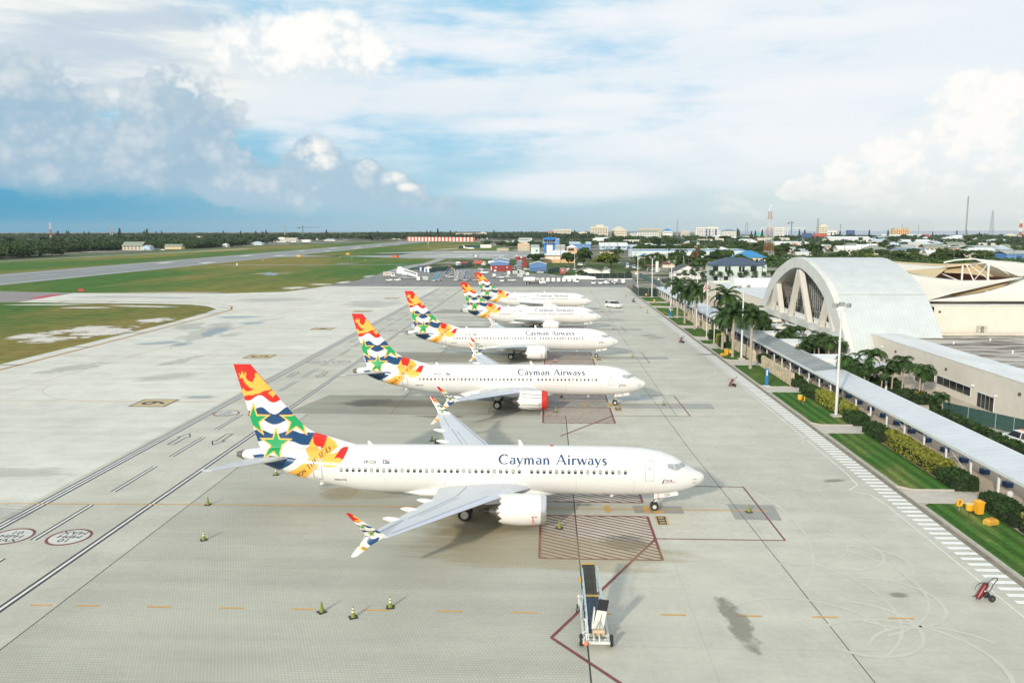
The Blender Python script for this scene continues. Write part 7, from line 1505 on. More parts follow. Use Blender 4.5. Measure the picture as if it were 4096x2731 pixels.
def truck(label, cabm, boxm, kind='box', L=6.5, H=2.9):
    nm = {'box': 'box_truck', 'tank': 'fuel_truck', 'fire': 'fire_engine'}[kind]; t = thing(nm, label, {'box': 'truck', 'tank': 'fuel truck', 'fire': 'fire engine'}[kind]); h = L/2; W = 2.3
    mb = MB(); mb.box(-h, h-.3, -.45, .45, .55, .8); mb.build('chassis', BLK, t)
    c0 = h-(2.6 if kind == 'tank' else 1.9)
    cb = [(c0, .55), (h, .55), (h, 1.25), (h-.25, 1.45), (h-1.0, 1.55), (h-1.35, 2.35), (c0, 2.4)] if kind == 'tank' else [(c0, .55), (h, .55), (h, 1.4), (h-.25, 2.35), (c0, 2.4)]
    mb = MB(); mb.prism(cb, 'y', -W/2+.1, W/2-.1); mb.build('cab', cabm, t)
    mb = MB()
    if kind == 'tank': mb.loft([[(h-1.02, s*.95, 1.58), (h-1.0, -s*.95, 1.58), (h-1.32, -s*.9, 2.25), (h-1.34, s*.9, 2.25)] for s in (1,)]+[[(h-.99, .95, 1.58), (h-.97, -.95, 1.58), (h-1.29, -.9, 2.25), (h-1.31, .9, 2.25)]], 0); x0 = h-2.3; x1 = h-1.5
    else: mb.loft([[(h+.0, s*.95, 1.45), (h-.0, -s*.95, 1.45), (h-.2, -s*.95, 2.2), (h-.2, s*.95, 2.2)] for s in (1,)]+[[(h+.03, .95, 1.45), (h+.03, -.95, 1.45), (h-.17, -.95, 2.2), (h-.17, .95, 2.2)]], 0); x0 = h-1.5; x1 = h-.5
    mb.build('windscreen', VG, t)
    for s in (-1, 1): mb = MB(); mb.box(x0, x1, s*(W/2-.11)-.015, s*(W/2-.11)+.015, 1.5, 2.15); mb.build('side_window', VG, t)
    if kind == 'box': mb = MB(); mb.box(-h, c0-.1, -W/2, W/2, .9, H); mb.build('cargo_box', boxm, t)
    if kind == 'fire': mb = MB(); mb.box(-h, c0, -W/2, W/2, .6, H-.2); mb.box(-h+.3, h-.4, -.5, .5, H-.2, H+.15); mb.build('body', boxm, t); mb = MB(); mb.box(-h-.01, c0+.01, -W/2-.01, W/2+.01, 1.2, 1.45); mb.build('stripe', VY, t)
    if kind == 'tank':
        mb = MB(); n = 18; e = c0-1.8; mb.loft([[(x, 1.15*k*math.cos(2*math.pi*q/n), 2.15+.98*k*math.sin(2*math.pi*q/n)) for q in range(n)] for x, k in ((-h, .6), (-h+.08, .97), (-h+.2, 1), (e-.2, 1), (e-.08, .97), (e, .6))], 0); mb.box(-h+.8, e-.8, -.4, .4, 3.1, 3.22); mb.build('tank', boxm, t, True)
        mb = MB(); mb.box(e+.1, c0-.15, -1.0, 1.0, .8, 1.9); mb.box(e+.1, c0-.15, -1.05, 1.05, 2.4, 2.5); mb.build('pump_bay', M('pump_bay_dark', (.12, .13, .125), .6, var=.3, scale=4), t)
    wheels(t, (-h+.9, -h+2.1, h-1.0) if kind == 'tank' else (-h+1.2, h-1.0), W, .48); return t
PX = {'cart': cart('x'), 'tug': tug('x'), 'loader': loader('x'), 'cartb': cart('x', M('navy_curtain', (.03, .06, .16), .7, var=.1))}
PT = {k: tree_of(o) for k, o in PX.items()}; pu = set()
def put(k, x, y, rz, lab, grp=None):
    if k not in pu: pu.add(k); return place(PX[k], x, y, rz, lab, grp)
    return place(copy_tree(PT[k]), x, y, rz, lab, grp)
G2 = 'baggage carts in the equipment yard'
for i in range(8): put('cartb' if i == 6 else 'cart', -13.6+i*2.35, 297.4, R(-90), 'grey-curtained baggage cart in the row of eight beside the fuel truck' if i != 6 else 'baggage cart with a navy curtain near the right end of the row of eight', G2)
for x, y, rz, lab in [(-35.2, 331, -80, 'baggage cart at the left end of the yard beside the airliner tails'), (-29.5, 358.5, -75, 'baggage cart beyond the belt loaders below the red container building'), (-22.4, 331, -5, 'baggage cart behind the fuel truck'), (-19.5, 345.4, -70, 'baggage cart standing farther back above the fuel truck tank'), (-26, 360.5, -10, 'white baggage cart farthest back, left of the small blue shed'), (-22.4, 361, -10, 'white baggage cart farthest back, right one of two'), (-68.3, 306, -85, 'white upright cart before the covered boarding ramp, left one'), (-65.3, 307.6, -10, 'white cart with an orange mark before the covered boarding ramp, right one'), (20.2, 288, -85, 'grey cart near the right end of the yard, left of two'), (23.4, 288.5, -85, 'grey cart near the right end of the yard, right of two'), (17.4, 292, 0, 'grey cart behind the belt loaders at the right of the yard'), (-29, 330.5, 0, 'white cart beside the belt loader in the middle of the yard')]: put('cart', x, y, R(rz), lab, G2)
for x, y, rz, lab in [(-81.6, 304.3, 15, 'white baggage tug at the far left of the yard in front of the grey truck'), (-29.6, 301.2, -90, 'white baggage tug alone in the middle of the yard'), (-78, 305.8, 5, 'small white towed unit beside the leftmost tug'), (3.9, 296.5, -90, 'small white tug right of the row of baggage carts'), (13.6, 286, -90, 'white tug left of the two small belt loaders'), (10.6, 286, -90, 'white tractor standing before the long white wall')]: put('tug', x, y, R(rz), lab, 'tugs in the equipment yard')
for x, y, rz, lab in [(-32, 328.8, 20, 'white belt loader in the middle of the yard'), (16, 286, 150, 'small belt loader at the right of the yard, left of two'), (18.6, 286, 150, 'small belt loader at the right of the yard, right of two'), (-25.2, 304, 10, 'low white loader beside the fuel truck with a red top'), (-57, 331, 30, 'yellowish loader beside the blue air stairs'), (-13, 372, 20, 'white loader behind the long row by the blue shed')]: put('loader', x, y, R(rz), lab, 'belt loaders in the equipment yard')
SB = M('stairs_blue', (.03, .10, .26), .5, var=.08); SCY = M('stairs_cyan', (.06, .36, .52), .5, var=.08); SGY = M('stairs_grey', (.36, .39, .38), .5, var=.08); SRD = M('stairs_red', (.32, .04, .03), .5, var=.08)
for x, y, m_, h, rz, lab in [(-61, 303.8, SCY, 3.4, -25, 'bright cyan air stairs at the left of the yard'), (-60.6, 346.6, SB, 3.3, -20, 'blue air stairs farther back beside the yellow loader'), (-51.3, 306.8, SGY, 4.0, -8, 'grey air stairs in the middle of the stairs row'), (-47, 306.9, SB, 4.0, -8, 'blue air stairs at the tip of a far airliner tail'), (-42.6, 306.9, SRD, 3.6, -5, 'red air stairs half hidden by a far airliner tail'), (-49, 316, SGY, 3.8, 5, 'pale grey air stairs behind the grey and blue pair'), (-52.4, 322, SGY, 3.4, 10, 'pale air stairs farthest back in the stairs row')]: place(stairs(lab, m_, h), x, y, R(rz), None, 'air stairs in the equipment yard')
t = truck('grey box truck with orange letters CDS at the far left of the yard', VW, M('grey_cargo_box', (.46, .47, .45), .5, var=.05), 'box', 6.0, 2.9); place(t, -87, 333.8, R(-8)); mb = MB(); put_text(mb, 'CDS', .9, lambda u, v: (-1.2+u, -1.17, 1.75+v), bold=.03); mb.build('lettering', ORG, t, fixn=False)
place(truck('white fuel tanker truck with dark pump bay parked before the row of baggage carts', VW, VW, 'tank', 9.6), -14.6, 284, R(-9))
place(truck('white box truck with open front behind the air stairs', VW, VW, 'box', 6, 3.2), -66, 452, R(-75)); place(truck('dark red truck beside the white box truck behind the air stairs', VR2, VR2, 'box', 5.5, 2.9), -62.4, 455, R(-75)); place(truck('white tanker truck left of the blue double-roofed shed', VW, VW, 'tank', 8.5), -48, 467, R(176)); place(truck('long white and red truck behind the tanker', VW, M('pale_red_box', (.52, .14, .12), .5, var=.1), 'box', 8, 3), -54.5, 478, R(10)); place(truck('blue and silver truck right of the red container building', VS, VS, 'box', 5.5, 3.0), -27, 409.5, R(-140))
fe = [truck('red fire engine parked before the airfield, left of two', VR2, VR2, 'fire', 7.5, 3.2), truck('red fire engine parked before the airfield, right of two', VR2, VR2, 'fire', 7, 3.0)]
place(fe[0], -31.2, 546, R(-70)); place(fe[1], -26.6, 546, R(-80)); ta = truck('orange-red fire truck standing on the taxiway far left', ORG, ORG, 'fire', 6, 2.0); place(ta, -136, 612, R(5))
# covered ramp, kiosk, sheds
cr = thing('covered_ramp', 'long white covered boarding ramp with dark window band sloping down to the right', 'boarding ramp', (-75.5, 324, 0))
mb = MB(); mb.loft([[(x, y, z) for y, z in ((-1.1, z0), (1.1, z0), (1.1, z0+h), (-1.1, z0+h))] for x, z0, h in ((-3.6, 3.0, 2.3), (4.2, .75, 1.9))], 0); mb.build('tunnel', VW, cr); mb = MB(); mb.loft([[(x, y, z) for y, z in ((-1.13, z0), (-1.1, z0), (-1.1, z0+.5), (-1.13, z0+.5))] for x, z0 in ((-2.4, 3.9), (3.6, 2.1))], 0); mb.build('window_band', VG, cr)
mb = MB(); mb.box(-5.4, -3.5, -1.2, 1.2, 2.9, 5.8); mb.box(-5.7, -3.3, -1.4, 1.4, 5.7, 5.85); mb.build('cabin', VW, cr); mb = MB(); mb.box(-5, 4.6, -1, 1, .45, .65); mb.tube([(-4.5, -.9, .6), (-1.5, -.9, 2.4)], .09); mb.tube([(-4.5, -.9, 2.9), (-1.5, -.9, .6)], .09); mb.build('undercarriage', GPOST, cr); wheels(cr, (-4, 3.8), 2.0, .4); cr.rotation_euler = (0, 0, R(-6))
c2 = copy_tree(tree_of(cr), None, (-78.5, 332, 0), R(-12), 'second white covered boarding ramp behind the first one'); c2.scale = (.85, .85, .7)
def shed(label, x, y, w, d, h, hr, wallm, roofm, extra=None, rz=0.0, nm='shed', cat='shed'):
    t = thing(nm, label, cat, (x, y, 0), rz); mb = MB(); mb.box(-w/2, w/2, 0, d, -.1, h); mb.prism([(-w/2, h), (w/2, h), (0, hr)], 'y', .02, d-.02) if hr > h else None; mb.build('wall', wallm, t)
    mb = MB(); o = .3
    if hr > h: mb.loft([[(-w/2-o, y2, h-.12), (0, y2, hr+.02), (w/2+o, y2, h-.12), (w/2+o, y2, h+.08), (0, y2, hr+.24), (-w/2-o, y2, h+.08)] for y2 in (-o, d+o)], 0)
    else: mb.box(-w/2-.08, w/2+.08, -.08, d+.08, h, h+.14)
    mb.build('roof', roofm, t)
    for (nm2, x0, x1, z0, z1, m_) in extra or []: mb = MB(); mb.box(x0, x1, -.06, .02, z0, z1); mb.build(nm2, m_, t)
    return t
SBL = M('shed_blue', (.10, .22, .47), .6, var=.06, scale=.8); SRED = M('container_red', (.26, .03, .03), .6, var=.12, scale=.8, stretch=(4, 4, .3)); ROOFP = M('pale_sheet_roof', (.64, .68, .67), .5, var=.08, scale=.6)
shed('dark red flat container building with two small white windows', -35.2, 394.3, 12.4, 3, 3.2, 3.2, SRED, SRED, [('window', -3.4, -2.7, 2.0, 2.6, VW), ('window', 2.9, 3.6, 2.0, 2.6, VW), ('door', -4.2, -2.9, .0, .9, VW), ('sign', -5.9, -5.4, .5, 2.6, VW)], nm='container_building', cat='building')
shed('blue shed with pale pitched roof behind the red container building', -40.1, 476, 11, 8, 3.4, 4.5, SBL, ROOFP); shed('lower blue shed front with pale pitched roof touching the red container building', -38.5, 430, 11, 8, 3.4, 4.3, SBL, ROOFP)
shed('blue shed with pale grey pitched roof and dark wire front', -14.6, 396.6, 9.6, 12, 3.9, 5.2, SBL, M('grey_green_sheet_roof', (.46, .52, .49), .5, var=.08, scale=.6), [('fence_panel', -4.4, 4.4, .1, 2.1, M('blue_wire_front', (.07, .16, .36), .6, var=.1))])
shed('small blue-grey shed left of the dark red container', -27.4, 471, 4, 5, 2.3, 3.3, M('blue_grey_wall', (.16, .24, .33), .6), ROOFP); shed('dark red freight container beside the small blue-grey shed', -23.9, 450, 3.4, 6, 3.1, 3.1, SRED, SRED, nm='freight_container', cat='container'); shed('small red hut with a white sign near the teal screen', -1, 371.7, 2.8, 2.5, 2.7, 2.7, M('hut_red', (.40, .10, .08), .6, var=.1), M('hut_roof', (.5, .5, .46), .6), [('sign', -.4, .3, 1.4, 2.0, VW)], nm='hut', cat='hut')
shed('white kiosk with brown hip roof and blue door', -75.7, 386, 4.2, 3.5, 2.5, 3.3, WHT, M('brown_tile', (.24, .15, .10), .8, var=.15, scale=2), [('door', -1.4, -.5, 0, 2.0, M('door_blue', (.03, .16, .42), .5)), ('window', .5, 1.3, .9, 1.8, GDK)], nm='kiosk', cat='kiosk'); shed('dark blue booth with a white panel left of the kiosk', -82, 400, 3, 2.6, 2.7, 2.7, M('booth_navy', (.03, .06, .17), .6), M('booth_roof', (.05, .09, .2), .6), [('door', -.4, .5, 0, 2.1, VW)], nm='booth', cat='booth')
shed('low shed with mossy grey roof behind the black screen', 12, 354, 13, 9, 2.2, 3.7, WHT, M('mossy_roof', (.20, .215, .19), .8, var=.25, scale=1)); shed('smaller low shed with grey gable right of the mossy shed', 20.6, 354, 4.4, 6, 2.0, 3.1, WHT, MATS['mossy_roof'])
t = thing('white_wall', 'long low white wall at the back of the yard', 'wall', (6, 322.4, 0)); mb = MB(); mb.prism([(-7.5, -.1), (7.8, -.1), (7.8, 1.0), (4, 1.5), (-1, 1.7), (-7.5, 1.5)], 'y', -.2, .2); mb.build('wall', WHT, t); mb = MB(); mb.box(7.8, 25, -.2, .2, -.1, .25); mb.build('low_wall', WHT, t)
fence('teal mesh screen on posts right of the blue shed', [(-9, 372), (-5, 384), (-2.5, 398)], 2.4, TEALS); fence('dark teal screened fence running away behind the kiosk', [(-74, 380), (-60, 430), (-60, 480)], 2.4, TEALS); fence('blue-green screened fence curving by the parked business jet', [(-121, 960), (-119, 985), (-110, 1000), (-84, 1010)], 3.2, TEALS, 6)
yt = thing('tractor_loader', 'yellow wheel loader behind the blue air stairs', 'loader', (-66, 409, 0)); mb = MB(); mb.box(-1.6, 1.6, -.9, .9, .7, 1.4); mb.box(1.2, 2.6, -1, 1, .3, .9); mb.build('body', VY, yt); mb = MB(); mb.box(-1, .3, -.7, .7, 1.4, 2.5); mb.build('cab', VG, yt); mb = MB(); mb.box(-1.2, .5, -.85, .85, 2.5, 2.65); mb.build('roof', VY, yt); wheels(yt, (-1, 1), 2, .6)
# light aircraft on the far taxiway
def prop_plane(label, S, twin=False, high=True):
    t = thing('light_aircraft', label, 'light aircraft'); mb = MB(); n = 12; L = S*.78
    mb.loft([[(x*L, r*S*.07*math.cos(2*math.pi*q/n), S*(.12+zz)+r*S*.075*math.sin(2*math.pi*q/n)) for q in range(n)] for x, r, zz in ((.30, .25, .0), (.27, .75, 0), (.15, 1, .005), (.0, 1.05, .01), (-.2, .7, .015), (-.55, .25, .03), (-.62, .1, .035))], 0); fu = mb.build('fuselage', VW, t, True)
    zw = S*(.205 if high else .1); mb = MB(); mb.loft([[(x+S*.02, y, zw+abs(y)*.02+dz) for x, dz in ((S*.07, 0), (0, S*.012), (-S*.07, 0), (0, -.01))] for y in (-S/2, 0, S/2)], 0); mb.build('wing', VW, t); mb = MB(); mb.prism([(-L*.62, S*.16), (-L*.48, S*.16), (-L*.58, S*.31), (-L*.66, S*.31)], 'y', -.05, .05); mb.build('fin', VB if twin else VW, t); mb = MB(); mb.box(-L*.63, -L*.52, -S*.17, S*.17, S*.165, S*.175); mb.build('stabiliser', VW, t)
    mb = MB(); mb.loft([[(L*.16, s*S*.062, S*.14), (L*.10, s*S*.062, S*.14), (L*.08, s*S*.05, S*.195), (L*.13, s*S*.05, S*.195)] for s in (-1.1, 1.1)], 0); mb.build('windscreen', VG, t)
    for yy in ((-S*.15, S*.15) if twin else (0,)): mb = MB(); mb.tube([(L*.33 if not twin else L*.2, yy, S*.13 if not twin else zw-.1), (L*.02 if twin else L*.28, yy, S*.13 if not twin else zw-.1)], S*.022, 8); e = mb.build('engine', VB if twin else VW, t, True); mb = MB(); mb.disc((L*.35 if not twin else L*.22, yy, S*.13 if not twin else zw-.1), 'x', S*.02, .1, 8); mb.box(L*.34 if not twin else L*.21, L*.345 if not twin else L*.215, yy-.06, yy+.06, S*.04, S*.22); mb.build('propeller', BLK, e)
    for x, y in ((L*.22, 0), (-.02*L, S*.1), (-.02*L, -S*.1)): mb = MB(); mb.tube([(x, y, S*.03), (x, y*.6, S*.1)], .05, 5); g = mb.build('landing_gear', GPOST, t); mb = MB(); mb.disc((x, y, S*.03), 'y', S*.03, .15, 10); mb.build('wheel', BLK, g)
    return t
place(prop_plane('small twin-engined propeller aircraft with blue engines facing the camera', 15.5, True), -67.5, 603, R(-92)); place(prop_plane('small white high-wing aircraft right of the twin-engined one', 12.5), -47.5, 600, R(-95)); place(prop_plane('white high-wing aircraft half hidden behind the two red fire engines', 12.5), -31, 580, R(-60)); place(prop_plane('tiny white low-wing aircraft left of the twin-engined one', 8.5, False, False), -80.5, 606, R(-90))
bz = thing('business_jet', 'white business jet with high tail parked at the far side of the taxiway', 'business jet', (-101, 890, 0), R(-12)); mb = MB(); n = 12; mb.loft([[(x, r*math.cos(2*math.pi*q/n), 1.9+zz+r*math.sin(2*math.pi*q/n)) for q in range(n)] for x, r, zz in ((6.5, .1, -.3), (5.8, .6, -.15), (4.5, .95, 0), (-2, .95, 0), (-5, .6, .2), (-7, .15, .5))], 0); mb.build('fuselage', VW, bz, True)
mb = MB(); mb.loft([[(xl, y, 1.4+abs(y)*.05+dz) for xl, dz in ((a, 0), ((a+b2)/2, .12), (b2, 0), ((a+b2)/2, -.05))] for y, a, b2 in ((-7, -2.2, -3.2), (0, 1.2, -2), (7, -2.2, -3.2))], 0); mb.build('wing', VW, bz); mb = MB(); mb.prism([(-4.2, 2.5), (-7, 2.5), (-8, 5.4), (-6.6, 5.4)], 'y', -.12, .12); mb.build('fin', VW, bz); mb = MB(); mb.box(-8.2, -6.8, -2.6, 2.6, 5.3, 5.45); mb.build('stabiliser', VW, bz)
for s in (-1, 1): mb = MB(); mb.tube([(-2.6, s*1.45, 2.5), (-5, s*1.45, 2.5)], .5, 10); mb.build('engine', VW, bz, True)
for x, y in ((4.5, 0), (-1.5, 1.4), (-1.5, -1.4)): mb = MB(); mb.cyl(x, y, 0, 1.3, .14, n=8); mb.build('landing_gear', BLK, bz)
# airfield signs, markers and the barrier boards
for i, (x, y, lab, m_) in enumerate(((-187.8, 238.5, 'dark red airfield sign at the corner of the grass by the taxiway', M('airfield_sign_red', (.42, .03, .03), .5)), (-225, 635, 'yellow airfield sign beside the runway, left of two', YEL), (-198, 700, 'yellow airfield sign beside the runway, right of two', YEL))):
    t = thing('airfield_sign', lab, 'sign', (x, y, -.05)); s = 1 if i == 0 else 1.5; mb = MB(); mb.box(-1.1*s, 1.1*s, -.12, .12, .25*s, 1.25*s); mb.build('panel', m_, t); mb = MB(); mb.cyl(-.8*s, 0, 0, .3*s, .05); mb.cyl(.8*s, 0, 0, .3*s, .05); mb.build('leg', GPOST, t)
    if i == 0: mb = MB(); put_text(mb, '26-08', .62, lambda u, v: (u, -.13, .5+v), bold=.01); mb.build('lettering', ORG, t, fixn=False)
br = thing('barrier_boards', 'long line of orange and white boards across the end of the runway', 'barrier', (-228, 1590, 0)); BO = M('barrier_orange', (.62, .09, .03), .6, var=.06); n = 39
for k in range(n):
    x0 = -304.5+k*152.5/n; y0 = 1645-k*114/n; mb = MB(); mb.box(x0, x0+152.5/n-.02, y0-.2, y0+.2, .3, 8.6); local(br, mb).build('board', BO if k % 2 == 0 else VW, br)
wsk = thing('windsock', 'windsock pole with a red and white sock on the grass', 'windsock', (-169, 1026, 0)); mb = MB(); mb.cyl(0, 0, 0, 8, .12, n=6); mb.build('pole', VW, wsk); mb = MB(); mb.tube([(0, 0, 7.6), (-.4, 0, 6.6), (-.6, 0, 5.2)], [.45, .35, .2], 8); mb.build('sock', VW, wsk)
mp = thing('marker_post', 'x', 'marker'); mb = MB(); mb.box(-.3, .3, -.1, .1, 0, 1.6); mb.build('post', VW, mp); mpt = tree_of(mp)
for i, (x, y) in enumerate([(-216, 470), (-140, 780), (-125, 740), (-110, 760), (-190, 640), (-170, 600), (-150, 560), (-230, 560), (-481, 640), (-482, 700), (-482, 760), (-482, 580), (-482, 520)]):
    o = mp if i == 0 else copy_tree(mpt); place(o, x, y, 0, 'tall white marker post on the grass near the runway' if i == 0 else 'small white marker post on the airfield grass', None if i == 0 else 'marker posts on the airfield')
    if i: o.scale = (.5, .5, .5)
    if i == 1 and 'group' in o: pass
# ------------------------------------------------------------------ the town
TW = {'W': M('town_white', (.74, .74, .71), .7, var=.05, scale=.1), 'C': M('town_cream', (.68, .62, .50), .7, var=.05, scale=.1), 'T': M('town_tan', (.58, .43, .27), .8, var=.05, scale=.1), 'B': M('town_blue', (.12, .27, .56), .6, var=.05, scale=.1), 'L': M('town_light_blue', (.42, .58, .74), .6, var=.05, scale=.1), 'G': M('town_grey', (.42, .45, .44), .7, var=.06, scale=.1), 'O': M('town_orange', (.68, .42, .20), .7, var=.05, scale=.1), 'A': M('town_pale_blue', (.62, .71, .74), .6, var=.05, scale=.1), 'N': M('town_navy', (.05, .10, .22), .6, var=.06, scale=.1), 'R': M('town_red', (.42, .10, .07), .7, var=.08, scale=.1), 'K': M('town_green', (.56, .66, .62), .7, var=.04, scale=.1), 'Y': M('town_yellow', (.70, .58, .30), .7, var=.05, scale=.1), 'E': M('town_salmon', (.55, .30, .24), .7, var=.05, scale=.1), 'D': M('town_beige', (.52, .47, .38), .8, var=.06, scale=.1)}
RF2 = {'w': ribbed('roof_white_sheet', (.68, .71, .71), 2.5, 'X', .5, .9), 'g': M('roof_grey_sheet', (.36, .40, .39), .6, var=.1, scale=.15), 'b': ribbed('roof_blue_sheet', (.02, .22, .48), 1.0, 'X', .45, .78), 'd': ribbed('roof_dark_blue_tile', (.045, .075, .13), .8, 'X', .55, .75), 'o': M('roof_orange', (.55, .11, .03), .6, var=.06, scale=.3), 'k': M('roof_charcoal', (.085, .085, .085), .8, var=.15, scale=.5), 'n': M('roof_brown', (.15, .065, .045), .8, var=.15, scale=.4), 't': M('roof_teal', (.07, .40, .38), .6, var=.06, scale=.2), 'c': M('roof_cream', (.58, .54, .44), .7, var=.08, scale=.15), 'a': ribbed('roof_pale_blue_sheet', (.42, .54, .62), 2.0, 'X', .5, .9), 's': M('roof_slate_blue', (.16, .23, .30), .7, var=.06, scale=.2), 'e': M('roof_salmon', (.42, .18, .13), .7, var=.08, scale=.2), 'v': M('roof_olive', (.26, .29, .24), .8, var=.1, scale=.3), 'r': M('roof_red', (.45, .06, .05), .6, var=.06, scale=.3)}
WIN = M('town_window', (.05, .065, .075), .15, var=.2, scale=.3); TRIM = M('town_trim', (.66, .67, .64), .6, var=.04)
def building(x0, x1, y, hw, hr, kind, wm2, rm2, rows, cols, depth, label, nm='building', wz=None, winm=None, ground=0.0):
    w = x1-x0; cx = (x0+x1)/2; t = thing(nm, label, 'house' if nm == 'house' else 'building', (cx, y, -.1)); NOGO.append((x0, x1, y, y+depth))
    mb = MB(); mb.box(-w/2, w/2, 0, depth, 0, hw)
    o = min(.9, w*.04); z0, z1 = hw, max(hr, hw+.3)
    if kind == 'G': mb.prism([(-w/2, hw), (w/2, hw), (0, hr-.05)], 'y', .01, depth-.01)
    mb.build('wall', TW[wm2], t)
    rb = MB()
    if kind == 'f': rb.box(-w/2-.1, w/2+.1, -.1, depth+.1, hw, hw+.35)
    elif kind == 'g': rb.loft([[(x, -o, z0-.1), (x, depth/2, z1), (x, depth+o, z0-.1), (x, depth+o, z0-.35), (x, depth/2, z1-.3), (x, -o, z0-.35)] for x in (-w/2-o, w/2+o)], 0)
    elif kind == 'G': rb.loft([[(-w/2-o, y2, z0-.1), (0, y2, z1), (w/2+o, y2, z0-.1), (w/2+o, y2, z0-.4), (0, y2, z1-.3), (-w/2-o, y2, z0-.4)] for y2 in (-o, depth+o)], 0)
    else:
        r = max(0.0, w/2-depth/2)*1.0; rb.add([(-w/2-o, -o, z0), (w/2+o, -o, z0), (w/2+o, depth+o, z0), (-w/2-o, depth+o, z0), (-r, depth/2, z1), (r+.01, depth/2, z1)], [(0, 1, 5, 4), (1, 2, 5), (2, 3, 4, 5), (3, 0, 4), (0, 3, 2, 1)]); rb.box(-w/2-o, w/2+o, -o, depth+o, z0-.3, z0-.01)
    rb.build('roof', RF2[rm2], t)
    if rows and cols:
        zt = hw*(.92 if rows > 1 else .85); zb = hw*.12 if rows > 1 else hw*.35; sz = (zt-zb)/rows; sx = w*.94/cols
        for a in range(rows):
            for c3 in range(cols):
                xx = -w*.47+sx*(c3+.5); zz = zb+sz*(a+.5); ww, wh = min(sx*.30, 1.6), min(sz*.27, 1.1); mb = MB(); mb.box(xx-ww, xx+ww, -.07, .02, zz-wh, zz+wh); mb.build('window', WIN, t)
    return t
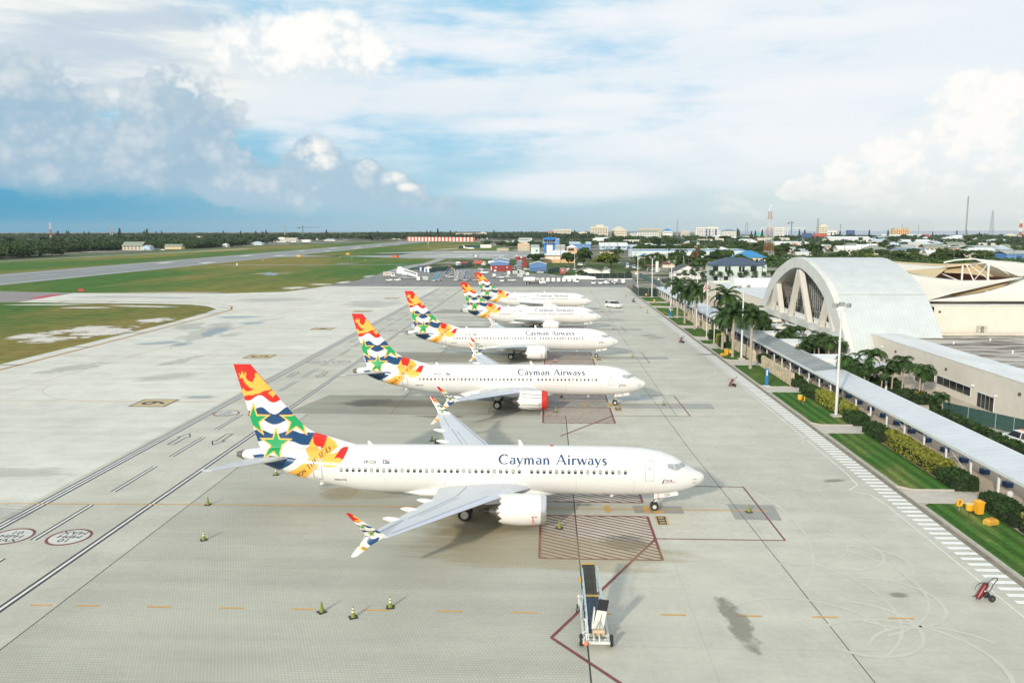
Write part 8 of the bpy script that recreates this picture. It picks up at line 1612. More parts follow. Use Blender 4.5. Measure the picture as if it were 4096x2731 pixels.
TB = '''-42.3,-29.3,839,7.8,7.8,f,T,c,0,0,16|plain tan box hangar left of the control tower
-25.3,-17.1,720,6.9,9.2,g,K,g,0,0,18|pale grey shed with sloping roof in front of the control tower
-14.6,4.4,890,12.6,14.2,f,B,w,0,0,24|tall blue hangar with white top band behind the control tower
-1.5,10,861,4.0,6.8,g,G,g,0,0,12|low grey roofed building right of the control tower
16.7,40.8,893,6.9,9.3,g,B,a,0,0,20|long blue warehouse behind a tall palm
71.9,91.3,1411,7.3,7.3,f,W,w,0,0,14|plain white flat-roofed block behind the blue warehouse
32.5,52.5,1459,4.1,4.1,f,C,c,0,0,14|low beige flat building behind the blue warehouse
-70.8,-42.8,1677,5.5,5.5,f,W,w,1,8,14|long white flat building above the tan hangar
-68,-34.4,1307,4.0,5.6,g,C,w,0,0,16|beige building with white arched roof left of the control tower
-144.8,-125.6,2041,6.1,9.9,h,E,w,1,3,16|salmon house with white hip roof beyond the barrier boards
-169.7,-155.7,2046,5,8.2,h,W,w,1,3,12|white house with hip roof left of the salmon house
-185.3,-163.5,1935,2.2,3.6,g,W,w,0,0,10|low white shed right behind the barrier boards
-263,-222,2094,4.5,9,h,W,w,1,8,24|broad white-roofed villa behind the barrier boards
-275,-261,2029,4.2,7,h,W,w,1,3,10|small white house left of the broad white-roofed villa
-311,-287,1986,3.4,4.8,g,C,w,1,5,10|low pale long shed at the left end of the barrier boards
-266,-195,2216,14,14.6,f,D,c,2,14,20|long beige school block on the skyline beyond the runway
-200,-179,2212,14,18,h,D,c,0,0,20|beige hall with pyramid roof joined on the right of the long beige block
-96.9,-82.6,999,4,4,f,W,w,0,0,6|white container office by the parked business jet
-66.2,-53.2,853,2.6,3.2,h,D,c,0,0,12|low sandy roofed store left of the tan hangar
106.4,153,2164,31,31.6,f,C,c,6,10,26|big white curved-looking apartment block above the palm
7.6,53.9,2215,24,24.3,f,C,c,5,12,18|distant cream apartment block left on the skyline
-12.1,5.9,2280,18,20.7,h,E,e,0,0,18|salmon roof on the skyline left of the cream apartment block
71.8,95.6,2140,16.3,19.2,G,C,c,2,5,20|cream building with a pediment beside the big apartment block
167,208,2215,21.4,31.9,h,C,c,3,9,34|cream civic hall with a big pyramid roof
223,243,2265,13.9,19.1,h,W,s,3,6,18|white office with a slate blue hip roof right of the civic hall
237,296,2214,16.1,22.2,h,W,v,3,12,26|wide white office with grey-green hip roof and three window rows
246.7,313,2290,26.3,26.3,f,D,c,3,12,18|beige block rising behind the wide white office
301.6,326,2164,19.5,25.5,h,W,b,2,5,20|white building with a bright blue hip roof on the skyline
366.7,389.6,2270,18.8,18.8,f,C,c,4,6,14|pale distant block right of the antenna mast
383,440.8,2126,28.2,28.4,f,W,w,6,13,24|tallest white office block with dark vertical glass strips
472.6,509,2220,18.8,23.4,h,W,s,3,9,22|white office with blue-grey hip roof right of the tallest block
460,471,2240,21.5,23.5,h,A,s,3,3,16|narrow bluish block between the two white offices
413.7,459.7,2046,7.9,7.9,f,W,w,0,0,12|long white wall-like shed below the tallest block
324,340.5,1695,2.8,7.8,g,W,c,0,0,14|beige gabled roof house left of two others
339.8,360.5,1657,2.6,6.6,g,W,c,0,0,14|beige gabled roof house between a gable and a grey dome roof
333,348.6,1528,2,6.4,h,D,g,0,0,12|grey dome-like roof house in the trees
111.3,143,1236,6.8,6.8,f,W,w,2,7,14|white flat-roofed two-storey block behind the light blue building
52.3,84,899,4.3,8.2,g,L,w,1,6,26|light blue building with a row of small square windows
42.7,59.2,747,2.6,4.4,h,C,k,1,8,12|long low building with a dark grey roof and arches
86.8,154,914,2.8,5.6,g,A,a,0,0,20|pale warehouse roof behind the spreading tree
62.7,158,634,5.9,5.9,f,A,w,0,0,34|long pale blue building with a car deck and blue roof edge
168,189.5,1037,2.4,5.6,h,C,o,0,0,16|building with a bright orange-red hip roof
57.5,67.5,538,3.3,6,G,C,b,2,2,9|cream house with a bright blue gable roof
66.5,79,540,4.1,5.6,g,C,g,1,5,9|long cream house with grey roof right of the blue gable
61.5,69.2,442,2.2,4.3,h,C,n,0,0,9|low building with a dark brown hip roof by the white sign slab
50.5,63.3,323,3.7,6.9,G,W,k,1,3,14|dark grey gabled house with white fascia near the road
82,85.2,402,2.6,5.1,G,Y,v,0,0,8|small yellow house with an olive roof behind the pale green office
119.8,139.4,498.6,4.5,8.9,h,C,b,1,5,16|house with a large bright blue hip roof below the lattice mast
492.7,519.5,1949,8.1,14.5,h,Y,t,2,5,16|pale yellow house with teal roof beyond the containers
470,487,2034,3.6,7.5,h,W,b,0,0,12|blue-roofed pavilion left of the teal roof
359,414,1386,4.2,8.4,g,D,c,0,0,24|wide beige warehouse right of the lattice mast
283,302,1000,3.8,7.6,g,W,w,0,0,18|white arched-roof shed right of the lattice mast
636,665,2300,28.2,28.7,f,W,w,5,7,18|far white hotel block seen behind the gantry frames
758,782,2295,32,32,f,C,c,5,5,18|far cream tower block by a tall lattice antenna
766,792,2250,19,19.3,f,W,w,2,6,12|white block in front of the far cream tower
786,804,2150,20,20,f,N,s,0,0,14|far dark blue glass box near the sea
447,513,1285,7.6,11.5,g,W,w,0,0,30|long white warehouse with pale blue panels
454,474,1328,7.1,9.7,G,Y,c,1,3,14|yellowish gabled shop front at the left end of the long warehouse
321,329,1058,2.6,4.5,h,W,r,0,0,8|small house with a bright red roof
348,361.6,1116,4.2,7,h,W,w,1,3,14|small white house with white hip roof right of the red roof
306,339,1088,5.3,6.7,g,W,w,0,0,18|grey-white long shed behind the small red roof
202,215,639,2.6,4.2,g,W,w,0,0,9|white open canopy roof above the vault ridge
447,467,1108,6.6,9.6,g,C,a,1,5,16|cream shed with light blue roof before two palms
925,967,2200,23.5,24,f,O,c,4,7,18|pale orange hotel block on the skyline near the sea
867,983,2125,3.6,9.1,g,W,w,0,0,26|long white roof below the pale orange hotel
972,986,2118,3.4,9.4,g,R,r,0,0,24|red roof section at the right end of the long white roof
756,808,1536,4.6,11.6,h,W,w,1,8,40|building with a big white pyramid roof
605,697,1260,4.2,4.2,f,W,w,0,0,18|long low white wall building in front of the white pyramid roof
399,450,772,4.7,6.6,h,O,g,1,5,26|long orange building with a grey roof
306,333.6,692,4.6,6.2,g,W,s,0,0,16|plain white warehouse wall with slate roof above the sails
307,320,631,3.2,6,g,W,w,0,0,10|white shed right of the plain white warehouse
320.3,331.7,600,2.9,5,g,C,c,0,0,12|low cream-roofed shed above the sails
322,352,540,5.7,7.5,g,B,g,0,0,16|blue corrugated shed with grey roof at the right edge
1156,1184.7,2076,5.6,11.3,h,D,c,0,0,18|beige dome-like roof at the far right skyline
-1304,-1270,1962,4,8,h,W,w,0,0,14|white-roofed house in the far left woods, left of two
-1453,-1420,2278,3.4,6.4,h,W,w,0,0,14|pale-roofed house in the woods at the left edge of the skyline
-983,-955,1351,3,5.8,h,W,g,0,0,12|pale grey-roofed house at the left edge in the woods
-1011,-976,1683,3.4,6,g,C,c,0,0,12|cream long house in the far left woods
-997,-981,1732,3,5.4,g,C,c,0,0,10|short cream house right of the cream long house in the woods
-524,-500,905,5,9.8,g,C,v,2,5,16|tan two-gabled house at the edge of the wood across the runway
-494.4,-484,893,4.1,6.2,G,L,g,0,0,10|pale blue gabled house beside the tan house across the runway
-492,-471,948,3.4,6.2,g,Y,v,0,0,10|yellow house across the runway
-526,-506,1071,3.4,5.8,g,R,w,0,0,10|red-walled house with white roof across the runway
-731,-714,1575,11.2,11.4,f,C,c,2,4,10|cream tower-like house rising from the left woods
-467,-459.7,1068,3.4,5.4,h,C,w,0,0,9|small cream house at the far edge of the airfield
-554,-545,1400,6.1,9.2,h,C,w,0,0,10|cream house with white hip roof across the runway
-484.5,-467,1229,2.8,5.6,h,A,a,0,0,12|low white and blue roofed house behind parked cars
-549.6,-505,1530,5.3,8.4,g,W,c,1,10,20|long white church-like hall across the runway
-508,-482,1548,4.2,6.4,f,W,w,0,0,12|white canopy building right of the long white hall
-494,-470.5,1694,2.4,4.6,h,W,a,0,0,12|low white roof farther along across the runway
-408,-380,1994,7,8.6,f,C,c,2,6,12|cream flats at the left end of the barrier boards
-353,-341,2143,4.8,7,g,O,c,0,0,10|orange house beyond the left end of the barrier boards
224,246,700,3,5.4,g,W,g,0,0,12|white shed among trees behind the vault
160,176,780,3.2,5.6,h,W,w,0,0,12|white-roofed house behind the blue hip roof
520,560,1180,4.4,7.8,g,W,w,0,0,20|white shed left of the cream shed with light blue roof
240,268,1330,4,7,g,C,c,0,0,14|cream roofed row behind the trees left of the mast
196,226,1180,3.2,6.2,h,W,a,0,0,14|pale blue-white hip roof in the trees beyond the orange roof
560,600,1560,5,8.4,g,W,w,0,0,22|distant white shed between the gantry and the long warehouse
650,700,1700,5,8,g,A,a,0,0,22|distant pale blue roofed shed right of the long warehouse'''
BLD = {}
for ln in TB.split('\n'):
    d, lab = ln.split('|'); a = d.split(','); v = [float(q) for q in a[:5]]; dep = float(a[10])
    big_ = v[2] > 1200 or v[4] > 9 or float(v[1]-v[0]) > 25
    BLD[lab] = building(*v, a[5], a[6], a[7], int(a[8]), int(a[9]), dep, lab, 'house' if 'house' in lab and not big_ else 'building')
def extra(lab, nm, mat, *boxes):
    t = BLD[[k for k in BLD if lab in k][0]]
    for b2 in boxes: mb = MB(); mb.box(*b2); mb.build(nm, mat, t)
extra('tallest white office', 'glass_strip', TW['N'], (-4, -1, -.2, 0, 3, 25), (3.5, 6.5, -.2, 0, 3, 25), (20, 24, -.2, 0, 2, 24)); extra('tallest white office', 'roof_plant', TW['D'], (-2, 24, 4, 16, 28.7, 30.4))
extra('long pale blue', 'roof_edge', RF2['b'], (-47.7, 47.7, -.25, -.12, 5.5, 6.35)); extra('plain tan box', 'door', TW['D'], (-4, 4, -.12, 0, 0, 5)); extra('big white curved', 'tower', TW['C'], (-8, 12, 4, 20, 31.4, 36)); extra('dark grey gabled', 'fascia', TRIM, (-6.6, 6.6, -.7, -.6, 3.3, 3.75)); extra('blue corrugated', 'door', TW['N'], (-8, -4, -.1, 0, 0, 4))
extra('far cream tower', 'roof_plant', TW['C'], (-7, 8, 3, 14, 32.4, 36)); extra('pale orange hotel', 'roof_cap', RF2['v'], (-20, -8, 2, 12, 24.3, 26), (8, 20, 2, 12, 24.3, 26)); extra('long white church', 'gable', TW['W'], (-12, 0, -.3, 3, 4, 9.6)); extra('long white warehouse', 'blue_panel', TW['L'], (-12, 2, -.1, 0, .5, 6)); extra('house with a large bright blue', 'porch', TW['C'], (-3, 3, -2, 0, 0, 3))
# pale green two-storey office
t = building(65.7, 87.5, 306.8, 7.5, 10.6, 'h', 'K', 'd', 0, 0, 14, 'two-storey pale green office building with dark blue hip roof'); o = t
for x, w, z0, z1 in ((-9.8, 1.6, 4.6, 6.7), (-5.0, .75, 4.3, 6.6), (-3.6, .75, 4.3, 6.6), (1.2, .75, 4.3, 6.6), (2.65, .75, 4.3, 6.6), (7.2, 1.9, 4.4, 6.7), (-5, 1.4, .6, 2.2), (1.9, 1.8, .6, 2.2), (7.6, 2.0, .4, 2.2), (-9.6, 1.2, .4, 2.2)):
    mb = MB(); mb.box(x-w*.72, x+w*.72, -.08, .02, z0, z1); wv = mb.build('window', GDK, t)
    mb = MB(); mb.box(x-w*.72-.1, x+w*.72+.1, -.3, -.0, z1+.06, z1+.2); mb.build('hood', RF2['d'], wv)
mb = MB(); mb.box(10.9, 13.6, 2, 12, 0, 7.5); mb.build('side_block', TW['K'], t); mb = MB(); mb.add([(10.6, 1.6, 7.5), (14, 1.6, 7.5), (14, 12.4, 7.5), (10.6, 12.4, 7.5), (12.2, 5, 9.4), (12.2, 9, 9.4)], [(0, 1, 4), (1, 2, 5, 4), (2, 3, 5), (3, 0, 4, 5), (0, 3, 2, 1)]); mb.build('side_roof', RF2['d'], t)
# station with orange walls
st = thing('fire_station', 'orange and white station building with a white hip roof and small tower', 'building', (-4, 512.6, -.1)); NOGO.append((-12, 20, 512, 560))
mb = MB(); mb.box(-7.4, 14, 0, 24, 0, 5.4); mb.build('wall', TW['O'], st); mb = MB(); mb.box(-6.6, 6.2, -.1, 0, 2.6, 4.4); mb.build('door_band', TW['W'], st); mb = MB()
for x in (-7.4, -.4, 6.4): mb.box(x-.15, x+.15, -.25, 0, 0, 5.2)
mb.build('pilaster', TW['O'], st); mb = MB(); mb.box(-7.4, 6.4, -.15, 0, 0, 1.0); mb.build('shutter_foot', TW['T'], st)
mb = MB(); mb.add([(-8.4, -1, 5.4), (15, -1, 5.4), (15, 25, 5.4), (-8.4, 25, 5.4), (0, 12, 8.8), (7, 12, 8.8)], [(0, 1, 5, 4), (1, 2, 5), (2, 3, 4, 5), (3, 0, 4), (0, 3, 2, 1)]); mb.build('roof', RF2['w'], st)
mb = MB(); mb.box(9.0, 16, 20, 27, 5, 10.4); tw = mb.build('watch_tower', TW['O'], st); mb = MB(); mb.add([(8.2, 19.2, 10.4), (16.8, 19.2, 10.4), (16.8, 27.8, 10.4), (8.2, 27.8, 10.4), (12.5, 23.5, 12.6)], [(0, 1, 4), (1, 2, 4), (2, 3, 4), (3, 0, 4), (0, 3, 2, 1)]); mb.build('tower_roof', RF2['w'], tw); mb = MB(); mb.box(9.8, 14, 19.9, 20, 8, 9.8); mb.build('tower_window', WIN, tw)
# control tower
ct = thing('control_tower', 'blue airport control tower with wide dark windows above a white shaft', 'control tower', (-7.2, 767.7, -.1)); NOGO.append((-14, 0, 762, 780))
mb = MB(); mb.box(-3, 3, 0, 7, 0, 8.2); mb.build('shaft', TW['W'], ct)
for s in (-1, 1): mb = MB(); mb.box(s*4.4-1.0, s*4.4+1.0, -.4, 2.4, 0, 8.6); mb.build('leg', SIGNB, ct)
mb = MB(); mb.loft([[(-a, -b2, z), (a, -b2, z), (a, 8, z), (-a, 8, z)] for a, b2, z in ((5.6, .8, 8.3), (7.4, 2.2, 9.2), (7.4, 2.2, 9.8))], 0); mb.build('gallery', SIGNB, ct)
mb = MB()
for x in np.linspace(-7.2, 7.2, 14): mb.box(x-.05, x+.05, -2.15, -2.05, 9.8, 11.0)
for z in (10.4, 11.0): mb.box(-7.2, 7.2, -2.15, -2.05, z-.04, z+.04)
mb.build('railing', TW['W'], ct); mb = MB(); mb.loft([[(-a, -b2, z), (a, -b2, z), (a, 7, z), (-a, 7, z)] for a, b2, z in ((4.6, .4, 9.8), (6.0, 1.6, 13.2))], 0); mb.build('window_band', GDK, ct); mb = MB()
for x in (-1.9, 0, 1.9): mb.loft([[(x*k-.1, y2, z), (x*k+.1, y2, z), (x*k+.1, y2+.1, z), (x*k-.1, y2+.1, z)] for k, y2, z in ((1, -.5, 9.8), (1.3, -1.72, 13.2))], 0)
mb.build('mullion', TW['W'], ct); mb = MB(); mb.box(-6.4, 6.4, -2, 7.4, 13.2, 15.5); mb.build('cab_roof', SIGNB, ct); mb = MB(); mb.cyl(-1, 2, 15.5, 19, .08, n=6); mb.cyl(1.5, 2, 15.5, 18, .08, n=6); mb.build('antenna', GPOST, ct)
# shipping containers
for i, (x, y, w, h, m_, lab) in enumerate(((317.6, 1278, 12.5, 3.6, 'B', 'blue freight container in front of the wide beige warehouse'), (331, 1276, 6, 3.0, 'R', 'dark red freight container right of the blue one'), (322, 1300, 14, 5.6, 'R', 'dark red freight containers stack behind the blue container'), (590, 1900, 24, 14, 'N', 'stack of dark blue containers under the gantry, left'), (620, 1905, 30, 13, 'R', 'stack of red containers under the gantry, right'))):
    t = thing('freight_container', lab, 'container', (x+w/2, y, -.1)); mb = MB(); mb.box(-w/2, w/2, 0, 2.6, 0, h); mb.build('body', TW[m_], t); mb = MB()
    for k in range(int(w/1.2)): mb.box(-w/2+.3+k*1.2, -w/2+.45+k*1.2, -.06, 0, .2, h-.2)
    mb.build('rib', TW[m_], t); NOGO.append((x, x+w, y, y+4))
t = thing('roadside_slab', 'tall plain white sign slab standing by the road', 'sign', (51.3, 388.5, -.1)); mb = MB(); mb.box(-.75, .75, -.2, .2, 0, 6.0); mb.build('slab', WHT, t); mb = MB(); mb.box(-1.2, 1.2, -.6, .6, 0, .3); mb.build('base', KERB, t)
t = thing('petrol_canopy', 'small dark canopy on posts beside the white sign slab', 'canopy', (50.5, 401, -.1)); mb = MB(); mb.box(-4, 5, -3, 3, 3.0, 3.5); mb.build('roof', RF2['n'], t)
for x in (-3, 4): mb = MB(); mb.box(x-.15, x+.15, -.15, .15, 0, 3.0); mb.build('post', WHT, t)
t = thing('gate_sign', 'small yellow and white sign at the yard gate', 'sign', (34.1, 334.7, -.1)); mb = MB(); mb.cyl(0, 0, 0, 3.2, .07, n=6); mb.build('post', GPOST, t); mb = MB(); mb.box(-.6, .6, -.05, .05, 1.6, 2.4); mb.build('panel', WHT, t); mb = MB(); mb.box(-.7, .7, -.05, .05, 2.5, 3.2); mb.build('upper_panel', YEL, t)
t = thing('road_sign', 'round white road sign behind the long wire fence', 'sign', (38.4, 285, -.1)); mb = MB(); mb.cyl(0, .04, 0, 2.4, .04, n=6); mb.build('post', GPOST, t); mb = MB(); mb.disc((0, 0, 2.4), 'y', .42, .05, 16); mb.build('disc', VW, t)
t = thing('billboard', 'small blue and white board on a pole at the road before the cars', 'sign', (38.6, 425, -.1)); mb = MB(); mb.cyl(0, .06, 0, 4, .06, n=6); mb.build('post', GPOST, t); mb = MB(); mb.box(-.8, .8, -.05, .05, 1.2, 3.6); mb.build('panel', VW, t); mb = MB(); mb.box(-.7, .7, -.07, -.051, 2.2, 3.4); mb.build('panel_face', SIGNB, t)
# ---- poles, masts, cranes
WOOD = M('utility_pole_wood', (.17, .14, .11), .9, var=.2); MASTR = M('mast_red', (.46, .17, .10), .6, var=.05); MASTW = M('mast_white', (.70, .70, .67), .6, var=.05)
def upole(x, y, h, lab, grp=None, arm=True, mat=None):
    t = thing('utility_pole', lab, 'pole', (x, y, -.1), random.uniform(-.3, .3), grp); mb = MB(); mb.cyl(0, 0, 0, h, .17, .11, 7); mb.build('pole', mat or WOOD, t, True)
    if arm: mb = MB(); mb.box(-1.1, 1.1, -.06, .06, h-.7, h-.55); mb.build('crossarm', mat or WOOD, t)
    return t
upole(-.5, 484, 15.4, 'tall dark utility pole in front of the orange station', None, False); upole(7.5, 437, 9.5, 'pale lamp pole before the dark tree clump', None, True, POLE)
for x, y, h in ((41.7, 463, 13.3), (44.8, 442, 9.2), (45.9, 538, 11), (53.3, 463, 7.6), (65, 486, 8), (77.5, 442, 6), (39.5, 400, 9), (60, 430, 9), (47.5, 600, 12), (52, 660, 12), (41, 600, 12), (48, 760, 12), (42, 760, 12), (37.5, 520, 9), (39, 560, 9)): upole(x, y, h, 'wooden utility pole along the road into town', 'utility poles along the road')
for x, y in ((130, 470), (150, 475), (172, 480), (196, 486), (220, 492), (244, 498), (268, 505), (292, 512), (316, 520)): upole(x, y, 9.4, 'utility pole in the line behind the vault and sails', 'utility poles behind the terminal')
for k in range(26):
    a = random.uniform(.1, .54); y = random.uniform(640, 1300); upole(-9+(y+66)*a, y, random.uniform(9, 14), 'distant utility pole standing above the town trees', 'distant utility poles')
wp = [(130, 470), (150, 475), (172, 480), (196, 486), (220, 492), (244, 498), (268, 505), (292, 512), (316, 520)]
t = thing('power_line', 'power lines strung between poles behind the vault and sails', 'cable', (220, 492, 0))
for dx in (-.9, .9):
    for zz in (8.6, 7.2): mb = MB(); mb.tube([(x+dx, y, zz-.1) for x, y in wp], .035, 4); local(t, mb).build('cable', WOOD, t)
def lattice(x, y, h, w0, w1, lab, bands, nm='lattice_mast', r=.09, panels=12):
    t = thing(nm, lab, 'mast', (x, y, -.1)); n = bands
    for b2 in range(n):
        mb = MB()
        for p in range(int(panels*b2/n), int(panels*(b2+1)/n)):
            z0, z1 = h*p/panels, h*(p+1)/panels; a, c3 = w0+(w1-w0)*p/panels, w0+(w1-w0)*(p+1)/panels; A = [(-a, -a), (a, -a), (a, a), (-a, a)]; B = [(-c3, -c3), (c3, -c3), (c3, c3), (-c3, c3)]
            for i in range(4): j = (i+1) % 4; mb.tube([(*A[i], z0), (*B[i], z1)], r, 4); mb.tube([(*A[i], z0), (*B[j], z1)], r*.6, 3); mb.tube([(*A[j], z0), (*B[i], z1)], r*.6, 3); mb.tube([(*B[i], z1), (*B[j], z1)], r*.6, 3)
        mb.build('section', [MASTW, MASTR][b2 % 2] if n > 1 else GPOST, t)
    return t
lm = lattice(167, 595.4, 43.3, 3.6, .55, 'tall red and white lattice mast beside the blue hip roof', 7, r=.10, panels=21)
for z, dx in ((42, .6), (39, -1.0), (35, 1.2), (33, -1)): mb = MB(); mb.box(dx-.3, dx+.3, -1, -.5, z-1, z+.8); mb.build('antenna_panel', WHT, lm)
lattice(967.4, 1900, 98, 1.2, 1.0, 'tallest slender lattice mast near the sea on the right', 1, r=.3, panels=24); lattice(973, 1800, 63, 4.2, 1.0, 'tapering lattice mast at the right near the sea', 1, r=.26, panels=14); lattice(979.7, 1700, 42.4, 1.6, 1.6, 'thick red and white banded mast at the right edge', 5, r=.9, panels=10); lattice(313.2, 2000, 48, 2.6, .6, 'grey lattice antenna between the blue-roofed and tallest buildings', 1, r=.25, panels=10); lattice(658, 2000, 50, 2.4, 1.2, 'lattice antenna before the far cream tower', 1, r=.3, panels=10); lattice(713, 2000, 36, .6, .6, 'slim monopole antenna right of the far cream tower', 1, r=.35, panels=4); lattice(482, 2000, 40.5, .5, .4, 'thin pale chimney-like mast on the skyline, left of two', 1, r=.35, panels=4); lattice(486.5, 2000, 40.5, .5, .4, 'thin pale chimney-like mast on the skyline, right of two', 1, r=.35, panels=4); lattice(862.5, 2000, 36, .4, .3, 'sports-field lamp mast by the orange hotel', 1, r=.25, panels=4); lattice(903, 2000, 35, .4, .3, 'sports-field lamp mast right of the orange hotel', 1, r=.25, panels=4); lattice(-981, 1500, 39, 1.4, .8, 'red-white antenna rising from the left woods', 3, r=.3, panels=9); lattice(-1024, 1800, 34, .9, .6, 'thin antenna on the left skyline, left of a close pair', 1, r=.3, panels=6); lattice(-1019.5, 1800, 34, .9, .6, 'thin antenna on the left skyline, right of a close pair', 1, r=.3, panels=6); lattice(-614, 1800, 33.7, .9, .6, 'thin antenna on the skyline left of the tower crane', 1, r=.3, panels=6)
def crane(x, y, h, l, r2, lab):
    t = thing('tower_crane', lab, 'crane', (x, y, -.1)); mb = MB(); mb.box(-.9, .9, -.9, .9, 0, h+3); mb.build('tower', M('crane_blue_grey', (.10, .16, .17), .6, var=.05), t); mb = MB(); mb.box(-l, r2, -.6, .6, h-1.2, h); mb.build('jib', MATS['crane_blue_grey'], t); mb = MB(); mb.box(-l, -l+4, -1, 1, h-3.5, h-1.2); mb.build('counterweight', MATS['crane_blue_grey'], t)
crane(-572, 1800, 30.5, 11, 39, 'tower crane with a long jib on the wooded skyline'); crane(600, 2020, 40, 10, 6, 'dark crane beside the gantry frames')
for i, (x, y, w, h, lab) in enumerate(((560, 2160, 58, 27, 'white gantry frame over the containers, left one'), (628, 2150, 46, 27, 'white gantry frame over the containers, right one'))):
    t = thing('gantry_crane', lab, 'crane', (x, y, -.1)); mb = MB(); mb.box(0, w, -.7, .7, h-1.6, h); mb.build('beam', MASTW, t)
    for xx in (0, w): mb = MB(); mb.box(xx-.9, xx+.9, -.9, .9, 0, h-1.6); mb.build('leg', MASTW, t)
# lit-by-day road lamps and flood masts in town
for x, y, h, lab in ((41.8, 397, 10.4, 'double-armed lamp post at the road beyond the gate'), (46.5, 372, 8.5, 'lamp post with two heads before the dark gabled house')):
    t = thing('street_lamp', lab, 'lamp post', (x, y, -.1)); mb = MB(); mb.cyl(0, 0, 0, h, .13, .09, 8); mb.build('post', POLE, t, True)
    for s in (-1, 1): mb = MB(); mb.tube([(0, 0, h-.1), (s*.9, 0, h+.2)], .05, 5); mb.box(s*1.3-.5, s*1.3+.5, -.25, .25, h+.1, h+.4); mb.build('lamp_head', LAMPG, t)
rs = random.Random(5)
def scatter(n, fx, lab, grp, protos, hmin, hmax):
    k = 0; tries = 0
    while k < n and tries < n*40:
        tries += 1; x, y = fx()
        if blocked(x, y): continue
        o = protos[rs.randrange(len(protos))]; h = rs.uniform(hmin, hmax); w = h*rs.uniform(1.0, 1.7)
        plant(o, x, y, (w, w, h), lab, grp); k += 1
def infill(n, y0, y1, a0, a1, lab, grp):
    k = 0; tries = 0
    while k < n and tries < 4000:
        tries += 1; y = y0*(y1/y0)**rs.random(); x = -9+(y+66)*rs.uniform(a0, a1); w = rs.uniform(9, 22)*(1 if y < 1100 else 1.4)
        if any(a-4 < x+w and x < b2+4 and c2-25 < y < d+25 for a, b2, c2, d in NOGO) or 26 < x+w and x < 54: continue
        h = rs.uniform(3.2, 5.2); q = rs.choice('fgghhg'); o = building(x, x+w, y, h, h+(.3 if q == 'f' else rs.uniform(1.8, 3.4)), q, rs.choice('WWCAWGKC'), rs.choice('wwwgawcv'), 0 if y > 1300 else 1, 0 if y > 1300 else int(w/4), rs.uniform(9, 15), lab); o['group'] = grp; k += 1
infill(26, 640, 1150, .27, .55, 'low pale-roofed building among the trees beyond the terminal', 'low buildings beyond the terminal')
infill(26, 1150, 2000, .17, .55, 'small distant pale building in the town', 'distant town buildings')
infill(12, 900, 1900, -.08, .16, 'low pale building beyond the hangars', 'low buildings beyond the hangars')
infill(5, 1250, 2200, -.45, -.28, 'pale house roof in the woods across the runway', 'house roofs in the woods')
def zone(y0, y1, a0, a1):
    def f():
        y = y0*(y1/y0)**rs.random(); a = rs.uniform(a0, a1); return (-9+(y+66)*a, y)
    return f
scatter(60, zone(470, 1000, .10, .27), 'dark broadleaf tree among the town roofs behind the road', 'trees among the near town roofs', P_D+P_M, 5, 9)
scatter(85, zone(560, 1150, .26, .53), 'broadleaf tree among the roofs beyond the vaulted terminal', 'trees among the roofs beyond the terminal', P_D+P_M, 4.5, 8)
scatter(50, zone(1150, 1900, .06, .54), 'far tree rising between the distant white buildings', 'far trees between distant buildings', P_D+P_M, 8, 13)
scatter(22, zone(900, 1150, -.09, .10), 'dark tree between the hangars beyond the control tower', 'trees beyond the control tower', P_D+P_M, 6, 9)
scatter(7, zone(560, 700, .40, .53), 'palm among the roofs behind the fabric sails', 'palms behind the fabric sails', [], 1, 1) if False else None
for k in range(14):
    a = rs.uniform(.12, .53); y = rs.uniform(600, 1000); x = -9+(y+66)*a
    if not blocked(x, y): plant(P_C[k % 2], x, y, rs.uniform(.8, 1.25), 'palm standing above the town roofs', 'palms above the town roofs')
# far woods that read as one mass
def woods(name, label, pts, hs, ws, cards, card, mat, seed):
    rng = np.random.default_rng(seed); n = len(pts); tmpl = crown_points([(0, 0, .62, .5, .5, .38), (.25, .1, .5, .35, .35, .3), (-.25, -.1, .48, .35, .35, .3)], cards, rng); m2 = len(tmpl)
    P = (tmpl[None]+rng.normal(0, .05, (n, m2, 3)))*np.stack([ws, ws, hs], -1)[:, None]; a = rng.uniform(0, 6.28, n); ca, sa = np.cos(a)[:, None], np.sin(a)[:, None]
    X = P[..., 0]*ca-P[..., 1]*sa+pts[:, :1]; Y = P[..., 0]*sa+P[..., 1]*ca+pts[:, 1:2]; C3 = np.stack([X, Y, P[..., 2]-.3], -1).reshape(-1, 3)
    s = np.repeat(ws, m2)[:, None]; V = leaf_cards(np.zeros_like(C3), card, rng, .6).reshape(-1, 4, 3)*s[:, None]+C3[:, None]
    o = cards_mesh(name, V.reshape(-1, 3), mat, None); return tag(o, label, 'woodland', kind='stuff')
def polar(n, y0, y1, a0, a1, rng, pw=1.0):
    y = y0*(y1/y0)**(rng.random(n)**pw); a = rng.uniform(a0, a1, n); return np.stack([-9+(y+66)*a, y], 1)
rng = np.random.default_rng(21)
p = np.stack([-466-430*rng.random(4300)**1.6, rng.uniform(330, 1150, 4300)], 1); p[:, 0] -= (np.abs(p[:, 1]-830) < 140)*(p[:, 0] > -540)*70
p = p[(p[:, 0] > -.78*(p[:, 1]+66)) & ~np.array([blocked(x, y) for x, y in p])]
woods('woodland', 'dense dark scrub wood along the far side of the runway', p, rng.uniform(5.5, 10, len(p)), rng.uniform(8, 14, len(p)), 50, .24, leafmat('scrub_foliage', (.013, .034, .010), (.042, .080, .022), .2), 4)
p = polar(4600, 1050, 3600, -.75, -.17, rng, .8); p = p[(p[:, 0] < -485-.06*(p[:, 1]-1000)) & ~np.array([blocked(x, y) for x, y in p])]
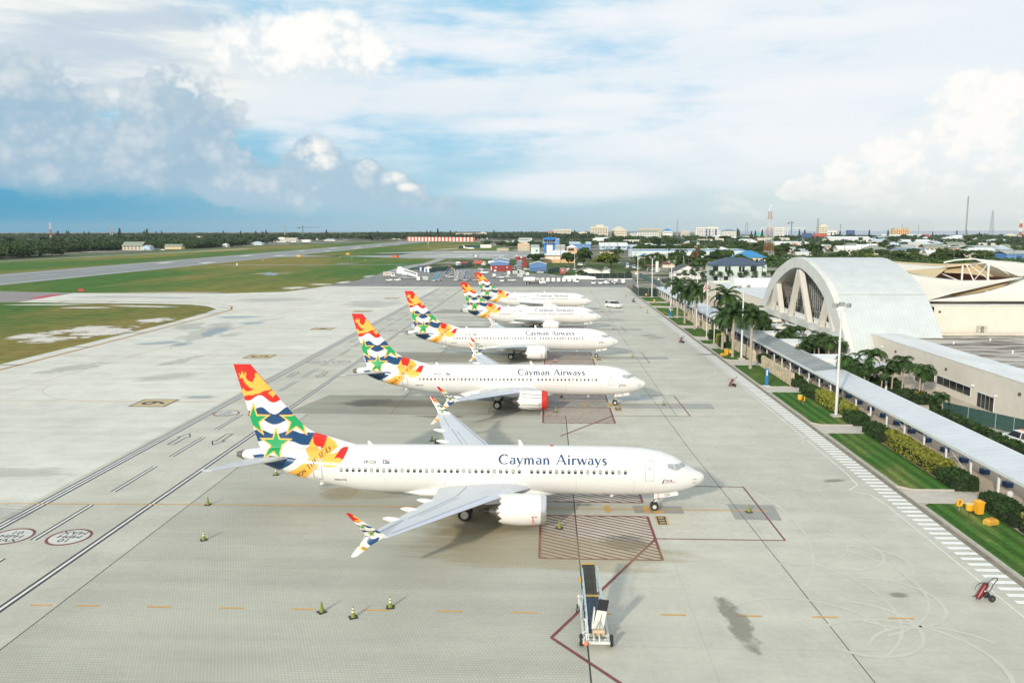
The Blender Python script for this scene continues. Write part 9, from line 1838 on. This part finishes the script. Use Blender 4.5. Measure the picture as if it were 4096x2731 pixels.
woods('woodland', 'far wooded plain to the horizon on the left', p, rng.uniform(7, 13, len(p)), rng.uniform(14, 30, len(p)), 26, .26, LF_F, 5)
p = polar(1900, 1720, 3600, -.24, .06, rng, .9); p = p[~np.array([blocked(x, y) for x, y in p])]
woods('woodland', 'far wood beyond the end of the runway', p, rng.uniform(8, 14, len(p)), rng.uniform(14, 28, len(p)), 26, .26, LF_F, 6)
p = polar(950, 1100, 2500, .0, .60, rng, .9); p = p[~np.array([blocked(x, y) for x, y in p])]
woods('woodland', 'belts of trees between the distant town buildings', p, rng.uniform(4, 7.5, len(p)), rng.uniform(12, 24, len(p)), 26, .24, LF_F, 7)
p = polar(1000, 440, 1150, .105, .60, rng, 1.0); p = p[~np.array([blocked(x, y) for x, y in p])]
woods('woodland', 'low scrub filling the ground between the town roofs', p, rng.uniform(1.6, 3.6, len(p)), rng.uniform(6, 12, len(p)), 30, .24, LF_D, 8)
# ragged casuarinas standing above the skyline
t = thing('casuarina_tree', 'x', 'tree'); mb = MB(); mb.tube([(0, 0, 0), (0, 0, 1)], [.02, .004], 5); mb.build('trunk', BARK, t)
r2 = np.random.default_rng(3); z = r2.uniform(.25, 1.0, 150); rr2 = (1.02-z)*.26*np.sqrt(r2.random(150))+.015; a = r2.uniform(0, 6.28, 150)
cards_mesh('crown', leaf_cards(np.stack([rr2*np.cos(a), rr2*np.sin(a), z], 1), .11, r2, .9), LF_F, t); ct = tree_of(t); fst = True
for k in range(64):
    a = rs.choice([rs.uniform(-.62, -.3), rs.uniform(-.3, .1), rs.uniform(.2, .53)]); y = rs.uniform(1500, 2500); h = rs.uniform(14, 24)*(1 if rs.random() < .8 else 1.3); x = -9+(y+66)*a
    lab, grp = ('ragged spire-shaped tree above the wooded skyline', 'spire-shaped trees on the skyline')
    if fst: fst = False; t.location = (x, y, 0); t.scale = (h*.8, h*.8, h); t['label'] = lab; t['group'] = grp
    else: copy_tree(ct, None, (x, y, 0), rs.uniform(0, 6), lab, grp, (h*.8, h*.8, h))
for o in P_D+P_M+P_Y+P_C+[P_B]:
    if id(o) not in USED: bpy.data.objects.remove(o)
# ------------------------------------------------------------------ sea haze
HZ = bpy.data.materials.new('haze'); HZ.use_nodes = True; nt = HZ.node_tree; nt.nodes.clear()
pv = nt.nodes.new('ShaderNodeVolumePrincipled'); pv.inputs['Color'].default_value = (.88, .93, .96, 1); pv.inputs['Density'].default_value = 0.000040; pv.inputs['Anisotropy'].default_value = .2
oh = nt.nodes.new('ShaderNodeOutputMaterial'); nt.links.new(pv.outputs[0], oh.inputs['Volume'])
mb = MB(); mb.box(-10100, 10100, -900, 10100, -1.2, 106); tag(mb.build('haze', HZ), 'pale sea haze', 'haze', kind='stuff')
